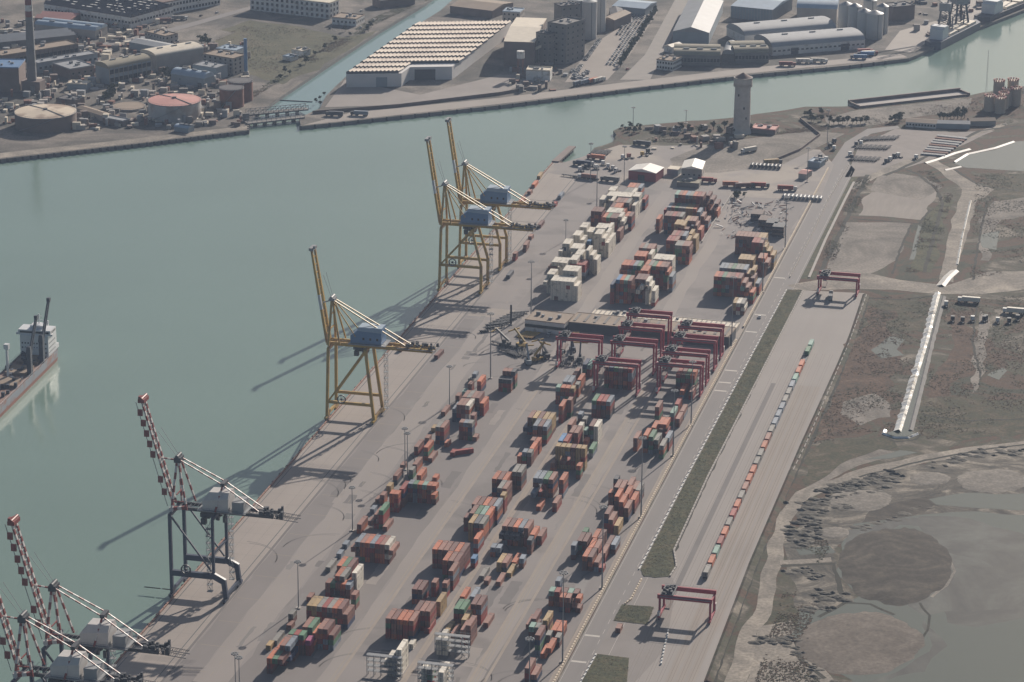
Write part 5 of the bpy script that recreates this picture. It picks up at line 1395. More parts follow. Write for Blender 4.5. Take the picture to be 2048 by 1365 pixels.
for k, (px, py, rd, h, lab) in enumerate(((1690, 60, 6.4, 23, 'first white silo from the left in the right silo group'), (1708, 66, 6.0, 24, 'second white silo from the left in the right silo group'), (1727, 72, 6.2, 22, 'third white silo from the left in the right silo group'), (1748, 76, 7.4, 22, 'widest front silo of the right silo group'), (1763, 66, 5.4, 24, 'rightmost silo of the right silo group'), (1738, 58, 6.0, 26, 'rear silo of the right silo group'))): silo(lab, px, py, rd, h, 2.6, 'silo')
bld('dark conveyor house right of the right silo group', (1786, 16), (1830, 12), (1836, 2), 12, 'flat', 'bwall', 'droof')

# water tower with clay tile cap
tb = at(1483, 266); wt = thing('water_tower', 'tall pale stone water tower with corbelled top and conical tiled cap', 'tower', tb)
px1 = (at(1500, 266) - at(1466, 266)).length / 2; R0 = px1
MB().cyl((0, 0, 0), (0, 0, 4), R0 + 1.1, R0, n=24, smooth=False).build('plinth', K['stone'], wt)
MB().cyl((0, 0, 4), (0, 0, 37.5), R0, R0 * .93, n=24, smooth=False).build('shaft', K['stone'], wt)
b = MB(); b.cyl((0, 0, 37.5), (0, 0, 39.5), R0 * .93, R0 * 1.09, n=24, smooth=False); b.cyl((0, 0, 39.5), (0, 0, 43.2), R0 * 1.09, n=24, smooth=False)
for i in range(24): a = 2 * math.pi * i / 24; b.box(math.cos(a) * R0 * 1.06 - .28, math.cos(a) * R0 * 1.06 + .28, math.sin(a) * R0 * 1.06 - .28, math.sin(a) * R0 * 1.06 + .28, 36.8, 38.8)
b.build('corbelled_top', K['stone'], wt)
MB().cyl((0, 0, 43.2), (0, 0, 43.9), R0 * 1.12, n=24, smooth=False).build('cornice', K['conc'], wt)
MB().cyl((0, 0, 43.9), (0, 0, 47.4), R0 * 1.0, .3, n=24, smooth=False).build('roof', K['tile'], wt)
for z, aa in ((20, (-1.2,)), (12, (-.9,)), (30, (-1.9,))):
    for a in aa: MB().box(math.cos(a) * R0 * .98 - .5, math.cos(a) * R0 * .98 + .5, math.sin(a) * R0 * .98 - .4, math.sin(a) * R0 * .98 + .4, z, z + 1.7).build('window', K['glass'], wt)
bld('low ruined brick annex right of the water tower', (1502, 258), (1550, 262), (1572, 254), 3.2, 'flat', 'bwall', 'pink')
bld('small dark hut left of the water tower', (1452, 256), (1462, 258), (1466, 252), 4.0, 'flat', 'bwall', 'droof')
bld('grey block hut on the shore left of the water tower', (1345, 258), (1360, 259), (1364, 255), 3.0, 'flat', 'twall', 'groof')

# yard buildings
bld('shed with bright white gable roof and dark red walls in the rear yard', (1257, 341), (1312, 347), (1316, 334), 7.0, 'gable', mat('dark red wall', (.28, .06, .07), .7, .12, .2), mat('bright white roof', (.78, .74, .68), .5, .06, .2), 2.2, ridge='d', door=[(.35, 5, 4.5)])
bld('grey walled shed with bright white gable roof, right of the red walled one', (1363, 337), (1404, 339), (1408, 323), 9.5, 'gable', 'conc', mat('bright cream roof', (.80, .76, .68), .5, .06, .2), 2.0, ridge='d', win=(4, 1, 1.2, 1.0))
bld('olive canvas lean-to in front of the grey walled white roofed shed', (1354, 365), (1398, 368), (1404, 360), 3.4, 'flat', 'dconc', 'oliv', parapet=.1)
bld('flat white canopy between the two white roofed sheds', (1334, 339), (1356, 341), (1358, 333), 4.5, 'flat', 'twall', 'cream', parapet=.2)
bld('low white workshop with a row of dark windows in the yard middle', (1050, 640), (1129, 649), (1137, 628), 7.0, 'flat', 'white', 'broof', win=(6, 1, 4.4, 1.8), parapet=.2)
o_ = bld('long dark fronted shed with grey brown roof behind the red gantries', (1137, 645), (1458, 676), (1462, 655), 6.5, 'flat', mat('dark shed front', (.07, .075, .085), .8, .15, .2), 'broof', extra=skyl(16, 'dconc'), parapet=.2)
bld('cream pallet filled lean-to along the back of the long dark shed', (1180, 632), (1470, 660), (1478, 647), 3.6, 'flat', 'conc', 'cream', extra=skyl(30, 'conc'), parapet=.25)
bld('grey blue gate hut at the rear yard edge', (1616, 324), (1640, 327), (1648, 319), 4.0, 'flat', 'twall', 'lblue')
bld('small pinkish office hut beside the tank trailers', (1597, 347), (1612, 349), (1616, 340), 4.0, 'gable', 'conc', 'pink', 1.2)
# low buildings near the right edge
bld('low white row building beyond the trailer park', (1812, 244), (1872, 248), (1876, 240), 4.0, 'gable', 'white', 'broof', 1.6, win=(10, 1, 1.6, 1.4))
bld('long grey row building right of the low white row', (1872, 247), (1940, 249), (1944, 243), 4.0, 'gable', 'twall', 'groof', 1.6)
bld('pale orange row building near the round crenellated store', (1940, 243), (1992, 242), (1996, 236), 4.0, 'gable', 'conc', 'broof', 1.6)
# the round crenellated store
K['bstore'] = mat('beige store wall', (.44, .37, .29), .85, .12, .2)
def drum(px, py, rad, h, lab):
    p = at(px, py); s = thing('round_store', lab, 'silo', p, group='round crenellated silos at the right edge')
    MB().cyl((0, 0, 0), (0, 0, h), rad, n=20).build('shell', K['bstore'], s)
    b = MB()
    for i in range(12): a = 2 * math.pi * i / 12; b.obox((math.cos(a) * rad * .95 - .5, math.sin(a) * rad * .95 - .5, 0), (1, 0, 0), (0, 1, 0), 1.0, 1.0, h, h + 1.3)
    b.each('crenel', K['pink'], s)  # warm sunlight on the silo tops is put into the crenel colour
for px, py, rd, h, lab in ((1978, 222, 4.2, 12, 'front left beige silo of the crenellated pair row'), (2000, 226, 4.2, 12, 'front right beige silo of the crenellated pair row'), (2006, 217, 4.2, 12, 'second beige silo behind the front right one'), (2013, 211, 4.2, 13, 'third beige silo behind the front right one'), (1996, 206, 4.4, 18, 'tall rear left beige silo of the crenellated group'), (2024, 204, 4.4, 18, 'tall rear right beige silo of the crenellated group'), (2031, 211, 4.2, 14, 'rightmost beige silo of the crenellated group')): drum(px, py, rd, h, lab)
# pier with dark concrete walls at the shore
pp = [at(1716, 217, 0), at(1940, 192, 0)]; d_ = (pp[1] - pp[0]); L_ = d_.length; d_.normalize(); n_ = Vector((-d_.y, d_.x, 0)); pr_ = thing('pier', 'long narrow dark walled concrete pier on the near shore', 'pier', pp[0])
b = MB(); b.obox(pp[0], d_, n_, L_, 16, -4, .6); b.build('deck', K['conc'], pr_, pp[0])
b = MB(); b.obox(pp[0] + n_ * 14.4, d_, n_, L_, 1.6, .6, 3.2); b.obox(pp[0] - n_ * .2, d_, n_, L_, 1.0, .6, 1.6); b.obox(pp[0], d_, n_, 1.4, 14.4, .6, 2.4); b.obox(pp[0] + d_ * (L_ - 1.4), d_, n_, 1.4, 14.4, .6, 2.4); b.build('wall', K['bwall'], pr_, pp[0])
# bridges over the canal mouth
def bridge(label, a, b_, w_, rail, mx):
    p, q = at(*a, 0), at(*b_, 0); c = thing('bridge', label, 'bridge', p); d = q - p; L = d.length; d.normalize(); n = Vector((-d.y, d.x, 0)); o = MB()
    o.obox(p, d, n, L, w_, -.2, .9); o.build('deck', K['dconc'], c, p); o = MB(); N = int(L / 4)
    for s in (0.2, w_ - .2):
        o.beam(p + n * s + Vector((0, 0, .9 + rail)), q + n * s + Vector((0, 0, .9 + rail)), .35)
        for i in range(N + 1):
            u = p + d * (L * i / N) + n * s; o.beam(u + Vector((0, 0, .9)), u + Vector((0, 0, .9 + rail)), .28)
            if mx and i < N: o.beam(u + Vector((0, 0, .9)), u + d * (L / N) + Vector((0, 0, .9 + rail)), .22)
    o.build('truss', K['steel'], c, p); o = MB()
    for i in range(1, 6): u = p + d * (L * i / 6) + n * (w_ / 2); o.box(u.x - .8, u.x + .8, u.y - w_ * .4, u.y + w_ * .4, -5, -.2)
    o.each('pier', K['dconc'], c, p)
bridge('rear truss bridge across the canal mouth', (497, 232), (617, 221), 7, 3.0, True)
bridge('front low bridge with close railings at the canal mouth', (495, 250), (610, 237), 8, 2.0, False)
bb = thing('floating_boom', 'thin dark floating boom across the canal behind the bridges', 'boom', at(545, 201, WZ))
MB().beam(at(548, 200, WZ + .3), at(625, 204, WZ + .3), .7, .6).build('float', K['dark'], bb, bb.location)
# dolphin and fender piles at the end of the quay
dp = at(1108, 322, 0); dl = thing('mooring_dolphin', 'dark timber mooring jetty at the far end of the quay', 'jetty', dp)
MB().obox((QX - .5, 2088, 0), (1, 0, 0), (.06, 1, 0), 5.5, 46, -.3, 1.0).build('deck', K['bwall'], dl, dp)
b = MB()
for k in range(9): b.cyl((QX - .2 + k * .25, 2089 + k * 5, -6), (QX - .2 + k * .25, 2089 + k * 5, .3), .5, n=8); b.cyl((QX + 4.6 + k * .25, 2089 + k * 5, -6), (QX + 4.6 + k * .25, 2089 + k * 5, .3), .5, n=8)
b.each('pile', K['dark'], dl, dp)
# ---------------------------------------------------------------- barriers and fences
def wall_run(name, label, cat, pts, hgt, wd, m, m2=None, blk=2.2, gap=.55):
    c = thing(name, label, cat, pts[0]); b = MB()
    for p, q in zip(pts, pts[1:]):
        p, q = Vector(p), Vector(q); d = q - p; L = d.length; d.normalize(); n = Vector((-d.y, d.x, 0)); k = 0; s = 0.0
        b.obox(p - n * (wd / 2 - .04), d, n, L, wd - .08, 0.0, min(.35, hgt * .4), 0)
        while s < L - .3:
            e = min(blk, L - s); b.obox(p + d * s - n * (wd / 2), d, n, e, wd, 0.05, hgt * (1 if k % 2 == 0 or not m2 else .8), 0 if (k % 2 == 0 or not m2) else 1); s += blk + gap; k += 1
    b.build('wall_line', [m, m2 or m], c, pts[0]); return c
K['barrier'] = mat('barrier concrete', (.56, .47, .36), .8, .15, .3)
wall_run('barrier', 'long pale concrete block barrier between the container yard and the road', 'barrier', [(-267.0, 880, 0), (-267.0, 1712, 0)], 1.25, .9, K['barrier'], None, 2.0, .9)
wall_run('barrier', 'pale concrete block barrier along the road past the far half of the yard', 'barrier', [(-267.0, 1738, 0), (-267.0, 2122, 0)], 1.2, .8, K['barrier'], None, 2.6, .5)
wall_run('barrier', 'row of white kerb blocks along the road side of the long grass island', 'barrier', [tuple(p) for p in pxs(0, (1278, 1140), (1373, 955), (1473, 767), (1573, 580))], .7, .6, K['white'], None, 1.6, 4.5)
wall_run('barrier', 'row of concrete blocks along the track side of the long grass island', 'barrier', [tuple(p) for p in pxs(0, (1340, 1154), (1353, 1134), (1348, 1102), (1415, 956), (1483, 823), (1606, 583))], .8, .8, K['conc'], None, 3.4, .6)
wall_run('barrier', 'short row of concrete blocks across the gate apron', 'barrier', [tuple(p) for p in pxs(0, (1283, 1160), (1262, 1200), (1250, 1210))], .9, .7, K['barrier'], None, 1.8, 1.2)
wall_run('barrier', 'row of white kerb blocks along the grass corner', 'barrier', [tuple(p) for p in pxs(0, (1192, 1310), (1160, 1368), (1140, 1400))], .7, .6, K['white'], None, 1.6, 3)
wall_run('barrier', 'zigzag line of white blocks beside the nearer rail gantry', 'barrier', [tuple(p) for p in pxs(0, (1337, 1262), (1328, 1300), (1322, 1330))], .9, .7, K['white'], None, 1.4, 2.4)
wall_run('fence_wall', 'low pale wall between rail yard and wetland', 'wall', [tuple(p) for p in pxs(0, (1733, 592), (1697, 690), (1612, 890), (1585, 945))], 1.0, .4, K['conc'], None, 6, 3)
wall_run('fence_wall', 'low wall along the verge right of the road', 'wall', [tuple(p) for p in pxs(0, (1580, 556), (1618, 482), (1660, 395), (1698, 330))], 1.1, .4, K['conc'], None, 5, .8)
wall_run('fence_wall', 'narrow pale path wall between verge and sandy lots', 'wall', [tuple(p) for p in pxs(0, (1618, 556), (1650, 482), (1690, 400), (1708, 365))], .5, 1.6, K['conc'], None, 12, .1)
wall_run('kerb_wall', 'pale wall line between the second stack block and the scrap area', 'wall', [tuple(p) for p in pxs(0, (1404, 486), (1425, 450), (1465, 388))], 1.2, .6, K['conc'], None, 6, .2)
wall_run('fence_wall', 'dark wall along the far quay behind the road', 'wall', [tuple(p) for p in pxs(0, (625, 228), (800, 214), (1000, 190), (1080, 176))], 2.4, .5, K['bwall'], None, 14, .1)
wall_run('fence_wall', 'dark low wall round the tower lot', 'wall', [tuple(p) for p in pxs(0, (1520, 335), (1600, 302), (1640, 272), (1600, 240))], 2.0, .5, K['bwall'], None, 14, .1)
K['fend'] = mat('brick red fender kerb', (.30, .17, .13), .85, .15, .3)
wall_run('quay_kerb', 'weathered reddish kerb beam along the harbour edge of the quay', 'kerb', [(QX + .7, 870, 0), (QX + .7, 2085, 0)], .7, .7, K['fend'], None, 4.5, .4)
c = thing('quay_fenders', 'dark rubber fender row hanging on the quay wall', 'fenders', (QX - .4, 1500, 0)); b = MB()
for y in range(900, 2085, 12): b.box(QX - .9, QX - .03, y, y + 1.6, -2.9, -.2)
b.each('fender', K['tyre'], c, (QX - .4, 1500, 0))
c = thing('quay_fenders', 'dark timber fender piles along the far quay wall', 'fenders', at(1000, 211)); b = MB()
for (p_, q_) in zip(nr[:5], nr[1:6]):
    for t in range(int((q_ - p_).length / 12)):
        u = p_.lerp(q_, t * 12 / (q_ - p_).length); b.box(u.x - .9, u.x + .9, u.y - 1.3, u.y - .2, -3.2, .5)
b.each('pile', K['dark'], c, at(1000, 211))
c = thing('quay_fenders', 'dark pile row along the north quay wall at left', 'fenders', at(250, 291)); b = MB()
for (p_, q_) in zip(nl[:4], nl[1:5]):
    for t in range(int((q_ - p_).length / 6)):
        u = p_.lerp(q_, t * 6 / (q_ - p_).length); b.box(u.x - .9, u.x + .9, u.y - 1.3, u.y - .2, -3.2, .4)
b.each('pile', K['dark'], c, at(250, 291))

# ---------------------------------------------------------------- the train
TRL = ['t', 'g', None, 'o', 'o', 't', 'l', 's', 's', 'l', 'l', 'l', 's', 'p', 'o', 's', 's', 'o', 'o', 'p', 's', 'o', 'r', 's', 'o', 'r', 't', 'o', 's']
ty0, ty1 = at(1410.5, 1161).y, at(1634, 690).y; nW = 29; stp = (ty1 - ty0) / nW
def wagon():
    r = thing('container_wagon', '', 'rail wagon', group='flat wagons of the container train')
    L = stp - .9
    b = MB().box(-1.2, 1.2, -L / 2, L / 2, .95, 1.2); b.box(-1.25, -1.0, -L / 2, L / 2, .75, 1.25); b.box(1.0, 1.25, -L / 2, L / 2, .75, 1.25); b.build('deck', K['dark'], r)
    for y in (-L / 2 + 2, L / 2 - 2):
        b = MB()
        for k in (-.9, .9):
            for x in (-.72, .72): b.cyl((x - .08, y + k, .5), (x + .08, y + k, .5), .46, n=10)
        b.box(-.9, .9, y - 1.3, y + 1.3, .6, .9); b.build('bogie', K['rust'], r)
    b = MB()
    for y in (-L / 2 - .2, L / 2 + .2):
        for x in (-.85, .85): b.cyl((x, y - .25, 1.0), (x, y + .25, 1.0), .2, n=8)
    b.each('buffer', K['dark'], r); return r
wg = wagon(); WL = ['last wagon at the near end of the container train', 'wagon at the far head of the container train']
for i in range(nW):
    y = ty1 - stp * (i + .5); lab = 'dark flat wagon, %s from the far head of the container train' % ordn(i) if i < 19 else 'dark flat wagon, %s from the near tail of the container train' % ordn(nW - 1 - i)
    o = wg if i == 0 else dup(wg, (TRX, y, 0)); o.location = (TRX, y, 0); o['label'] = lab
    k = TRL[i % len(TRL)]
    if k:
        c = bpy.data.objects.new('shipping_container', cont_mesh(k, 12.2 if stp > 14 else 12.2)); C.objects.link(c); c.location = (TRX, y, 1.26); s = min(1, (stp - 2.2) / 12.2); c.scale = (1, s, 1)
        tag(c, '%s container on the wagon %s' % (PAINT[k][0], lab.split(', ')[1]), 'shipping container', 'containers carried by the train')

# ---------------------------------------------------------------- the moored ship at the left edge
A0, A1 = at(0, 838, WZ), at(112, 726, WZ); sx = Vector((A1.x - A0.x, A1.y - A0.y, 0)).normalized(); sy = Vector((-sx.y, sx.x, 0))
so_ = Vector((A1.x, A1.y, 0)) + sx * 12
ship = thing('cargo_ship', 'grey and red hulled cargo ship with white deckhouse and dark deck cranes, stern in view', 'ship', so_)
T = lambda a, b, z: so_ + sx * a + sy * b + Vector((0, 0, z))        # a: forward is negative, b: to port
SW = 19.0
def hullsec(a, f, z): return [T(a, 0 + f, z), T(a, SW - f, z)]
K['hull'] = mat('hull grey', (.25, .27, .31), .55, .15, .12, alt=(.26, .13, .10, .15), altamt=.35); K['hullr'] = mat('hull red', (.30, .11, .08), .6, .2, .15)
K['deck'] = mat('ship deck', (.24, .15, .12), .8, .2, .2); K['ship'] = mat('ship white', (.62, .63, .64), .5, .08, .2); K['sgrey'] = mat('ship crane grey', (.06, .07, .09), .55, .12, .3)
def loop(z, f): return [T(-112, 0 + f, z), T(-8, 0 + f, z), T(-1, 4 + f, z), T(2.5 if z > 0 else 0, SW * .5, z), T(-1, SW - 4 - f, z), T(-8, SW - f, z), T(-112, SW - f, z), T(-125, SW * .5, z)]
def skin(zs, m):
    b = MB(); n = 8; vs = []
    for z, f in zs: vs += loop(z, f)
    for k in range(len(zs) - 1): b.add(vs, [(k * n + i, k * n + (i + 1) % n, (k + 1) * n + (i + 1) % n, (k + 1) * n + i) for i in range(n)], 0)
    return b
skin([(-5, .8), (-.2, .15)], 0).build('hull_bottom', K['hullr'], ship, so_)
skin([(-.2, .15), (3.2, 0), (4.6, 0)], 0).build('hull', K['hull'], ship, so_)
b = MB(); b.add(loop(4.0, .05), [tuple(range(8))]); b.build('deck', K['deck'], ship, so_)
b = MB()
lp = loop(4.6, .1)
for p, q in zip(lp, lp[1:]):
    n_ = max(1, int((q - p).length / 2.5)); b.beam(p + Vector((0, 0, 1.0)), q + Vector((0, 0, 1.0)), .1)
    for t in range(n_): u = p.lerp(q, t / n_); b.beam(u, u + Vector((0, 0, 1.0)), .1)
b.build('railing', K['ship'], ship, so_)
b = MB(); b.obox(T(-22, .8, 0), sx, sy, 15, SW - 1.6, 4.0, 17.0); b.obox(T(-21, -.5, 0), sx, sy, 10, SW + 1.0, 17.0, 20.2); b.obox(T(-18, 5, 0), sx, sy, 7, 8, 20.2, 22); dh = b.build('deckhouse', K['ship'], ship, so_)
b = MB()
b.obox(T(-21.08, .5, 0), sx, sy, .06, SW - 1, 18.2, 19.4); b.obox(T(-20, -.56, 0), sx, sy, 8, .06, 18.2, 19.4)
for z in (6.2, 9, 11.8):
    for k in range(9): b.obox(T(-22.06, 2 + k * 1.8, 0), sx, sy, .06, .8, z, z + .9)
    for k in range(6): b.obox(T(-20.5 + k * 2, .74, 0), sx, sy, .8, .06, z, z + .9)
b.each('window', K['glass'], dh, so_)
b = MB(); b.beam(T(-13, 9, 20), T(-13, 9, 28), .5); b.beam(T(-13, 6, 24), T(-13, 12, 24), .3); b.beam(T(-13, 7, 26.5), T(-13, 11, 26.5), .25); b.cyl(T(-10, 6, 18), T(-9, 6, 22.5), 1.6, n=12); b.build('mast', K['ship'], ship, so_)
b = MB(); b.obox(T(-23.2, 4, 0), sx, sy, 1.2, SW - 8, 4.0, 9.5); b.obox(T(-7, 1.5, 0), sx, sy, 6, SW - 3, 4.0, 6.6); b.obox(T(-21, -1.6, 0), sx, sy, 2.2, 1.4, 17.0, 18.1); b.obox(T(-21, SW + .4, 0), sx, sy, 2.2, 1.4, 17.0, 18.1); b.build('deckhouse', K['ship'], ship, so_)
b = MB()
for a in (-36, -56, -78): b.obox(T(a, 3, 0), sx, sy, 14, SW - 6, 4.0, 5.6)
b.each('hatch', K['broof'], ship, so_)
b = MB(); rr = random.Random(8)
for k in range(46): a, c_ = rr.uniform(-95, -22), rr.uniform(1, SW - 2); b.obox(T(a, c_, 0), sx, sy, rr.uniform(1, 3), rr.uniform(1, 2.5), 4.0, rr.uniform(5.2, 7.4))
b.each('deck_gear', K['sgrey'], ship, so_)
def deck_crane(a, jib_to):
    b = MB(); q = T(a, 1.8, 4); b.beam(q, q + Vector((0, 0, 13)), 2.6, 2.6); b.beam(q + Vector((0, 0, 13)), q + Vector((0, 0, 17)), 3.0, 3.0, w2=2.2); o = b.build('deck_crane', K['sgrey'], ship, so_)
    e = jib_to; b = MB()
    for s in (-1, 1): b.beam(q + sx * s * 2.0 + Vector((0, 0, 10)), e + sx * s * 1.3, .8, .9)
    for k in range(1, 9): u = (q + Vector((0, 0, 11))).lerp(e, k / 9); b.beam(u - sx * 1.2, u + sx * 1.2, .3)
    b.box(e.x - 1, e.x + 1, e.y - 1, e.y + 1, e.z - 1, e.z + 1.4); b.build('jib', K['sgrey'], o, so_)
deck_crane(-31, T(-31, 1.8, 4) + Vector((1.0, 7, 35)) + sx * 5)
deck_crane(-53, T(-53, 1.8, 4) + Vector((.6, 7, 31)) + sx * 5)
b = MB(); q = T(-62, 12, 4); b.beam(q, q + Vector((0, 0, 20)), 1.2); b.box(q.x - 1.4, q.x + 1.4, q.y - 1.4, q.y + 1.4, 22, 25); b.build('mast', K['ship'], ship, so_)
b = MB(); b.beam(T(-3, 12, 4.2), T(-3, 15, 4.2), 2.2, 1.4); b.build('lifeboat', K['cred'], ship, so_)

# ships and a harbour crane at the far dock
def far_ship(label, a, b_, wd, hull):
    p, q = at(*a, WZ), at(*b_, WZ); d = q - p; L = d.length; d.normalize(); n = Vector((-d.y, d.x, 0)); s = thing('moored_ship', label, 'ship', p)
    o = MB(); P = lambda x, y: tuple((p + d * x + n * y)[:2])
    o.prism([P(0, wd * .5), P(6, 0), P(L - 9, 0), P(L, wd * .5), P(L - 9, wd), P(6, wd)], -5, 4.2); o.build('hull', K[hull], s, p)
    o = MB(); o.obox(p + d * (L * .12) + n * 1.5, d, n, L * .12, wd - 3, 4.2, 13); o.obox(p + d * (L * .14) + n * 1, d, n, L * .08, wd - 2, 13, 15.5); o.build('deckhouse', K['ship'], s, p)
    o = MB()
    for k in range(3): o.obox(p + d * (L * (.30 + .2 * k)) + n * 2, d, n, L * .16, wd - 4, 4.2, 6.4)
    o.each('hatch', K['cream'], s, p); o = MB()
    for k in range(2): u = p + d * (L * (.46 + .25 * k)) + n * wd * .5; MB().beam(u + Vector((0, 0, 4)), u + Vector((0, 0, 20)), 1.0).beam(u + Vector((0, 0, 18)), u + d * 12 + Vector((0, 0, 23)), .6).build('derrick', K['sgrey'], s, p)
far_ship('dark hulled ship moored nearer at the far dock', (1876, 103), (1968, 56), 15, 'navy')
far_ship('dark hulled ship moored farther along the far dock at upper right', (1974, 52), (2110, -4), 16, 'droof')
hc = at(1888, 66); hb = thing('harbour_crane', 'dark lattice harbour crane on the far dock behind the nearer ship', 'crane', hc)
for sx_ in (-6, 6):
    for sy_ in (-5, 5): MB().beam((sx_, sy_, 0), (sx_ * .6, sy_ * .6, 20), 1.1).build('leg', K['dark'], hb)
b = MB()
for k in range(5):
    z = 4 + k * 4; f = 1 - .4 * z / 20
    for s in (-1, 1): b.beam((-6 * f, s * 5 * f, z), (6 * f * .95, s * 5 * f, z + 4), .35); b.beam((6 * f, s * 5 * f, z), (-6 * f * .95, s * 5 * f, z + 4), .35); b.beam((s * 6 * f, -5 * f, z), (s * 6 * f, 5 * f, z), .4)
b.build('bracing', K['dark'], hb); MB().box(-5, 5, -4, 4, 20, 27).build('cab', K['groof'], hb)
b = MB()
for s in (-1.2, 1.2): b.beam((0, s, 25), (-30, s, 47), .7)
for k in range(1, 9): b.beam((-3.4 * k, -1.2, 25 + 2.5 * k), (-3.4 * k, 1.2, 25 + 2.5 * k), .4)
b.beam((2, 0, 27), (3, 0, 40), 1.0).beam((3, 0, 40), (-28, 0, 46), .3); b.build('jib', K['dark'], hb)
h2 = dup(hb, at(1916, 58), .7, 'second dark lattice harbour crane, right of the first on the far dock'); h2.scale = (1.25, 1.25, 1.15)

# ---------------------------------------------------------------- vehicles
def car_mesh():
    b = MB(); b.box(-.86, .86, -2.1, 2.1, .3, .92, 0)
    b.add([(-.84, -1.5, .92), (.84, -1.5, .92), (.84, 1.1, .92), (-.84, 1.1, .92), (-.68, -1.15, 1.45), (.68, -1.15, 1.45), (.68, .45, 1.45), (-.68, .45, 1.45)], [(0, 1, 5, 4), (1, 2, 6, 5), (2, 3, 7, 6), (3, 0, 4, 7)], 1)
    b.add([(-.68, -1.15, 1.452), (.68, -1.15, 1.452), (.68, .45, 1.452), (-.68, .45, 1.452)], [(0, 1, 2, 3)], 0)
    for x in (-.8, .8):
        for y in (-1.3, 1.3): b.cyl((x - .1, y, .32), (x + .1, y, .32), .32, n=10, m=2)
    return b
CARC = {'white': (.68, .68, .67), 'silver': (.36, .37, .38), 'dark': (.04, .045, .05), 'red': (.33, .04, .035), 'blue': (.06, .10, .22)}
carm = {}
for n_, c_ in CARC.items():
    o = car_mesh().build('parked_car', [mat('car paint ' + n_, c_, .3, .05, .3, spec=.6), K['glass'], K['tyre']]); carm[n_] = o.data; bpy.data.objects.remove(o)
def car(px, py, rz, colr, lab, grp):
    p = at(px, py) if px is not None else py; o = bpy.data.objects.new('parked_car', carm[colr]); C.objects.link(o); o.location = (p.x, p.y, .06); o.rotation_euler = (0, 0, rz); return tag(o, lab, 'car', grp)
rr = random.Random(21)
# the dense car lot beside the hedge: ranks along the hedge
g_ = 'new cars in the dense lot'
ca, cb_ = at(1224, 130), at(1294, 28); dv = (cb_ - ca); nL = dv.length; dv.normalize(); nv = Vector((-dv.y, dv.x, 0)); az_ = math.atan2(-dv.x, dv.y)
k = 0
for i in range(int(nL / 6.0)):
    t = i * 6.0 / nL; wdt = 3 + int(3.2 * max(0, t - .15) + (2 if t > .55 else 0))
    for j in range(wdt):
        p = ca + dv * (i * 6.0) + nv * (j * 3.1 - 2); cl = rr.choice(['white', 'white', 'silver', 'silver', 'white', 'dark'])
        if rr.random() < .07: continue
        car(None, p, az_ + rr.uniform(-.05, .05), cl, 'tiny %s new car in the dense lot left of the hedge' % cl, g_)
ca, cb_ = at(1142, 150), at(1194, 78); dv = (cb_ - ca); nL = dv.length; dv.normalize(); nv = Vector((dv.y, -dv.x, 0))
for i in range(int(nL / 3.4)):
    cl = rr.choice(['white', 'silver', 'silver', 'dark']); p = ca + dv * (i * 3.4) + nv * 3
    if .25 < i * 3.4 / nL < .38: continue
    car(None, p, az_ + 1.2, cl, 'tiny %s car parked in the single line along the low wall' % cl, 'cars along the low wall of the lot')
for i in range(34):
    px, py = rr.uniform(1140, 1176), rr.uniform(140, 162); cl = rr.choice(['white', 'silver', 'white', 'dark']); car(px, py, rr.uniform(-.3, .3) + .5, cl, 'tiny %s car in the loose cluster at the near end of the lot' % cl, 'cars clustered at the near end of the lot')
for px, py, cl, lab in ((1519, 636, 'white', 'white car driving on the terminal road beside the long grass island'), (1255, 140, 'red', 'red and white small car on the far access road'), (723, 23, 'white', 'white car by the canal bank beyond the office block'), (716, 34, 'white', 'second white car by the canal bank'), (748, 41, 'white', 'white car nearest the canal bank'), (722, 56, 'white', 'white car beside the office annex'), (660, 58, 'dark', 'dark car beside the office annex'), (434, 27, 'white', 'white car on the road above the field'), (402, 33, 'dark', 'dark car on the road above the field'), (1100, 668, 'white', 'white car parked at the end of the low white workshop'), (1096, 673, 'silver', 'silver car parked beside the white one at the low white workshop'), (1104, 664, 'white', 'third car in the short line at the low white workshop')):
    car(px, py, rr.uniform(-.3, .3), cl, lab, None)

def tractor(colr, lab, loc, rz, grp='terminal tractors and trucks'):
    t = thing('truck', lab, 'truck', loc, rz, grp)
    MB().box(-1.2, 1.2, -1.0, 1.4, .9, 3.2).build('cab', K[colr], t); MB().box(-1.1, 1.1, 1.38, 1.46, 2.0, 3.0).build('windscreen', K['glass'], t)
    MB().box(-.5, .5, -5.0, 1.2, .6, .95).build('chassis', K['dark'], t)
    b = MB()
    for x in (-1.0, 1.0):
        for y in (.5, -3.0, -4.2): b.cyl((x - .2, y, .5), (x + .2, y, .5), .5, n=10)
    b.each('wheel', K['tyre'], t); return t
def trailer(lab, loc, rz, grp, load=None):
    t = thing('trailer', lab, 'trailer', loc, rz, grp)
    b = MB()
    for x in (-.6, .6): b.box(x - .15, x + .15, -6.2, 6.2, 1.0, 1.4)
    for k in range(7): b.box(-1.2, 1.2, -6.1 + k * 2, -5.8 + k * 2, 1.15, 1.42)
    b.build('frame', K[load or 'dark'], t); b = MB()
    for x in (-1.0, 1.0):
        for y in (-5.2, -4.0, -2.8): b.cyl((x - .2, y, .5), (x + .2, y, .5), .5, n=10)
    b.box(-.2, .2, 4.6, 4.9, 0, 1.1); b.each('wheel', K['tyre'], t); return t
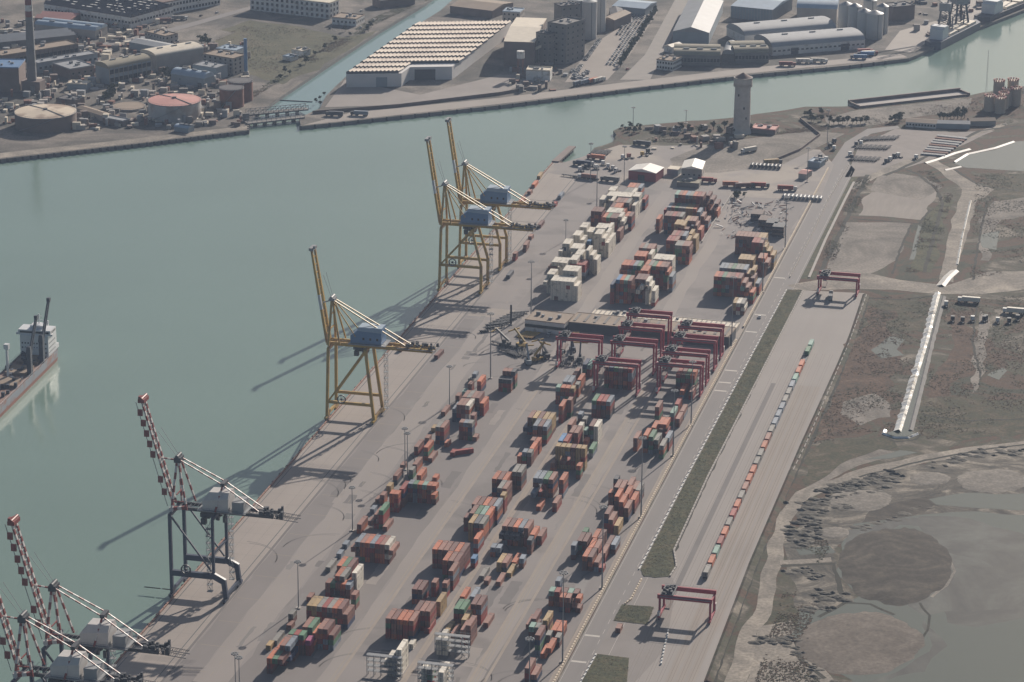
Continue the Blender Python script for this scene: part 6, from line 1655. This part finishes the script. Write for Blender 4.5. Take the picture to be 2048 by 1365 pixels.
def box_truck(px, py, rz, cab, colr, lab, grp='terminal tractors and trucks'):
    p = at(px, py); t = tractor(cab, lab, p, rz, grp); ob = MB().box(-1.2, 1.2, -12.6, -1.2, 1.1, 3.9).build('box_body', CM[colr], t); MB().box(-1.18, 1.18, -12.68, -12.6, 1.2, 3.8).build('door', K['steel'], ob)
    b = MB()
    for x in (-1.0, 1.0):
        for y in (-11.5, -10.2, -9): b.cyl((x - .2, y, .5), (x + .2, y, .5), .5, n=10)
    b.each('wheel', K['tyre'], t); return t
# parked trailers in front of the low white workshop (left of it) and in the rear yard
tr0 = None
def trailers(pts, lab, grp, load=None):
    global tr0
    p0 = None
    for i, (px, py, rz) in enumerate(pts):
        if p0 is None: p0 = trailer(lab, at(px, py), rz, grp, load); o = p0
        else: o = dup(p0, at(px, py), rz, lab)
trailers([(978 + 5.6 * i, 664 - 3.6 * i + (i % 2) * 3, -1.0 + .04 * i) for i in range(9)], 'dark skeletal trailer in the tight rank left of the low white workshop', 'trailers ranked left of the workshop')
trailers([(1046 + 8 * i, 672 + .8 * i, -.25) for i in range(4)], 'short trailer in the row below the low white workshop windows', 'trailers below the workshop windows', 'yellow')
trailers([(1000 + 8 * i, 690 + 2 * i, 1.2) for i in range(5)], 'dark trailer in the untidy second rank below the workshop', 'trailers in the second rank')
trailers([(1186 + 6 * i, 307 + (i % 2), -.15) for i in range(6)], 'dark long trailer standing nose to the water at the quay end', 'trailers at the water edge of the quay end')
trailers([(1140 + 14 * i, 354 + i * 2, 1.45) for i in range(4)], 'dark flat trailer along the rear edge of the apron', 'flat trailers along the rear edge of the apron')
trailers([(1725 + 9.5 * i, 280 - .3 * i, -.3) for i in range(8)], 'dark trailer of the rear rank in the trailer park', 'trailers in the rear rank of the trailer park')
trailers([(1718 + 9.5 * i, 296 + .3 * i, -.3) for i in range(7)], 'dark trailer of the front rank in the trailer park', 'trailers in the front rank of the trailer park')
trailers([(1708 + 9 * i, 319 + .5 * i, -.3) for i in range(6)], 'dark trailer of the nearest short rank in the trailer park', 'trailers in the nearest rank of the trailer park')
for i in range(9):
    a_, b2 = at(1842 + i * 4, 310 - i * 4.5), at(1890 + i * 5.5, 314 - i * 4.2); pp = thing('pipe_row', 'long low row of stacked pipes, %s from the front in the trailer park' % ORD[i], 'pipes', a_, 0, 'pipe rows right of the trailer park')
    bb_ = MB()
    for s in range(3): bb_.beam(a_ + Vector((0, s * 1.4, .6)), b2 + Vector((0, s * 1.4, .6)), 1.0, 1.0)
    bb_.build('pipe', K['rust'] if i % 3 == 1 else K['steel'], pp, a_)
trailers([(990 + 7 * i, 652 - 3.4 * i, -1.05) for i in range(8)], 'dark skeletal trailer in the outer rank left of the low white workshop', 'trailers in the outer rank left of the workshop')
trailers([(1012 + 9 * i, 706 + (i % 3) * 2, .9 - .2 * i) for i in range(7)], 'dark trailer in the mixed machinery park below the workshop', 'trailers in the mixed machinery park')
trailers([(1126 + 13 * i, 728 - i % 2 * 4, .15) for i in range(4)], 'dark trailer under the left red gantry crane', 'trailers under the left gantry')
pm = at(1022, 650); t = thing('derrick_post', 'short thick dark post standing among the trailers by the workshop', 'post', pm); MB().cyl((0, 0, 0), (0, 0, 13), .7, .6, n=12).build('shaft', K['dark'], t); MB().box(-1.2, 1.2, -1.2, 1.2, 0, .7).build('footing', K['conc'], t)
# tractors in the rear yard
for i, (px, py, rz, cl) in enumerate(((1184, 332, .6, 'white'), (1192, 338, .5, 'white'), (1206, 330, .4, 'white'), (1216, 336, .3, 'white'), (1226, 340, -.3, 'cwhite'), (1232, 345, 2.6, 'white'), (1246, 318, 1.2, 'white'), (1258, 316, 1.0, 'cred'), (1285, 312, 1.4, 'yellow'), (1296, 306, .8, 'dark'), (1160, 342, .7, 'white'), (1172, 337, .6, 'dark'))):
    tractor(cl, '%s terminal tractor in the rear yard, %s of the loose group from the left' % ({'white': 'white', 'cwhite': 'pale', 'cred': 'red', 'yellow': 'yellow', 'dark': 'dark'}[cl], ORD[i]), at(px, py), rz)
for px, py, rz, cb3, cl, lab in ((1150, 330, 1.45, 'dark', 'n', 'dark box trailer truck at the end of the quay'), (1178, 318, 1.45, 'cred', 'o', 'orange box trailer in front of the water edge trailers'), (1270, 290, 1.4, 'dark', 'k', 'dark box trailer behind the yellow loader in the rear yard'), (1160, 357, 1.45, 'cwhite', 'p', 'pinkish box trailer at the left of the rear yard fence'), (1205, 362, 1.45, 'dark', 's', 'grey box trailer beside the pinkish one'), (1560, 328, -1.1, 'dark', 'y', 'tan tipper trailer beside the dark wall below the tower lot'),
                              (1430, 366, -1.47, 'cred', 'r', 'long dark red box trailer right of the olive lean-to'), (1480, 374, -1.4, 'cwhite', 'o', 'orange flat trailer right of the dark red box trailer'), (1505, 376, -1.2, 'dark', 'b', 'maroon tilted box trailer'), (1535, 376, -1.45, 'dark', 'r', 'small red box trailer at the right of the rear fence'), (1590, 382, -1.45, 'cwhite', 'r', 'pair of red box trailer and cab near the road in the rear yard'),
                              (1588, 133, -1.4, 'cred', 'r', 'small red truck on the far quay in front of the silver store'), (1622, 127, -1.4, 'white', 'w', 'white box truck on the far quay in front of the silver store'), (1652, 126, -1.4, 'white', 'w', 'second white box truck right of the first on the far quay'), (1742, 106, -1.1, 'cred', 'r', 'red lorry at the tip of the far quay'), (1752, 110, -1.1, 'cred', 'w', 'white and red lorry beside the red one at the tip'), (1704, 118, 1.7, 'navy', 'u', 'blue box lorry on the far quay'), (1718, 112, 1.7, 'navy', 'u', 'second blue box lorry behind the first'),
                              (705, 231, 1.65, 'dark', 'l', 'pale blue box trailer on the quay below the pleated warehouse'), (655, 232, 1.65, 'dark', 'k', 'dark box trailer left of the pale blue one'), (1168, 168, -.5, 'white', 'l', 'pale silver trailer, left of four beside the car cluster'), (1180, 166, -.5, 'white', 'l', 'second silver trailer of the four beside the car cluster'), (1197, 163, -.5, 'white', 'o', 'orange striped trailer of the four beside the car cluster'), (1207, 162, -.5, 'white', 'w', 'rightmost white trailer of the four beside the car cluster'), (345, 45, -1.25, 'dark', 'b', 'maroon lorry on the road above the field'), (372, 40, -1.25, 'white', 's', 'pale lorry ahead of the maroon one on the road'), (218, 55, -1.2, 'dark', 'p', 'brown lorry on the road behind the rounded roof hall'),
                              (1486, 307, 2.4, 'white', 'w', 'white van like truck alone on the tower lot'), (1662, 592, .1, 'white', 'k', 'dark truck with white cab waiting under the farther rail gantry'), (1920, 604, 1.55, 'white', 'w', 'pale long trailer in the small lot right of the channel'), (2010, 626, 1.55, 'white', 'w', 'white trailer at the right photo edge lot')):
    box_truck(px, py, rz, cb3, cl, lab)
for i, (px, py) in enumerate(((1892, 612), (1905, 642), (1925, 644), (1945, 642), (1968, 642), (1972, 640), (1995, 645), (2018, 646), (2035, 640))):
    tractor('white' if i % 3 == 0 else 'dark', '%s truck cab in the small lot right of the channel, %s from the left' % ('white' if i % 3 == 0 else 'dark', ORD[i]), at(px, py), .1)
for i, (px, py) in enumerate(((1780, 322), (1788, 316), (1796, 314), (1772, 326), (1700, 312), (1712, 292), (1722, 290), (1704, 318), (1832, 318), (1660, 295), (1668, 300), (1640, 318), (1652, 322), (1668, 286))):
    tractor('white' if i % 2 == 0 else 'dark', '%s truck cab around the trailer park entrance, %s of the scattered group' % ('white' if i % 2 == 0 else 'dark', ORD[i]), at(px, py), rr.uniform(-1, 1))
# trucks carrying containers on the apron by the yellow pair
for i, (px, py, cl, lab) in enumerate(((1030, 520, 'r', 'stack of two containers under the nearer yellow crane of the pair'), (1020, 553, 'k', 'low dark containers behind the nearer yellow crane'), (1052, 500, 'b', 'maroon containers landed right of the yellow cranes'), (1062, 478, 'p', 'faded brown container landed right of the yellow cranes'), (1082, 452, 'b', 'maroon container at the tail of the farther yellow crane'), (1045, 405, 'o', 'orange container on the quay beyond the yellow cranes'), (1060, 388, 'p', 'faded brown container on the quay beyond the orange one'), (1070, 372, 'o', 'orange topped container farther along the quay'), (1080, 355, 'y', 'tan container near the far end of the quay'), (1110, 412, 'r', 'red container on the open apron right of the farther crane'), (1122, 395, 'l', 'blue grey container on the open apron'))):
    loose(px, py, -.03 + .04 * (i % 3), cl, 12.2 if i % 3 else 6.1, lab)
    if i in (0, 2): loose(px + 1, py, -.03 + .04 * (i % 3), 'p', 12.2 if i % 3 else 6.1, 'faded brown container on top of the %s by the yellow cranes' % ('red one' if i == 0 else 'maroon one'), tier=1)
# reach stackers and straddle equipment between the workshop and the gantries
def stacker(px, py, rz, lab, colr):
    t = thing('reach_stacker', lab, 'reach stacker', at(px, py), rz, 'reach stackers in the yard middle')
    MB().box(-1.6, 1.6, -4, 3, .9, 2.2).box(-1.5, 1.5, -4.2, -2.6, 2.2, 3.2).build('chassis', K[colr], t)
    MB().box(-.8, .8, -1.2, .8, 2.2, 4.2).build('cab', K['glass'], t)
    b = MB().beam((0, -3.4, 4.0), (0, 5.5, 10.5), .9, 1.1); b.beam((0, 1, 2.2), (0, 2.6, 8.2), .4); b.build('boom', K[colr], t)
    b = MB().beam((-4.5, 6.2, 9.4), (4.5, 6.2, 9.4), .5, .7).beam((0, 5.5, 10.5), (0, 6.2, 9.4), .7); b.build('spreader', K['yellow'], t)
    b = MB()
    for x in (-1.5, 1.5):
        for y, r_ in ((1.9, .9), (-2.8, .7)): b.cyl((x - .4, y, r_), (x + .4, y, r_), r_, n=12)
    b.each('wheel', K['tyre'], t); return t
for i, (px, py, rz, cl) in enumerate(((1056, 728, .4, 'twall'), (1076, 722, -.5, 'yellow'), (1088, 716, .9, 'dark'), (1122, 708, -.2, 'twall'), (1145, 702, .3, 'navy'), (1142, 718, .2, 'dark'), (1160, 722, .15, 'dark'), (1008, 693, 1.3, 'dark'), (1042, 694, 1.0, 'yellow'))):
    stacker(px, py, rz, '%s reach stacker, %s from the left of the parked group below the workshop' % ({'twall': 'blue grey', 'yellow': 'yellow', 'dark': 'dark', 'navy': 'navy'}[cl], ORD[i]), cl)
# reefer racks (steel gantries with platforms where the white refrigerated containers plug in)
def rack(px, py, wx, h, n, lab):
    p = at(px, py); t = thing('reefer_rack', lab, 'steel rack', p, group='steel reefer racks at the bottom edge')
    b = MB()
    for i in range(6):
        for y in (0, 2.2): b.beam((wx * i / 5, y, 0), (wx * i / 5, y, h), .25)
    b.each('post', K['steel'], t); b = MB()
    for k in range(n): z = h * (k + 1) / n; b.box(-.3, wx + .3, -.3, 2.5, z - .12, z); b.beam((-.3, -.3, z + 1), (wx + .3, -.3, z + 1), .1); b.beam((-.3, 2.5, z + 1), (wx + .3, 2.5, z + 1), .1)
    b.each('platform', K['groof'], t); b = MB()
    for k in range(n): z = h * k / n; b.beam((wx, -.6, z), (wx - 3.5, -.6, z + h / n), .6, .12)
    b.each('stair', K['steel'], t); return t
rack(734, 1352, 16, 10.5, 4, 'steel reefer rack left of the tall white container wall'); rack(870, 1310, 16, 10.5, 4, 'steel reefer rack above the white containers in the third row'); rack(836, 1368, 16, 10.5, 4, 'lowest steel reefer rack at the bottom edge in the third row')
# scrap and machinery area with pale oddments right of the second stack block
sc = thing('scrap_heap', 'scatter of pale steel parts and frames in the scrap area', 'scrap', at(1500, 440)); b = MB(); rr = random.Random(4)
for k in range(150):
    p = at(rr.uniform(1440, 1580), rr.uniform(405, 478)); L = rr.uniform(1.5, 6); a = rr.uniform(0, 3.14)
    b.beam((p.x, p.y, .5), (p.x + math.cos(a) * L, p.y + math.sin(a) * L, rr.uniform(.5, 2.2)), rr.uniform(.2, .7), None, rr.choice((0, 1, 1, 2, 2)))
b.build('oddment', [K['white'], K['steel'], K['rust']], sc, at(1500, 440))
for i, (px, py, h) in enumerate(((1515, 440, 6), (1530, 452, 7), (1545, 462, 8), (1558, 470, 8))):
    p = at(px, py); t = thing('dark_frame', 'dark stacked steel frame block in the scrap area, %s from the left' % ORD[i], 'steel frames', p, 0, 'dark frame blocks in the scrap area'); b = MB()
    for z in range(int(h / 1.5)): b.box(-4, 4, -6, 6, z * 1.5 + .2, z * 1.5 + 1.3, z % 2)
    b.build('frame', [K['dark'], K['bwall']], t)
# tank containers by the rear road and pipe tanks near the tower lot
def tankrow(px, py, n, rz, lab, mk_='groof'):
    for i in range(n):
        p = at(px, py) + Vector((math.cos(rz) * i * 2.9, math.sin(rz) * i * 2.9, 0)); t = thing('tank_container', lab, 'tank', p, rz, 'pale tank containers in the rear yard')
        MB().cyl((0, -3, 1.5), (0, 3, 1.5), 1.15, n=14).build('vessel', K[mk_], t); b = MB()
        for x in (-1.2, 1.2):
            for y in (-3, 3): b.beam((x, y, 0), (x, y, 2.6), .15)
            b.beam((x, -3, 2.6), (x, 3, 2.6), .12); b.beam((x, -3, .1), (x, 3, .1), .15)
        b.build('cage', K['steel'], t)
tankrow(1504, 334, 8, .02, 'dark tank container in the row below the tower lot', 'dark')
tankrow(1568, 396, 10, 0, 'pale tank container in the row near the road end')
# floodlit thin radio mast on the near shore
rm = at(1972, 188); t = thing('radio_mast', 'very thin tall lattice mast on the shore at upper right', 'mast', rm); b = MB()
for a in (0, 2.1, 4.2): b.beam((math.cos(a) * .6, math.sin(a) * .6, 0), (math.cos(a) * .3, math.sin(a) * .3, 36), .16)
b.build('lattice', K['steel'], t); MB().box(-1, 1, -1, 1, 0, .6).build('footing', K['conc'], t)
b = MB(); pw = thing('crane_barge_piles', 'slim channel marker pole in the water off the shore tip', 'marker', at(1201, 232, WZ)); bpy.data.objects.remove(pw)
# ---------------------------------------------------------------- vegetation
M_leaf = ramp_mat('tree foliage', [(.3, (.05, .065, .035)), (.55, (.08, .09, .05)), (.75, (.12, .12, .07))], .5, 4, 0, fine=.4, fscale=1.5)
M_leaf2 = ramp_mat('brown scrub foliage', [(.3, (.05, .04, .025)), (.5, (.08, .052, .032)), (.7, (.11, .07, .042))], .25, 4, 0, fine=.4, fscale=1.2)
M_leaf3 = ramp_mat('olive scrub foliage', [(.3, (.042, .047, .026)), (.55, (.066, .066, .038)), (.75, (.10, .09, .055))], .3, 4, 0, fine=.3)
M_bark = mat('bark', (.09, .07, .055), .9, .2, 1)
def leaves(b, c, r, n, size, rnd_, m=0, flat=.7):
    "many small leaf clusters spread through the crown's volume, thinner at the rim"
    for k in range(n):
        d = Vector((rnd_.gauss(0, 1), rnd_.gauss(0, 1), rnd_.gauss(0, 1)))
        if d.length < .01: continue
        d = d.normalized() * (r * rnd_.random() ** .45); p = Vector(c) + Vector((d.x, d.y, d.z * flat))
        u = Vector((rnd_.gauss(0, 1), rnd_.gauss(0, 1), rnd_.gauss(0, .7))).normalized(); v = u.cross(Vector((rnd_.gauss(0, 1), rnd_.gauss(0, 1), rnd_.gauss(0, 1)))).normalized(); s = size * rnd_.uniform(.6, 1.3)
        b.add([p - u * s, p + v * s * .7, p + u * s, p - v * s * .7], [(0, 1, 2, 3)], m)
def tree_proto(h, r, sd_):
    q = random.Random(sd_); t = thing('tree', '', 'tree'); b = MB(); b.beam((0, 0, 0), (.2, .1, h * .5), .5, .5, w2=.3)
    for k in range(6): a = q.uniform(0, 6.28); b.beam((.1, .05, h * q.uniform(.25, .5)), (math.cos(a) * r * .6, math.sin(a) * r * .6, h * q.uniform(.55, .85)), .2, .2, w2=.08)
    b.build('trunk', M_bark, t); b = MB()
    for k in range(11): a = q.uniform(0, 6.28); e = r * q.uniform(.1, .75); leaves(b, (math.cos(a) * e, math.sin(a) * e, h * q.uniform(.45, .92)), r * q.uniform(.3, .55), 46, .55, q)
    b.build('crown', M_leaf, t); return t
tp_ = [tree_proto(8, 3.6, s) for s in (1, 2, 3)]
qn = random.Random(77); nT = 0
def trees(pts, lab, grp, sc=(.8, 1.3)):
    for px, py in pts:
        s = qn.uniform(*sc); o = dup(tp_[qn.randrange(3)], at(px, py), qn.uniform(0, 6.28), lab); o.scale = (s, s, s * qn.uniform(.85, 1.2)); o['group'] = grp
trees([(1240 + 2.4 * i + qn.uniform(-1, 1), 136 - 3.7 * i + qn.uniform(-1, 1)) for i in range(30)], 'dark bushy tree in the hedge between the car lot and the far access road', 'trees of the car lot hedge', (.55, .85))
trees([(215 + qn.uniform(-8, 12), 196 + qn.uniform(-10, 10)) for i in range(5)] + [(340, 160), (350, 164), (362, 168), (330, 156)], 'bare dark tree among the works behind the round tanks', 'trees among the works', (.7, 1.2))
trees([(410, 86), (404, 90), (416, 92)], 'round dark tree at the corner of the pale hall by the field', 'trees at the pale hall', (.8, 1.2))
trees([(742, 56), (736, 62), (690, 64), (630, 112), (600, 138), (580, 150), (560, 160), (548, 170), (570, 148), (612, 128), (650, 100), (670, 84), (700, 72)], 'dark shrub tree on the canal bank below the field', 'trees on the canal bank', (.45, .9))
trees([(632, 206), (640, 200), (648, 192), (640, 212)], 'dark bush at the mouth of the canal by the pleated warehouse', 'bushes at the canal mouth', (.4, .7))
trees([(1660 + i * 9 + qn.uniform(-2, 2), 248 + qn.uniform(-2, 2) + (i > 6) * -2) for i in range(9)] + [(1780 + i * 9, 246 + qn.uniform(-2, 2)) for i in range(3)] + [(1792, 240), (1800, 238)], 'dark hedge tree along the track behind the trailer park', 'hedge trees behind the trailer park', (.55, .9))
trees([(1880 + i * 7, 238 + qn.uniform(-3, 3)) for i in range(8)], 'dark tree between the row buildings near the right edge', 'trees between the row buildings', (.6, 1.0))
trees([(1236 + qn.uniform(0, 48), 262 + qn.uniform(-6, 5)) for i in range(11)], 'low dark shrub tree on the shore tip', 'shrub trees on the shore tip', (.35, .65))
trees([(1340 + i * 11 + qn.uniform(-4, 4), 264 + qn.uniform(-6, 6)) for i in range(16)], 'scrubby tree in the belt left of the water tower', 'trees left of the water tower', (.45, .8))
trees([(1590 + qn.uniform(0, 55), 228 + qn.uniform(0, 18)) for i in range(9)], 'dark shrub tree on the shore right of the water tower', 'shrub trees right of the water tower', (.4, .75))
trees([(1470 + qn.uniform(0, 20), 396 + qn.uniform(-4, 4)) for i in range(5)], 'dark shrub at the corner of the scrap area', 'shrubs at the scrap area', (.45, .7))
for p_ in tp_:
    for ch_ in list(p_.children): bpy.data.objects.remove(ch_)
    bpy.data.objects.remove(p_)
M_grass2 = ramp_mat('dry grass', [(.3, (.06, .06, .032)), (.5, (.09, .078, .04)), (.7, (.12, .098, .055))], .3, 5, 0, fine=.3)
# uncountable scrub and grass
def inside(x, y, poly):
    r_ = False; n = len(poly); j = n - 1
    for i in range(n):
        if (poly[i][1] > y) != (poly[j][1] > y) and x < (poly[j][0] - poly[i][0]) * (y - poly[i][1]) / (poly[j][1] - poly[i][1]) + poly[i][0]: r_ = not r_
        j = i
    return r_
def tuft(b, p, s, q, m):
    for k in range(3):
        a = q.uniform(0, 6.28); u = Vector((math.cos(a), math.sin(a), 0)) * s * q.uniform(.5, 1); h = s * q.uniform(.05, .3); o = Vector((q.uniform(-.4, .4) * s, q.uniform(-.4, .4) * s, 0))
        b.add([p + o - u, p + o + u, p + o + u * .5 + Vector((-u.y, u.x, 0)) * .9 + Vector((0, 0, h)), p + o - u * .6 + Vector((-u.y, u.x, 0)) * .8 + Vector((0, 0, h * .8))], [(0, 1, 2, 3)], m)
def cover(name, label, polys, n, s, mats, dens=None, z=.1):
    q = random.Random(len(name) * 31 + n); b = MB()
    for poly, share in polys:
        xs = [p[0] for p in poly]; ys = [p[1] for p in poly]; cnt = 0; tries = 0
        while cnt < n * share and tries < n * share * 12:
            tries += 1; x, y = q.uniform(min(xs), max(xs)), q.uniform(min(ys), max(ys))
            if not inside(x, y, poly): continue
            v = noise.noise(Vector((x * .03, y * .03, 3.3))) + .5 * noise.noise(Vector((x * .11, y * .11, 8.1)))
            if dens is not None and v < dens + q.uniform(-.15, .15): continue
            tuft(b, Vector((x, y, z)), s * q.uniform(.5, 1.4), q, 0 if noise.noise(Vector((x * .02, y * .02, 9))) + q.uniform(-.2, .2) > 0 else 1); cnt += 1
    return tag(b.build(name, mats), label, 'vegetation', kind='stuff')
PX2 = lambda *p: [tuple(q[:2]) for q in pxs(0, *p)]
cover('rough_grass', 'rough green and brown grass growing on the kerbed islands', [([tuple(q[:2]) for q in isl['grass_island']], .8), ([tuple(q[:2]) for q in isl['grass_patch']], .07), ([tuple(q[:2]) for q in isl['grass_corner']], .13)], 9000, .4, [M_grass, M_grass2], None, .2)
cover('scrub', 'brown and dark green wetland scrub between the sandy lots and channels', [
    (PX2((1735, 592), (1870, 592), (1790, 860), (1620, 890)), .24), (PX2((1890, 596), (2048, 590), (2048, 870), (1840, 880), (1835, 860)), .24), (PX2((1740, 350), (1850, 330), (1905, 390), (1870, 545), (1810, 545), (1848, 440), (1880, 395), (1850, 350)), .14), (PX2((1640, 520), (1720, 345), (1745, 350), (1660, 545)), .10),
    (PX2((1510, 1365), (1600, 1080), (1640, 1050), (1660, 1100), (1600, 1180), (1640, 1200), (1600, 1300), (1640, 1365)), .14), (PX2((1950, 350), (2048, 345), (2048, 540), (1940, 560)), .14)], 14000, .5, [M_leaf2, M_leaf3], .0)
cover('scrub', 'low weeds and scrub along the near shore and round the tower lot', [(PX2((1240, 262), (1470, 246), (1470, 290), (1330, 285), (1260, 280)), .4), (PX2((1500, 250), (1660, 225), (1700, 240), (1650, 262), (1520, 272)), .3), (PX2((1660, 245), (2048, 180), (2048, 250), (1700, 262)), .3)], 5000, .6, [M_leaf, M_leaf2], 0.0)
cover('scrub', 'dark green scrub along the canal bank and over the grass field', [(PX2((500, 200), (600, 140), (760, 45), (880, -10), (840, -10), (740, 40), (560, 150), (480, 200)), .6), (PX2((430, 80), (500, 45), (680, 70), (740, 62), (600, 150), (520, 150)), .4)], 6000, .55, [M_leaf, M_leaf2], -.1)
# ---------------------------------------------------------------- small clutter that uncounted yards carry
cl = MB(); q = random.Random(99)
for (x0, x1, y0, y1, n) in ((0, 490, 40, 262, 900), (1000, 1130, 60, 190, 60), (1290, 1480, 255, 300, 30), (1820, 2040, 0, 80, 70)):
    for k in range(n):
        px, py = q.uniform(x0, x1), q.uniform(y0, y1)
        if x0 == 1000 and py > 196 - .127 * (px - 1000): continue
        if x0 == 1820 and py > 72 - .39 * (px - 1885): continue
        if x0 == 0 and (py > 292 - .08 * px or (px > 330 and py < 90)): continue
        p = at(px, py); a = q.uniform(0, .6); ax_, ay_ = Vector((math.cos(a), math.sin(a), 0)), Vector((-math.sin(a), math.cos(a), 0)); h = q.uniform(.6, 3.6) if k % 3 else q.uniform(3, 6)
        cl.obox(p, ax_, ay_, q.uniform(1, 7), q.uniform(1, 6), 0, h, q.randrange(6))
tag(cl.build('yard_clutter', [K['conc'], K['bwall'], K['groof'], K['cream'], K['rust'], K['dconc']]), 'jumble of sheds, bins and materials between the far works', 'clutter', kind='stuff')

# ---------------------------------------------------------------- air
hz = bpy.data.materials.new('haze'); hz.use_nodes = True; n_ = hz.node_tree.nodes; n_.clear()
ho = n_.new('ShaderNodeOutputMaterial'); pv = n_.new('ShaderNodeVolumePrincipled'); pv.inputs['Color'].default_value = (.56, .72, 1.0, 1); pv.inputs['Density'].default_value = HAZE; pv.inputs['Anisotropy'].default_value = .2
hz.node_tree.links.new(pv.outputs[0], ho.inputs['Volume'])
tag(MB().box(-4000, 2500, -600, 5600, -9, 596).build('haze', hz), kind='stuff')
